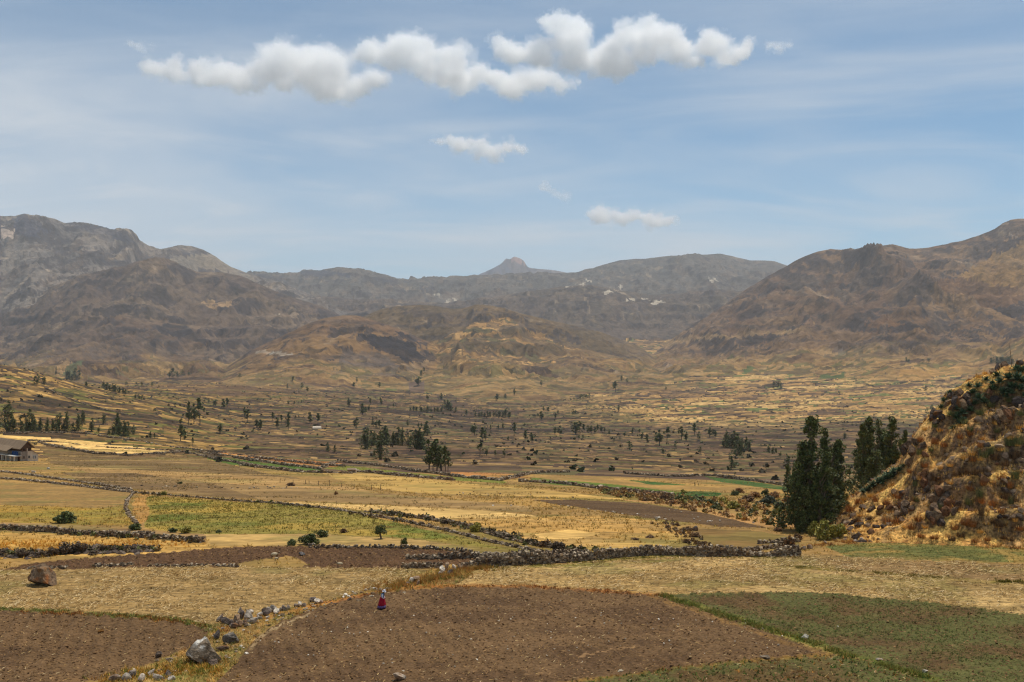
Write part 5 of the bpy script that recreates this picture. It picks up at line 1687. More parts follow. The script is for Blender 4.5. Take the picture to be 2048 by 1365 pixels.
def crag(label, u, v, lst, seed):
    """an outcrop of several separate blocks"""
    b = hill_at(u, v)
    e = empty('rock_outcrop', b)
    tag(e, label, 'rock outcrop', 'rock outcrops on the hillside')
    r = random.Random(seed)
    for i, (uu, vv, w, h) in enumerate(lst):
        p = hill_at(uu, vv)
        s = px(p.y)
        rv, rf = ROCKS[(i + seed) % 8]
        tone = r.choice([(104, 84, 66), (86, 72, 60), (124, 100, 76), (74, 64, 58), (112, 78, 54)])
        o = mesh_np('block', rv * 1.35 * np.array([w * s / 2, w * s * .4, h * s * .55]), rf, M['rock'], e, np.tile(np.array(srgb(*tone)), (len(rv), 1)))
        o.location = Vector((p.x, p.y + .1, p.z + h * s * .12)) - Vector(b)
        o.rotation_euler = (r.uniform(-.5, .5), r.uniform(-.5, .5), r.uniform(0, 6))


crag('reddish rounded crag among agaves on the hillside', 1915, 815, [(1905, 796, 22, 20), (1920, 790, 24, 20), (1934, 800, 22, 22), (1912, 812, 24, 22), (1926, 816, 24, 24), (1898, 810, 18, 20), (1940, 812, 18, 18), (1918, 802, 20, 16), (1904, 820, 18, 14)], 1)
crag('dark overhanging crag on the upper right of the hillside', 2005, 850, [(2010, 824, 26, 22), (2000, 838, 24, 24), (1996, 852, 20, 22), (2016, 836, 24, 20), (2008, 848, 22, 20), (2026, 826, 22, 14)], 2)
crag('small reddish crag at the left crest near the far trees', 1866, 838, [(1868, 828, 18, 14), (1878, 834, 18, 16), (1866, 842, 16, 16), (1884, 840, 18, 14), (1874, 848, 18, 12)], 3)
crag('shaded crag beside the hidden tree clump', 1820, 920, [(1812, 892, 16, 22), (1822, 886, 18, 18), (1834, 890, 22, 20), (1812, 910, 18, 22), (1826, 906, 22, 20), (1842, 902, 20, 18), (1818, 926, 20, 18), (1850, 912, 18, 14)], 4)
crag('dark shaded rock face in the middle of the hillside', 1850, 975, [(1848, 958, 16, 26), (1850, 974, 18, 24), (1862, 964, 20, 16), (1874, 962, 18, 12), (1852, 986, 18, 16)], 5)
crag('left lower crag of jagged grey blocks', 1806, 1030, [(1800, 1018, 18, 18), (1812, 1014, 20, 16), (1798, 1034, 18, 22), (1812, 1030, 20, 20), (1824, 1020, 18, 14), (1804, 1044, 16, 12)], 6)
crag('tall lower crag of jagged grey blocks hung with dead plants', 1875, 1040, [(1866, 1002, 22, 18), (1880, 990, 24, 20), (1896, 998, 24, 20), (1870, 1020, 24, 22), (1886, 1012, 24, 24), (1902, 1016, 22, 20), (1860, 1036, 22, 20), (1876, 1036, 24, 24), (1892, 1034, 24, 22), (1908, 1030, 20, 18), (1868, 1050, 22, 16), (1884, 1052, 22, 16), (1918, 1012, 18, 16), (1898, 982, 16, 12)], 7)
crag('low ledge of dark stones at the right edge', 2030, 1038, [(2012, 1036, 18, 10), (2026, 1040, 20, 10), (2042, 1042, 20, 12), (2000, 1034, 14, 8)], 8)
crag('upper crag at the right edge among agaves', 2000, 735, [(1996, 736, 20, 16), (2010, 728, 22, 16), (1986, 744, 16, 12), (2044, 812, 24, 22), (2040, 730, 18, 14), (1978, 798, 18, 22), (1990, 806, 18, 16)], 9)
crag('terrace ledge of stones on the lower left hillside', 1740, 1048, [(1690, 1052, 16, 8), (1704, 1050, 18, 9), (1720, 1052, 18, 9), (1736, 1054, 18, 9), (1752, 1056, 18, 9), (1768, 1056, 18, 8), (1726, 1020, 16, 10), (1742, 1022, 18, 12), (1762, 1020, 18, 10), (1780, 1018, 18, 10), (1788, 990, 16, 10), (1806, 988, 18, 9)], 10)

CRAGS = [('the reddish crag', 1915, 815), ('the dark upper crag', 2005, 850), ('the small left crest crag', 1866, 838), ('the crag by the hidden trees', 1820, 920),
         ('the dark middle rock face', 1850, 975), ('the left lower crag', 1806, 1030), ('the tall lower crag', 1885, 1020), ('the right edge ledge', 2025, 1038), ('the topmost crag', 2005, 735), ('the lower left ledge', 1740, 1045)]


def place_labels(what, lst):
    keys = []
    for q in lst:
        u, v = q[0], q[1]
        nm_, cu, cv = min(CRAGS, key=lambda k: (k[1] - u) ** 2 + (k[2] - v) ** 2)
        du, dv = u - cu, v - cv
        rel = ('right of' if du > 0 else 'left of') if abs(du) > abs(dv) else ('below' if dv > 0 else 'above')
        keys.append((rel + ' ' + nm_))
    out = []
    for i, k in enumerate(keys):
        same = sorted(j for j in range(len(keys)) if keys[j] == k)
        if len(same) == 1:
            out.append(what + ' ' + k)
        else:
            same.sort(key=lambda j: lst[j][0])
            out.append(what + ' ' + k + ', ' + ORD[same.index(i)] + ' from left')
    return out


hr = random.Random(77)


def on_hill(u):
    return np.interp(u, CRU, CRV)


SHRUBS = [
    ('dark', 'dark brown dry shrub on the hillside', 'dark dry shrubs on the hillside', [(1930, 952, 40, 24), (1952, 950, 44, 24), (1910, 955, 30, 20), (1972, 948, 34, 22), (1990, 925, 30, 24), (2010, 935, 30, 20), (1860, 958, 26, 16), (1870, 962, 26, 20), (2030, 920, 40, 26), (1760, 1032, 26, 16), (1740, 1040, 24, 14), (1712, 1046, 24, 14), (1690, 1050, 20, 14), (1922, 1078, 30, 18), (1904, 1084, 26, 16), (2006, 1080, 26, 14), (2022, 1084, 24, 12), (1986, 1050, 26, 18), (2000, 1056, 30, 20), (1962, 1036, 22, 30), (2010, 1000, 34, 24), (2030, 1006, 26, 18)]),
    ('rust', 'rust coloured dry shrub on the hillside', 'rust shrubs on the hillside', [(1840, 884, 30, 18), (1870, 890, 26, 18), (1888, 900, 24, 18), (1920, 880, 22, 18), (1940, 872, 20, 16), (1700, 1024, 30, 24), (1716, 1010, 26, 20), (1750, 1004, 24, 18), (1772, 1012, 26, 18), (1796, 1000, 22, 16), (1830, 1004, 24, 16), (1836, 1050, 26, 20), (1824, 1062, 28, 20), (1790, 1048, 26, 18), (1774, 1046, 26, 18), (1930, 1050, 30, 22), (1946, 1056, 30, 22), (1910, 1062, 26, 20), (1964, 1010, 24, 20), (1984, 1016, 26, 22), (2004, 1030, 26, 20), (1946, 930, 26, 18), (1960, 900, 22, 16), (2000, 960, 26, 18), (2020, 980, 24, 20), (1940, 985, 26, 18), (1966, 978, 24, 16), (1842, 1076, 28, 12), (1868, 1082, 30, 12), (1950, 1088, 26, 12), (1974, 1086, 24, 14), (2040, 1064, 26, 14), (1848, 940, 24, 18), (1820, 948, 20, 14)]),
    ('gold', 'golden dry grass clump on the hillside', 'golden grass clumps on the hillside', [(1850, 862, 24, 12), (1880, 866, 22, 12), (1930, 920, 26, 16), (1945, 912, 26, 16), (1960, 926, 22, 14), (1740, 996, 26, 14), (1728, 1002, 22, 14), (1990, 850, 20, 14), (2020, 880, 24, 14), (2040, 860, 26, 16), (2034, 900, 22, 12), (1900, 940, 22, 12), (1880, 945, 20, 12), (1840, 968, 22, 14), (1900, 970, 22, 12), (1985, 970, 22, 12), (2030, 960, 22, 12), (1800, 1010, 20, 12), (1810, 1056, 20, 10), (1850, 1062, 22, 12), (1960, 1070, 22, 12), (2030, 1050, 22, 12), (1740, 1062, 22, 10), (1720, 1034, 22, 10), (1970, 748, 20, 12), (1958, 756, 20, 12), (2000, 905, 22, 12), (1964, 882, 20, 10)]),
    ('grey', 'grey green upright shrub on the hillside', 'grey green shrubs on the hillside', [(1968, 918, 34, 30), (1980, 908, 30, 26), (2020, 898, 34, 26), (2036, 890, 36, 28), (2030, 960, 30, 30), (1938, 1010, 28, 24), (1960, 1000, 22, 34), (2022, 1010, 20, 24), (1830, 978, 16, 20), (1940, 868, 20, 22), (1840, 912, 22, 18), (1862, 905, 18, 16), (1880, 1020, 16, 22), (1834, 1010, 26, 16), (1960, 832, 26, 18), (1982, 820, 28, 20), (2020, 812, 28, 18), (1930, 848, 24, 14), (1900, 836, 22, 14), (2040, 836, 26, 18), (1994, 868, 24, 16), (1870, 856, 20, 12)]),
]
sc_i = 0
SHORT = {'dark': 'dark brown dry shrub', 'rust': 'rust coloured dry shrub', 'gold': 'golden grass clump', 'grey': 'grey green shrub'}
for (tone, lab0, grp, lst) in SHRUBS:
    labs = place_labels(SHORT[tone], lst)
    for (u, v, w, h), lab in zip(lst, labs):
        b = hill_at(u, v)
        s = px(b.y)
        tuft('dry_grass' if tone == 'gold' else 'dry_shrub', lab, b, w * s * .70, h * s * .82, tone, sc_i, grp, 'grass tuft' if tone == 'gold' else 'shrub')
        sc_i += 1
# low grass cover: nobody could count it
rg = np.random.RandomState(88)
n = 10000
uu = rg.uniform(1650, 2330, n)
ks = rg.randint(0, len(HD), n)
P_, T_ = [], []
for u, k in zip(uu, ks):
    d = HD[k]
    c = int(np.clip((u - HU[0]) / 3.2, 0, len(HU) - 1))
    if d > 146 or tq[k, c] < -.06 or HH[c] < .3:
        continue
    if vnoise(np.array([u / 20.0]), np.array([d / 2.5]), 9)[0] < .42:
        continue
    P_.append(((u - CX) / F * d, d, HZ[k, c]))
P_ = np.array(P_)
nb = 7
N_ = len(P_) * nb
root = np.repeat(P_, nb, axis=0) + np.stack([rg.normal(0, .16, N_), rg.normal(0, .16, N_), np.zeros(N_)], -1)
tipd = np.stack([rg.normal(0, .13, N_), rg.normal(0, .13, N_), rg.uniform(.18, .5, N_)], -1)
wd = np.stack([rg.normal(0, .028, N_), rg.normal(0, .028, N_), np.zeros(N_)], -1)
gv = np.stack([root - wd, root + wd, root + tipd], 1).reshape(-1, 3)
tn_ = np.array([srgb(*c) for c in GOLD + [(150, 100, 46), (132, 92, 44)]])
gc = np.repeat(np.repeat(tn_[rg.randint(0, len(tn_), len(P_))], nb, axis=0) * rg.uniform(.8, 1.2, (N_, 1)), 3, axis=0)
o = mesh_np('dry_grass', gv, np.arange(N_ * 3).reshape(-1, 3), M['grass'], None, gc)
tag(o, 'golden dry grass covering the hillside', None, kind='stuff')

# broken stones lying all over the hillside
rg = np.random.RandomState(91)
P_ = []
while len(P_) < 900:
    u = rg.uniform(1650, 2330)
    k = rg.randint(0, len(HD))
    c_ = int(np.clip((u - HU[0]) / 3.2, 0, len(HU) - 1))
    if HD[k] > 140 or tq[k, c_] < -.08 or HH[c_] < .3 or rocky[k, c_] < rg.uniform(0, .9):
        continue
    P_.append(((u - CX) / F * HD[k], HD[k], HZ[k, c_]))
P_ = np.array(P_)
bv, bf = SMALL[0]
sc_ = (rg.uniform(.3, 1, len(P_)) ** 2 * .62)[:, None] * np.stack([rg.uniform(.8, 1.4, len(P_)), rg.uniform(.7, 1.1, len(P_)), rg.uniform(.5, .9, len(P_))], -1)
v, f = scatter(bv, bf, P_, sc_, rot_mats(rg, len(P_), .6), rg, .12)
tn_ = np.array([srgb(*c) for c in [(128, 106, 84), (104, 86, 70), (150, 128, 104), (86, 72, 62), (120, 88, 62)]])
o = mesh_np('hillside_stones', v, f, M['stone'], None, np.repeat(tn_[rg.randint(0, 5, len(P_))], len(bv), axis=0))
tag(o, 'broken stones strewn over the hillside', None, kind='stuff')


def scrub_mass(name, label, pos, smin, smax, tones, seed, nl=34):
    rng = np.random.RandomState(seed)
    n = len(pos)
    s = np.repeat(rng.uniform(smin, smax, n), nl)
    dd = rng.normal(size=(n * nl, 3))
    dd /= np.linalg.norm(dd, axis=1)[:, None]
    dd[:, 2] = np.abs(dd[:, 2])
    ce = np.repeat(pos, nl, axis=0) + dd * s[:, None] * np.array([.55, .55, .8]) * rng.uniform(.3, 1, (n * nl, 1))
    a_ = rng.normal(size=(n * nl, 3))
    a_ /= np.linalg.norm(a_, axis=1)[:, None]
    b_ = np.cross(a_, rng.normal(size=(n * nl, 3)))
    b_ /= np.linalg.norm(b_, axis=1)[:, None] + 1e-9
    q = (s * .36 * (14 / nl) ** .6)[:, None]
    v = np.stack([ce - a_ * q, ce + b_ * q * .7, ce + a_ * q, ce - b_ * q * .7], 1).reshape(-1, 3)
    tn_ = np.array([srgb(*c) for c in tones])
    col = np.repeat(np.repeat(tn_[rng.randint(0, len(tn_), n)], nl, axis=0) * rng.uniform(.75, 1.25, (n * nl, 1)), 4, axis=0)
    o = mesh_np(name, v, np.arange(n * nl * 4).reshape(-1, 4), M['leaf'], None, col)
    tag(o, label, None, kind='stuff')


rg = np.random.RandomState(93)
wgt = (((np.gradient(UC)[None, :] / F * DD) * np.gradient(DR)[:, None]) * (wallm + .6 * sub + .04) * (FREG == 0) * ~MT * (DD > 340) * (DD < 3300) * (UU > -60) * (UU < 2110) / (DD / 600) ** 1.0)[:-1, :-1]
wgt = wgt / wgt.sum()
k = rg.choice(wgt.size, 1900, p=wgt.ravel())
r_, c_ = np.divmod(k, NC - 1)
pos = np.stack([XX[r_, c_], DD[r_, c_], Z[r_, c_]], -1)
scrub_mass('scrub', 'dark scrub along the terrace walls of the valley', pos, 1.0, 3.0, [(66, 62, 40), (52, 54, 34), (84, 72, 46), (74, 78, 44), (96, 80, 50)], 94, 12)
pos = []
for q in range(330):
    u = rg.uniform(1200, 1600)
    v = 978 + (u - 1200) * .085 + rg.uniform(0, 1) * (10 + (u - 1200) * .10)
    pos.append(at(u, v)[:])
scrub_mass('scrub', 'tangled dry scrub on the eroded bank left of the tall trees', np.array(pos), .4, 1.3, [(140, 108, 64), (112, 88, 56), (132, 122, 58), (166, 126, 72), (90, 92, 50), (150, 112, 64), (182, 144, 84)], 95)
pos = []
for q in range(110):
    t_ = rg.uniform()
    u = 1330 + t_ * 90 + rg.normal(0, 12)
    pos.append(at(u, 1046 + t_ * 58 + rg.normal(0, 6))[:])
scrub_mass('scrub', 'dry scrub on the eroded slope above the main wall', np.array(pos), .2, .6, [(140, 108, 66), (116, 90, 58), (158, 118, 68), (96, 80, 56)], 96)
pos = []
for ln_, n_ in (([(735, 1024), (860, 1040), (955, 1060), (1070, 1090), (1170, 1104)], 170), ([(-40, 1112), (100, 1110), (160, 1102), (300, 1102)], 150), ([(0, 1060), (200, 1073), (400, 1086)], 50), ([(268, 987), (560, 1009), (850, 1053), (1075, 1104)], 60)):
    wl_ = np.array([p[:] for p in wall_line(ln_)])
    pos += list(wl_[rg.randint(0, len(wl_), n_)] + np.stack([rg.normal(0, .6, n_), rg.normal(0, .6, n_), np.zeros(n_)], -1))
scrub_mass('scrub', 'weeds and small shrubs growing in the stone walls', np.array(pos), .3, .9, [(96, 80, 50), (112, 92, 54), (80, 72, 44), (104, 104, 52)], 97)
# ------------------------------------------------------------------ loose cover of the near fields
def field_ids(*words):
    return [i + 1 for i, fd in enumerate(FIELDS) if any(w in fd[2] for w in words)]


colw = np.gradient(UC)
AREA = (colw[None, :] / F * DD) * np.gradient(DR)[:, None]


def sample(ids, n, rng, dmax=135, extra=None):
    w = AREA * np.isin(FREG, ids) * (DD < dmax) * (DD > 57) * (UU > -80) * (UU < 2140)
    if extra is not None:
        w = w * extra
    w = w[:-1, :-1]
    p = w.ravel() / w.sum()
    k = rng.choice(len(p), n, p=p)
    r, c = np.divmod(k, NC - 1)
    fr, fc = rng.uniform(size=n), rng.uniform(size=n)
    d = DR[r] * (1 - fr) + DR[r + 1] * fr
    u = UC[c] * (1 - fc) + UC[c + 1] * fc
    z = (Z[r, c] * (1 - fc) + Z[r, c + 1] * fc) * (1 - fr) + (Z[r + 1, c] * (1 - fc) + Z[r + 1, c + 1] * fc) * fr
    return np.stack([(u - CX) / F * d, d, z], -1)


OCT_V = np.array([(1, 0, 0), (0, 1, 0), (-1, 0, 0), (0, -1, 0), (0, 0, .8), (0, 0, -.5)], float)
OCT_F = np.array([(0, 1, 4), (1, 2, 4), (2, 3, 4), (3, 0, 4), (1, 0, 5), (2, 1, 5), (3, 2, 5), (0, 3, 5)])


def clods(label, ids, n, seed, smin, smax, tones, dmax=125):
    rng = np.random.RandomState(seed)
    p = sample(ids, n, rng, dmax)
    s = rng.uniform(smin, smax, n) ** 1.0
    s = s[:, None] * np.stack([rng.uniform(.8, 1.5, n), rng.uniform(.7, 1.2, n), rng.uniform(.3, .7, n)], -1)
    v, f = scatter(OCT_V, OCT_F, p + np.array([0, 0, .01]), s, rot_mats(rng, n, .35), rng, .2)
    tn_ = np.array([srgb(*c) for c in tones])
    c = np.repeat(tn_[rng.randint(0, len(tn_), n)] * rng.uniform(.8, 1.2, (n, 1)), 6, axis=0)
    o = mesh_np('soil_clods', v, f, M['stone'], None, c)
    tag(o, label, None, kind='stuff')


SOIL = [(124, 94, 62), (104, 78, 52), (140, 108, 72), (92, 68, 46), (116, 88, 58)]
clods('clods of turned soil in the big ploughed field', field_ids('where the woman'), 8000, 11, .03, .12, SOIL)
clods('clods of turned soil in the left corner field', field_ids('left corner'), 3300, 12, .03, .12, SOIL)
clods('clods of soil in the field with the sheep', field_ids('with the sheep'), 3000, 13, .05, .15, SOIL)
clods('crumbs of soil in the sprouting fields', field_ids('sprouting'), 4500, 14, .03, .11, SOIL)


def straws(name, label, ids, n, seed, lmin, lmax, wid, tones, tilt=.25, dmax=128, extra=None):
    rng = np.random.RandomState(seed)
    p = sample(ids, n, rng, dmax, extra)
    a = rng.uniform(0, 6.3, n)
    l = rng.uniform(lmin, lmax, n)
    tl = np.abs(rng.normal(0, tilt, n))
    d = np.stack([np.cos(a) * np.cos(tl), np.sin(a) * np.cos(tl), np.sin(tl)], -1) * l[:, None]
    sd_ = np.stack([-np.sin(a), np.cos(a), np.full(n, .6)], -1) * wid
    base = p + np.array([0, 0, .035])
    v = np.stack([base - d * .5 - sd_, base + d * .5 - sd_ * .3, base + d * .5 + sd_ * .3, base - d * .5 + sd_], 1)
    v[:, :, 2] += np.sin(tl)[:, None] * l[:, None] * .5
    tn_ = np.array([srgb(*c) for c in tones])
    c = np.repeat(tn_[rng.randint(0, len(tn_), n)] * rng.uniform(.8, 1.2, (n, 1)), 4, axis=0)
    o = mesh_np(name, v.reshape(-1, 3), np.arange(n * 4).reshape(n, 4), M['grass'], None, c)
    tag(o, label, None, kind='stuff')


STRAW = [(212, 180, 122), (190, 156, 98), (164, 130, 78), (224, 196, 146), (128, 98, 58)]
straws('straw_litter', 'cut straw lying in the wide stubble field', field_ids('wide stubble', 'pinkish'), 15000, 21, .12, .6, .02, STRAW, .25, 128, sm(fbm(XX / 4, DD / 2, 5, 536), .40, .60) + .12)
straws('straw_litter', 'cut straw lying around the lichened boulder', field_ids('lichened boulder'), 10500, 22, .12, .55, .02, STRAW, .25, 128, sm(fbm(XX / 4, DD / 2, 5, 537), .40, .60) + .12)
straws('straw_litter', 'straw bits in the ploughed fields', field_ids('where the woman', 'left corner', 'bottom edge'), 2600, 23, .08, .3, .016, STRAW)


def tufts(name, label, ids, n, seed, hmin, hmax, nb, tones, dmax=150, extra=None, wid=.022, spread=.12):
    rng = np.random.RandomState(seed)
    p = sample(ids, n, rng, dmax, extra)
    k = n * nb
    h = np.repeat(rng.uniform(hmin, hmax, n), nb)
    root = np.repeat(p, nb, axis=0) + np.stack([rng.normal(0, spread * .5, k), rng.normal(0, spread * .5, k), np.full(k, -.02)], -1)
    tip = np.stack([rng.normal(0, .5, k) * h, rng.normal(0, .5, k) * h, h * rng.uniform(.6, 1.1, k)], -1)
    aa = rng.uniform(0, 6.3, k)
    wd = np.stack([np.cos(aa), np.sin(aa), np.zeros(k)], -1) * wid
    v = np.stack([root - wd, root + wd, root + tip], 1).reshape(-1, 3)
    tn_ = np.array([srgb(*c) for c in tones])
    c = np.repeat(np.repeat(tn_[rng.randint(0, len(tn_), n)], nb, axis=0) * rng.uniform(.8, 1.2, (k, 1)), 3, axis=0)
    o = mesh_np(name, v, np.arange(k * 3).reshape(-1, 3), M['grass'], None, c)
    tag(o, label, None, kind='stuff')


gm = sm(fbm(XX / 5, DD / 4, 4, 528), .36, .60) + .25
tufts('seedlings', 'green seedlings in the sprouting field', field_ids('sprouting field on'), 4300, 31, .07, .2, 4, [(96, 112, 54), (112, 122, 62), (84, 100, 48), (132, 126, 72)], 100, gm, .025)
tufts('seedlings', 'green seedlings along the bottom edge', field_ids('bottom edge'), 1100, 32, .10, .26, 5, [(64, 96, 34), (84, 112, 44), (54, 80, 30), (176, 120, 56)], 90, None, .03)
tufts('stubble_weeds', 'low weeds in the stubble', field_ids('wide stubble', 'lichened boulder', 'pinkish'), 3800, 33, .08, .26, 4, [(96, 92, 48), (112, 98, 54), (160, 128, 78), (176, 144, 92), (96, 74, 44)], 125)
tufts('verge_grass', 'green and orange grass on the verge', field_ids('grassy verge'), 2600, 34, .08, .32, 6, [(120, 126, 60), (146, 136, 70), (206, 164, 92), (190, 144, 80), (222, 186, 116)], 112)
tufts('crop_grass', 'thin green growth under the hillside', field_ids('below the rocky'), 2200, 35, .06, .2, 4, [(96, 104, 46), (84, 98, 42), (170, 136, 74)], 125)
tufts('pasture_grass', 'tussocks in the green pasture', field_ids('green pasture below'), 3800, 36, .10, .34, 4, [(122, 114, 50), (142, 126, 58), (108, 108, 46), (160, 136, 66)], 240, None, .05, .3)
tufts('pasture_grass', 'tussocks in the yellow pasture and on the dry grass', field_ids('yellow pasture', 'grazing slope', 'grass knob', 'orange grass', 'bright yellow', 'golden stubble'), 9000, 37, .12, .45, 4, [(184, 144, 66), (160, 124, 56), (206, 166, 86), (132, 116, 50)], 240, None, .05, .25)


tufts('slope_grass', 'tussocks over the middle slopes', [i + 1 for i, fd in enumerate(FIELDS) if fd[1] in ('straw', 'pasture')], 9000, 38, .15, .5, 4, [(150, 118, 64), (112, 92, 52), (178, 142, 82), (104, 98, 52)], 460, sm(fbm(XX / 18, DD / 10, 4, 539), .44, .60) * (DD > 120), .06, .4)


def border(name, label, line, n, seed, hmin, hmax, tones, spread, nb=7, wid=.03):
    rng = np.random.RandomState(seed)
    L_ = np.array([p[:] for p in wall_line(line)])
    p = L_[rng.randint(0, len(L_), n)] + np.stack([rng.normal(0, spread, n), rng.normal(0, spread, n), np.zeros(n)], -1)
    keep = vnoise(p[:, 0] / 1.6, p[:, 1] / 1.6, seed) > .36
    p = p[keep]
    n = len(p)
    p[:, 2] = [gxy(x, y) for x, y in p[:, :2]]
    k = n * nb
    h = np.repeat(rng.uniform(hmin, hmax, n), nb)
    root = np.repeat(p, nb, axis=0) + np.stack([rng.normal(0, .08, k), rng.normal(0, .08, k), np.full(k, -.02)], -1)
    tip = np.stack([rng.normal(0, .4, k) * h, rng.normal(0, .4, k) * h, h * rng.uniform(.6, 1.1, k)], -1)
    aa = rng.uniform(0, 6.3, k)
    wd = np.stack([np.cos(aa), np.sin(aa), np.zeros(k)], -1) * wid
    v = np.stack([root - wd, root + wd, root + tip], 1).reshape(-1, 3)
    tn_ = np.array([srgb(*c) for c in tones])
    c = np.repeat(np.repeat(tn_[rng.randint(0, len(tn_), n)], nb, axis=0) * rng.uniform(.8, 1.2, (k, 1)), 3, axis=0)
    o = mesh_np(name, v, np.arange(k * 3).reshape(-1, 3), M['grass'], None, c)
    tag(o, label, None, kind='stuff')


GRN = [(124, 134, 60), (140, 140, 68), (108, 122, 54), (160, 146, 78), (172, 148, 84)]
ORG = [(178, 116, 58), (160, 100, 48), (196, 144, 76), (146, 96, 50)]
border('border_grass', 'green grass strip between the ploughed and the sprouting field', [(1330, 1192), (1450, 1232), (1600, 1278), (1700, 1313), (1850, 1354)], 1300, 41, .10, .34, GRN, .28)
border('border_grass', 'green grass edge of the left corner field', [(-80, 1215), (0, 1218), (150, 1225), (260, 1231), (370, 1242), (430, 1262)], 500, 42, .08, .26, GRN, .25)
border('dry_herbs', 'orange dry herbs along the corner field edge', [(40, 1224), (260, 1234), (380, 1246), (430, 1256), (470, 1270)], 320, 43, .08, .28, ORG, .3)
border('dry_herbs', 'orange dry herbs along the top of the big ploughed field', [(560, 1240), (650, 1208), (780, 1180), (900, 1174), (1050, 1173), (1330, 1192)], 420, 44, .08, .26, ORG, .3)
border('dry_grass', 'tall yellow orange grass behind the woman', [(760, 1178), (830, 1166), (880, 1156), (930, 1144), (970, 1136)], 800, 45, .2, .6, [(206, 162, 88), (190, 138, 72), (166, 116, 58), (150, 134, 66)], .9)
border('dry_grass', 'yellow grass between the two main stones of the verge', [(220, 1362), (300, 1345), (350, 1340), (420, 1350), (400, 1320)], 500, 46, .15, .4, [(214, 170, 84), (196, 146, 66), (120, 122, 46)], .8)
border('dry_grass', 'grass fringe below the main stone wall', [(880, 1142), (1000, 1136), (1180, 1124), (1320, 1114), (1600, 1116)], 700, 47, .06, .22, [(132, 126, 54), (160, 138, 66), (112, 112, 44)], .35)
border('dry_grass', 'bright yellow stalks behind the shrubby mound', [(-60, 1094), (100, 1094), (250, 1094), (330, 1092)], 700, 48, .2, .55, [(224, 170, 76), (206, 150, 62)], 2.4, 6, .04)
border('dry_grass', 'golden grass tuft behind the main wall', [(1265, 1108), (1300, 1106), (1320, 1106)], 260, 49, .3, .7, [(222, 168, 76), (206, 150, 62)], .6)
border('dry_grass', 'olive grass strip in the stubble on the right', [(1600, 1136), (1700, 1143), (1800, 1150), (1880, 1156)], 360, 50, .08, .24, [(126, 116, 42), (150, 128, 52), (104, 104, 36)], .25)
border('dry_grass', 'olive grass strip at the right edge', [(1980, 1164), (2048, 1166), (2100, 1168)], 220, 51, .10, .3, [(112, 106, 36), (132, 116, 44)], .3)
border('dry_grass', 'dry grass at the foot of the hillside', [(1630, 1092), (1700, 1086), (1800, 1080), (1900, 1086), (2000, 1096), (2100, 1104)], 1100, 52, .12, .4, GOLD + RUST, .8)


# ------------------------------------------------------------------ the farmhouse at the left edge
def box(x0, x1, y0, y1, z0, z1):
    v = np.array([(x, y, z) for x in (x0, x1) for y in (y0, y1) for z in (z0, z1)], float)
    return v, CUBE_F.copy()


def prism(xs, prof):
    """profile in (y,z) swept along x"""
    n = len(prof)
    v = [(x, y, z) for x in xs for (y, z) in prof]
    return v, n


def poly_obj(name, verts, faces, mat, parent, loc=None):
    me = bpy.data.meshes.new(name)
    me.from_pydata([tuple(p) for p in verts], [], [tuple(f) for f in faces])
    me.update()
    me.materials.append(mat)
    return link(bpy.data.objects.new(name, me), parent)


def sweep(name, xs, prof, mat, parent):
    v, n = prism(xs, prof)
    f = [(i, (i + 1) % n, n + (i + 1) % n, n + i) for i in range(n)]
    f += [tuple(range(n - 1, -1, -1)), tuple(range(n, 2 * n))]
    return poly_obj(name, v, f, mat, parent)


def bx(name, dims, mat, parent):
    v, f = box(*dims)
    return poly_obj(name, v, f, mat, parent)


M['white_wall'] = attr_mat('whitewashed_wall', [(1.2, 6, .3, .7, .80, 1.15)], color=(0.62, 0.52, 0.39), world_pos=False)
M['grey_wall'] = attr_mat('grey_render_and_shade', [(1.5, 6, .3, .7, .75, 1.2)], color=(0.30, 0.25, 0.20), world_pos=False)  # grey of the wing walls, also the painted shade on the gable
M['wood'] = attr_mat('dark_timber', [(2.0, 5, .3, .7, .7, 1.3)], color=(0.13, 0.075, 0.045), world_pos=False)
M['thatch'] = attr_mat('brown_roof', [(2.2, 6, .3, .7, .7, 1.3)], color=(0.24, 0.17, 0.11), stretch=(1, .3, .3), world_pos=False)
M['dark'] = attr_mat('dark_glass_and_shade', [(2, 2, .3, .7, .9, 1.1)], color=(0.03, 0.025, 0.022), rough=.4, world_pos=False)
M['maroon'] = attr_mat('dark_red_door', [(2, 3, .3, .7, .8, 1.2)], color=(0.10, 0.028, 0.02), world_pos=False)
M['blue'] = attr_mat('blue_tarpaulin', [(1.5, 4, .3, .7, .7, 1.3)], color=(0.015, 0.05, 0.15), rough=.7, world_pos=False)
M['pale_trim'] = attr_mat('pale_trim', [(2, 3, .3, .7, .9, 1.1)], color=(0.62, 0.60, 0.54), world_pos=False)

hb = at(43, 923)
sH = px(hb.y)
TH = R(38)
BR = (43 - CX) / F                   # bearing of the house
AX = math.cos(TH) + BR * math.sin(TH)    # apparent length of a metre of the long side
AY = math.sin(TH) - BR * math.cos(TH)    # and of the gable side
house = empty('farmhouse', (hb.x, hb.y, hb.z), -TH)
tag(house, 'white and timber farmhouse with brown roof and columned porch', 'house')
k = sH                       # metres per photograph pixel here
Lh, Wm, We = 62 * k / AX, 21 * k / AY, 34 * k / AY
zl, ze, zr = 19 * k, 27 * k, 39 * k
sweep('lower_wall', [-Lh, 0], [(0, -.6), (We, -.6), (We, 12 * k), (Wm, zl), (0, zl)], M['white_wall'], house)
sweep('upper_wall', [-Lh, -.01], [(.15, zl + .003), (Wm - .15, zl + .003), (Wm - .15, ze), (Wm / 2, zr - .25), (.15, ze)], M['wood'], house)
bx('shade_panel', (0.003, .06, .05, 12 * k / AY, -.5, zl - .02), M['grey_wall'], house)  # grey panel paints the shade lying on this part of the wall
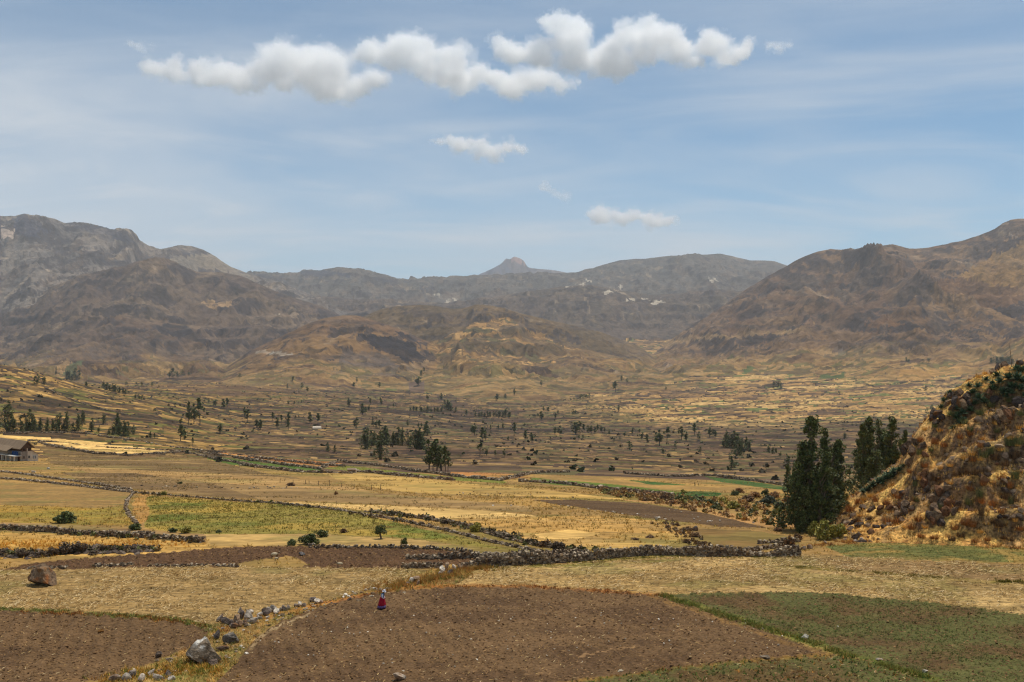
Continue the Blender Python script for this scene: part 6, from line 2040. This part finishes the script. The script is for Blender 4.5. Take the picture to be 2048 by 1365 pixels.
ro = sweep('roof', [-Lh - .3, .9], [(-.9, ze - .55), (-.9, ze - .38), (Wm / 2, zr + .18), (Wm + .9, ze - .38), (Wm + .9, ze - .55), (Wm / 2, zr)], M['thatch'], house)
sweep('lean_to_roof', [-Lh - .2, .35], [(Wm - .1, zl + .05), (Wm - .1, zl + .22), (We + .5, 12 * k - .12), (We + .5, 12 * k - .30)], M['thatch'], house)


def window(face, a, b_, z0, z1, parent, frame='pale_trim'):
    """on the gable (x=0) wall: a..b along y"""
    w = bx('window', (.07, .10, a, b_, z0, z1), M['dark'], parent)
    t = .10
    for (p, q, r_, s_) in ((a - t, a, z0 - t, z1 + t), (b_, b_ + t, z0 - t, z1 + t), (a, b_, z1, z1 + t), (a, b_, z0 - t, z0)):
        bx('frame', (.065, .14, p, q, r_, s_), M[frame], w)
    bx('glazing_bar', (.101, .13, (a + b_) / 2 - .03, (a + b_) / 2 + .03, z0, z1), M[frame], w)
    return w


iy = 1 / AY * k
window(0, 3.2 * iy, 6.0 * iy, 5 * k, 10 * k, house, 'grey_wall')
window(0, 13.2 * iy, 17.0 * iy, 4.5 * k, 10 * k, house)
window(0, 23.5 * iy, 25.5 * iy, 3 * k, 9 * k, house)
window(0, 27.0 * iy, 29.2 * iy, 3 * k, 9 * k, house)
window(0, 3.0 * iy, 6.5 * iy, 20.5 * k, 24.5 * k, house, 'wood')
window(0, 14.0 * iy, 18.0 * iy, 20.5 * k, 24.5 * k, house, 'wood')
bx('white_post', (.003, .12, 10.4 * iy, 12.4 * iy, zl + .02, 25 * k), M['white_wall'], house)
# porch along the long side
bx('porch_roof', (-Lh, .1, -2.6, -.02, 10.2 * k, 11.6 * k), M['pale_trim'], house)
for cxp in (42, 34, 25, 17, 4.5, -6):
    xx = (cxp - 43) * k / AX - .2
    bx('porch_column', (xx - .22, xx + .22, -2.5, -2.08, -.7, 10.2 * k - .003), M['white_wall'], house)
for cxp in (38, 29.5, 21, 11, -1):
    xx = (cxp - 43) * k / AX - .2
    dd_ = bx('door', (xx - .75, xx + .75, -.08, -.003, -.5, 8.6 * k), M['maroon'], house)
    bx('door_panel', (xx - .1, xx + .1, -.12, -.083, -.4, 8.2 * k), M['wood'], dd_)
# the balcony tarpaulin, creased
tv = []
for i in range(13):
    x = -14.5 * k / AX + i / 12 * 14 * k / AX
    for j in range(3):
        tv.append((x, -1.0 + .16 * math.sin(i * 1.9 + j), 11.7 * k + j * 3.9 * k + .12 * math.sin(i * 2.3)))
tf_ = [(i * 3 + j, (i + 1) * 3 + j, (i + 1) * 3 + j + 1, i * 3 + j + 1) for i in range(12) for j in range(2)]
to = poly_obj('tarpaulin', tv, tf_, M['blue'], house)
sol = to.modifiers.new('thickness', 'SOLIDIFY')
sol.thickness = .03
# wing with its own roof, on the left in front
xw0, xw1 = -Lh - 2, -18 * k / AX
sweep('wing_wall', [xw0, xw1], [(-1.9, 11.7 * k), (-.1, 11.7 * k), (-.1, 19 * k), (-1.9, 19 * k)], M['grey_wall'], house)
sweep('wing_roof', [xw0, xw1 + 1.6], [(-3.0, 19.3 * k), (-3.0, 20 * k), (1.6, 34 * k), (1.6, 33 * k)], M['thatch'], house)

# small shelters far out
b = at(704, 946)
s = px(b.y)
e = empty('stone_shelter', b, R(8))
tag(e, 'small dark stone shelter at the end of the green strip wall', 'hut')
bx('wall', (-9 * s, 7 * s, -1.0, 2.0, -.4, 6 * s), M['rockwall'] if 'rockwall' in M else M['grey_wall'], e)
bx('roof', (-9.8 * s, 7.8 * s, -1.4, 2.4, 6 * s + .003, 7.4 * s), M['thatch'], e)
dr_ = bx('doorway', (-6 * s, 3 * s, -1.06, -1.003, -.3, 4.6 * s), M['dark'], e)  # dark slab painted as the shade inside the open doorway
bx('pillar', (7.05 * s, 9.4 * s, -1.2, .4, -.4, 7.6 * s), M['white_wall'], e)
b = at(634, 858)
s = px(b.y)
e = empty('greenhouse', b, R(4))
tag(e, 'long low white greenhouse in the valley terraces', 'greenhouse')
arc = [(math.cos(a) * 3.0, math.sin(a) * 2.4) for a in np.linspace(0, math.pi, 9)]
sweep('cover', [-8 * s, 8 * s], [(y, z) for y, z in arc], M['white_wall'], e)
bx('end_frame', (8 * s + .003, 8 * s + .15, -1.0, 1.0, 0, 1.8), M['pale_trim'], e)

# ------------------------------------------------------------------ fence and poles
fb = at(611, 969)
fe = empty('wire_fence', fb)
tag(fe, 'thin wire fence on posts across the yellow slope', 'fence')
tops = []
for (u, v, h) in [(560, 966, 7), (586, 967, 7), (611, 969, 9), (618, 969, 7), (637, 971, 9), (659, 972, 11), (683, 975, 9), (708, 978, 10), (743, 981, 9), (761, 981, 12)]:
    p = at(u, v)
    s = px(p.y)
    v_, f_ = tube([(0, 0, -.3), (0.02, 0, h * s * .5), (.05, 0, h * s)], [.07, .065, .06], 6)
    o = mesh_np('post', v_, f_, M['trunk'], fe)
    o.location = p - fb
    tops.append(p + Vector((0, 0, h * s * .85)) - fb)
for lv in (0, .45):
    v_, f_ = tube([(p.x, p.y, p.z - lv) for p in tops], [.012] * len(tops), 4)
    mesh_np('wire', v_, f_, M['dark'], fe)
for (u, v, h, lab) in [(672, 1018, 16, 'single thin pole standing at the long stone wall'), (1570, 1100, 13, 'thin stake behind the right end of the main wall'), (207, 1132, 13, 'pale stick leaning in the short dark stone row'), (706, 612, 24, 'far thin mast below the plateau')]:
    p = at(u, v)
    s = px(p.y)
    v_, f_ = tube([(0, 0, -.3), (.01 * h * s, 0, h * s * .5), (.05 * h * s, 0, h * s)], [.5 * s, .45 * s, .35 * s], 6)
    o = mesh_np('pole', v_, f_, M['trunk'])
    o.location = p
    tag(o, lab, 'pole')


# ------------------------------------------------------------------ living things
def skin_mesh(name, nodes, edges, mat, root=0, levels=2, parent=None):
    me = bpy.data.meshes.new(name)
    me.from_pydata([n[:3] for n in nodes], edges, [])
    o = bpy.data.objects.new(name, me)
    link(o)
    o.modifiers.new('skin', 'SKIN')
    lay = me.skin_vertices[0] if len(me.skin_vertices) else None
    if lay is None:
        bpy.context.view_layer.update()
        lay = me.skin_vertices[0]
    for i, n in enumerate(nodes):
        r = n[3]
        lay.data[i].radius = r if isinstance(r, tuple) else (r, r)
        lay.data[i].use_root = (i == root)
    sb = o.modifiers.new('smooth', 'SUBSURF')
    sb.levels = levels
    sb.render_levels = levels
    bpy.context.view_layer.update()
    dg = bpy.context.evaluated_depsgraph_get()
    ev = o.evaluated_get(dg)
    m2 = bpy.data.meshes.new_from_object(ev)
    bpy.data.objects.remove(o)
    m2.materials.clear()
    m2.materials.append(mat)
    for p in m2.polygons:
        p.use_smooth = True
    o2 = bpy.data.objects.new(name, m2)
    link(o2, parent)
    return o2


def lathe(name, prof, mat, parent, n=28, sx=1.0, sy=1.0, pleat=0.0, off=(0, 0), solid=0.0):
    vs, fs = [], []
    for j, (r, z) in enumerate(prof):
        t = j / max(1, len(prof) - 1)
        for i in range(n):
            a = 2 * np.pi * i / n
            q = r * (1 + pleat * t * math.sin(a * 11 + j))
            vs.append((q * sx * math.cos(a) + off[0] * t, q * sy * math.sin(a) + off[1] * t, z))
    for j in range(len(prof) - 1):
        for i in range(n):
            i2 = (i + 1) % n
            fs.append((j * n + i, j * n + i2, (j + 1) * n + i2, (j + 1) * n + i))
    o = poly_obj(name, vs, fs, mat, parent)
    for p in o.data.polygons:
        p.use_smooth = True
    if solid:
        sd2 = o.modifiers.new('thickness', 'SOLIDIFY')
        sd2.thickness = solid
        sd2.offset = 0
    return o


def flat(name, col, rough=.85):
    return attr_mat(name, [(14, 3, .3, .7, .85, 1.15)], color=col, rough=rough, world_pos=False)


M['skin'] = flat('brown_skin', (0.20, 0.10, 0.06))
M['red_cloth'] = flat('crimson_cloth', (0.36, 0.014, 0.03))
M['violet_cloth'] = flat('violet_hem', (0.15, 0.10, 0.22))
M['white_cloth'] = flat('white_cotton', (0.72, 0.72, 0.74))
M['blue_cloth'] = flat('blue_vest', (0.10, 0.17, 0.30))
M['hair'] = flat('black_hair', (0.012, 0.010, 0.010), .5)
M['shoe'] = flat('black_shoe', (0.015, 0.013, 0.012), .5)
pb = at(765, 1219)
woman = empty('person', pb, R(-8))
tag(woman, 'woman in crimson skirt, white blouse and white hat walking in the ploughed field', 'person')
nodes = [(0, 0, .86, (.12, .13)), (.01, 0, 1.02, (.10, .12)), (.05, 0, 1.20, (.10, .13)), (.09, 0, 1.32, (.045, .05)), (.13, 0, 1.40, (.075, .07)), (.15, 0, 1.49, (.075, .07))]
edges = [(0, 1), (1, 2), (2, 3), (3, 4), (4, 5)]
# nose and chin
nodes += [(.225, 0, 1.425, .014)]
edges += [(4, 6)]
for sgn in (1, -1):
    b0 = len(nodes)
    nodes += [(.05, .15 * sgn, 1.26, .05), (.03, .20 * sgn, 1.03, .04), (.17, .15 * sgn, .90, .028), (.225, .14 * sgn, .875, (.028, .02))]
    edges += [(2, b0), (b0, b0 + 1), (b0 + 1, b0 + 2), (b0 + 2, b0 + 3)]
    for q, (dx, dy, dz) in enumerate([(.06, .022, -.035), (.072, .007, -.045), (.068, -.008, -.045), (.055, -.022, -.035), (.03, -.035 * sgn * sgn, .012)]):
        nodes += [(.225 + dx * .55, (.14 + dy * .7) * sgn, .875 + dz * .35, .0085), (.225 + dx, (.14 + dy) * sgn, .875 + dz, .007)]
        edges += [(b0 + 3, len(nodes) - 2), (len(nodes) - 2, len(nodes) - 1)]
    b1 = len(nodes)
    st = .14 * sgn
    nodes += [(st * .3, .09 * sgn, .78, .085), (.03 + st * .6, .09 * sgn, .45, .055), (st * .9 - .02, .09 * sgn, .09, .04), (st * .9 + .11, .09 * sgn, .035, (.03, .04))]
    edges += [(0, b1), (b1, b1 + 1), (b1 + 1, b1 + 2), (b1 + 2, b1 + 3)]
    lathe('shoe', [(.02, .085), (.05, .07), (.058, .03), (.055, -.02)], M['shoe'], woman, 12, 2.1, 1.0).location = (st * .9 + .045, .09 * sgn, .0)
skin_mesh('body', nodes, edges, M['skin'], 0, 2, woman)
lathe('skirt', [(.15, 1.02), (.17, .97), (.215, .80), (.255, .60), (.29, .42), (.305, .34)], M['red_cloth'], woman, 66, 1.0, 1.05, .11, (-.05, 0), .012)
lathe('skirt_hem', [(.300, .345), (.322, .24), (.340, .15)], M['violet_cloth'], woman, 66, 1.0, 1.05, .11, (-.03, 0), .012).location = (-.05, 0, 0)
lathe('vest', [(.06, 1.34), (.125, 1.31), (.150, 1.24), (.150, 1.10), (.155, .99)], M['blue_cloth'], woman, 24, .86, 1.0, 0, (-.055, 0), .01).location = (.055, 0, 0)
for sgn in (1, -1):
    v_, f_ = tube([(.05, .13 * sgn, 1.29), (.045, .185 * sgn, 1.20), (.03, .20 * sgn, 1.04), (.10, .175 * sgn, .96), (.155, .155 * sgn, .91)], [.05, .074, .062, .056, .042], 10)
    o = mesh_np('sleeve', v_, f_, M['white_cloth'], woman, smooth=True)
lathe('hair', [(.02, 1.53), (.075, 1.51), (.092, 1.44), (.08, 1.36), (.05, 1.31)], M['hair'], woman, 18, 1, 1).location = (.115, 0, 0)
for sgn in (1, -1):
    v_, f_ = tube([(.08, .06 * sgn, 1.36), (.0, .07 * sgn, 1.26), (-.07, .06 * sgn, 1.12), (-.08, .05 * sgn, 1.02)], [.024, .022, .018, .008], 8)
    mesh_np('braid', v_, f_, M['hair'], woman, smooth=True)
v_, f_ = tube([(.215, .04, .86), (.235, 0, .82), (.215, -.04, .86)], [.03, .045, .03], 8)
hat = empty('hat', (0, 0, 0))
hat.parent = woman
bpy.data.objects.remove(hat)
hat = lathe('hat', [(.01, .125), (.075, .12), (.092, .09), (.096, .03), (.10, .01), (.155, -.012), (.168, -.022)], M['white_cloth'], woman, 26, 1.05, 1.0, 0, (0, 0), .008)
hat.location = (.145, 0, 1.475)
hat.rotation_euler = (0, R(14), 0)
lathe('hat_band', [(.0985, .05), (.1015, .028), (.1035, .012)], M['blue_cloth'], hat, 26, 1.05, 1.0)

M['fleece'] = attr_mat('cream_fleece', [(9, 5, .3, .7, .65, 1.25)], color=(0.52, 0.42, 0.27), world_pos=False)
M['sheep_skin'] = flat('brown_sheep_face', (0.13, 0.085, 0.055))


def sheep(label, base, length, rz, head='up', tone=1):
    e = empty('sheep', base, rz)
    tag(e, label, 'sheep', 'sheep beside the ploughed field')
    s = length
    hzz = .78 if head == 'up' else .30
    hx_ = .66 if head == 'up' else .68
    nd = [(-.30, 0, .50, (.13, .13)), (0, 0, .50, (.15, .16)), (.30, 0, .52, (.13, .13)), (.46, 0, .62 if head == 'up' else .50, (.075, .07)), (hx_ - .08, 0, hzz, (.07, .065)), (hx_ + .06, 0, hzz - .07, (.045, .045)), (hx_ + .12, 0, hzz - .10, (.03, .032))]
    ed = [(0, 1), (1, 2), (2, 3), (3, 4), (4, 5), (5, 6)]
    for sg in (1, -1):
        n0 = len(nd)
        nd += [(hx_ - .10, .07 * sg, hzz + .03, .018), (hx_ - .13, .15 * sg, hzz + .0, .016)]
        ed += [(4, n0), (n0, n0 + 1)]
        n0 = len(nd)
        nd += [(.30, .09 * sg, .36, .055), (.31 + .02 * sg, .09 * sg, .20, .030), (.30 + .02 * sg, .09 * sg, .03, .024), (.33 + .02 * sg, .09 * sg, -.01, .026)]
        ed += [(2, n0), (n0, n0 + 1), (n0 + 1, n0 + 2), (n0 + 2, n0 + 3)]
        n0 = len(nd)
        nd += [(-.28, .09 * sg, .38, .075), (-.24, .09 * sg, .30, .05), (-.34, .09 * sg, .18, .028), (-.32, .09 * sg, .03, .024), (-.29, .09 * sg, -.01, .026)]
        ed += [(0, n0), (n0, n0 + 1), (n0 + 1, n0 + 2), (n0 + 2, n0 + 3), (n0 + 3, n0 + 4)]
    n0 = len(nd)
    nd += [(-.44, 0, .50, .035), (-.49, 0, .36, .022)]
    ed += [(0, n0), (n0, n0 + 1)]
    nd = [(a * s, b_ * s, c * s, tuple(q * s for q in r) if isinstance(r, tuple) else r * s) for (a, b_, c, r) in nd]
    skin_mesh('body', nd, ed, M['sheep_skin'], 1, 2, e)
    v, f = ICO[3]
    w = v.copy()
    for i in range(len(w)):
        p = Vector(v[i])
        kk = 1 + .09 * mnoise.noise(p * 4.5) + .05 * mnoise.noise(p * 11)
        w[i] = (w[i][0] * .44 * kk * s, w[i][1] * .23 * kk * s, (.52 + w[i][2] * (.22 if w[i][2] > 0 else .19) * kk + .03 * w[i][0]) * s)
    mesh_np('fleece', w, f, M['fleece'], e, smooth=True)
    v2, f2 = ICO[2]
    w2 = v2 * np.array([.10, .10, .11]) * s + np.array([.47, 0, .60 if head == 'up' else .52]) * s
    mesh_np('neck_fleece', w2, f2, M['fleece'], e, smooth=True)
    w3 = v2 * np.array([.05, .062, .05]) * s + np.array([hx_ - .09, 0, hzz + .055]) * s
    mesh_np('forelock', w3, f2, M['fleece'], e, smooth=True)
    return e


b = at(549, 1118)
sheep('larger cream sheep standing on the ploughed slope, facing right', b, 17 * px(b.y) * 1.02, R(-10))
b = at(553, 1122)
sheep('brown lamb close in front of the larger sheep', b, 9.5 * px(b.y), R(-20), 'up')
b = at(680, 1134)
sheep('smaller cream sheep alone at the field edge, facing left', b, 13 * px(b.y), R(188))
for (u, v, sz, rz, lab) in [(481, 934, 6, 20, 'tiny white sheep at the left of the green strip'), (511, 938, 6, 160, 'tiny white sheep grazing at the right of the green strip'), (536, 938, 4, 30, 'tiny white lamb on the green strip')]:
    b = at(u, v)
    e = sheep(lab, b, sz * px(b.y), R(rz), 'down')


# ------------------------------------------------------------------ clouds
def vapour(name, scale, lo, gain, dens, stretch=1.0):
    m = bpy.data.materials.new(name)
    m.use_nodes = True
    t = m.node_tree
    t.nodes.clear()
    out = N(t, 'ShaderNodeOutputMaterial')
    pv = N(t, 'ShaderNodeVolumePrincipled')
    pv.inputs['Color'].default_value = (1, 1, 1, 1)
    pv.inputs['Anisotropy'].default_value = 0.38
    g = N(t, 'ShaderNodeNewGeometry')
    mp = N(t, 'ShaderNodeMapping')
    mp.inputs['Scale'].default_value = (stretch, 1, 1)
    t.links.new(g.outputs['Position'], mp.inputs[0])
    nz = N(t, 'ShaderNodeTexNoise')
    nz.inputs['Scale'].default_value = scale
    nz.inputs['Detail'].default_value = 3
    nz.inputs['Roughness'].default_value = .55
    nz.inputs['Distortion'].default_value = .8
    t.links.new(mp.outputs[0], nz.inputs['Vector'])
    dn = math_node(t, 'MULTIPLY', math_node(t, 'SUBTRACT', nz.outputs['Fac'], lo), gain, True)
    dn = math_node(t, 'MULTIPLY', dn, dens)
    t.links.new(dn, pv.inputs['Density'])
    t.links.new(pv.outputs[0], out.inputs['Volume'])
    return m


VAP_CORE = vapour('cloud_core', 0.0045, .30, 6.0, 0.0065)
VAP_EDGE = vapour('cloud_edge', 0.0040, .44, 5.0, 0.0042, .7)


def puff_mesh(dist, blobs, seed, grow, amp, voxel, cen, mat, name):
    r = random.Random(seed)
    parts = []
    for (u, v, rad) in blobs:
        for q in range(4):
            d = dist + r.uniform(-1, 1) * rad * px(dist) * 1.5
            uu = u + r.uniform(-.75, .75) * rad
            vv_ = v + r.uniform(-.45, .40) * rad
            rr = rad * px(dist) * r.uniform(.38, .80) * grow
            p = Vector(((uu - CX) / F * d, d, (CY - vv_) / F * d)) - cen
            bv, bf = ICO[2]
            parts.append((bv * np.array([rr * 1.15, rr, rr * .8]) + np.array(p[:]), bf))
    v, f = join(parts)
    src = mesh_np('cloud_shape', v, f)
    rm = src.modifiers.new('union', 'REMESH')
    rm.mode = 'VOXEL'
    rm.voxel_size = voxel * px(dist)
    bpy.context.view_layer.update()
    me = bpy.data.meshes.new_from_object(src.evaluated_get(bpy.context.evaluated_depsgraph_get()))
    bpy.data.objects.remove(src)
    nv = len(me.vertices)
    co = np.zeros(nv * 3, np.float32)
    nr = np.zeros(nv * 3, np.float32)
    me.vertices.foreach_get('co', co)
    me.vertices.foreach_get('normal', nr)
    co, nr = co.reshape(-1, 3), nr.reshape(-1, 3)
    s1 = 20 * px(dist)
    for i in range(nv):
        p = Vector(co[i]) / s1 + Vector((seed * 7.0, 0, 0))
        k = .45 * mnoise.noise(p) + .45 * (abs(mnoise.noise(p * 1.9)) - .2) + .34 * mnoise.noise(p * 3.9) + .26 * mnoise.noise(p * 7.8)
        co[i] += nr[i] * k * s1 * amp
    me.vertices.foreach_set('co', co.ravel())
    me.update()
    me.materials.clear()
    me.materials.append(mat)
    return link(bpy.data.objects.new(name, me))


def cloud(label, dist, blobs, seed, dens=1.0):
    cu, cv = sum(b[0] for b in blobs) / len(blobs), sum(b[1] for b in blobs) / len(blobs)
    cen = Vector(((cu - CX) / F * dist, dist, (CY - cv) / F * dist))
    big = len(blobs) > 4
    o = puff_mesh(dist, blobs, seed, 1.42, 1.3, 4.0, cen, VAP_EDGE, 'cloud')
    o.location = cen
    if big:
        c = puff_mesh(dist, blobs, seed, .96, .80, 3.6, cen, VAP_CORE, 'core')
        c.parent = o
    tag(o, label, 'cloud')
    return o


cloud('long white cumulus cloud on the left', 14000, [(320, 135, 26), (350, 140, 32), (390, 140, 34), (430, 150, 36), (470, 147, 36), (505, 132, 36), (545, 122, 44), (590, 127, 50), (560, 108, 28), (640, 142, 48), (620, 117, 32), (680, 157, 42), (700, 177, 30), (730, 167, 28), (752, 162, 18), (650, 172, 34), (600, 162, 36), (540, 157, 34), (480, 162, 24), (660, 187, 20)], 1)
cloud('hook shaped white cumulus cloud in the centre', 14500, [(735, 96, 26), (727, 116, 20), (760, 112, 28), (800, 97, 36), (820, 84, 24), (850, 107, 40), (880, 132, 42), (850, 142, 30), (920, 147, 38), (900, 167, 26), (960, 152, 32), (1000, 162, 32), (1040, 167, 34), (1080, 167, 30), (1120, 167, 24), (1148, 167, 14), (1040, 182, 16), (785, 122, 22)], 2)
cloud('largest ragged cumulus cloud, right of the hooked one', 15500, [(1015, 95, 24), (1055, 100, 36), (1110, 50, 30), (1140, 48, 26), (1165, 64, 22), (1120, 87, 36), (1150, 110, 36), (1195, 127, 36), (1200, 150, 16), (1215, 112, 30), (1232, 122, 32), (1222, 138, 22), (1250, 62, 32), (1290, 72, 38), (1240, 102, 30), (1300, 112, 36), (1350, 77, 36), (1360, 112, 32), (1410, 87, 34), (1440, 107, 32), (1478, 102, 26), (1495, 105, 14), (1260, 135, 22), (1080, 128, 24), (1230, 80, 18), (1390, 125, 16)], 3)
cloud('small white cloud in the middle of the sky', 16000, [(925, 290, 17), (955, 287, 21), (985, 298, 23), (1010, 298, 18), (1032, 300, 13), (960, 305, 14), (905, 284, 11), (880, 282, 8), (860, 281, 6)], 4)
cloud('lowest small cloud just above the plateau', 20000, [(1190, 430, 18), (1215, 432, 17), (1235, 434, 17), (1258, 437, 19), (1285, 441, 18), (1310, 446, 17), (1328, 444, 14)], 5)
cloud('faint wisp of cloud right of the middle', 18000, [(1086, 376, 10), (1104, 381, 12), (1120, 384, 12), (1138, 391, 10)], 6, .6)
cloud('tiny cloud scrap right of the largest cloud', 15500, [(1540, 96, 14), (1570, 87, 12), (1556, 92, 11)], 7, .7)
cloud('tiny faint scrap at the upper left of the long cloud', 14000, [(285, 92, 12), (265, 88, 10), (300, 91, 9)], 8, .6)
# ------------------------------------------------------------------ haze
m = bpy.data.materials.new('valley_haze')
m.use_nodes = True
t = m.node_tree
t.nodes.clear()
pv = N(t, 'ShaderNodeVolumePrincipled')
pv.inputs['Color'].default_value = (0.86, 0.93, 1.0, 1)
pv.inputs['Density'].default_value = 3.2e-5
pv.inputs['Anisotropy'].default_value = 0.0
out = N(t, 'ShaderNodeOutputMaterial')
t.links.new(pv.outputs[0], out.inputs['Volume'])
zlo, zhi = float(Z.min()) - 1.5, float(Z.max()) + 20
xh = float(np.abs(XX).max()) + 60
y0, y1 = -60.0, 26060.0
bv = np.array([(x, y, z) for x in (-xh, xh) for y in (y0, y1) for z in (zlo, zhi)])
bf = np.array([(0, 1, 3, 2), (4, 6, 7, 5), (0, 4, 5, 1), (2, 3, 7, 6), (0, 2, 6, 4), (1, 5, 7, 3)])
hz_o = mesh_np('haze', bv, bf, m)
tag(hz_o, 'thin blue haze over the valley', None, kind='stuff')
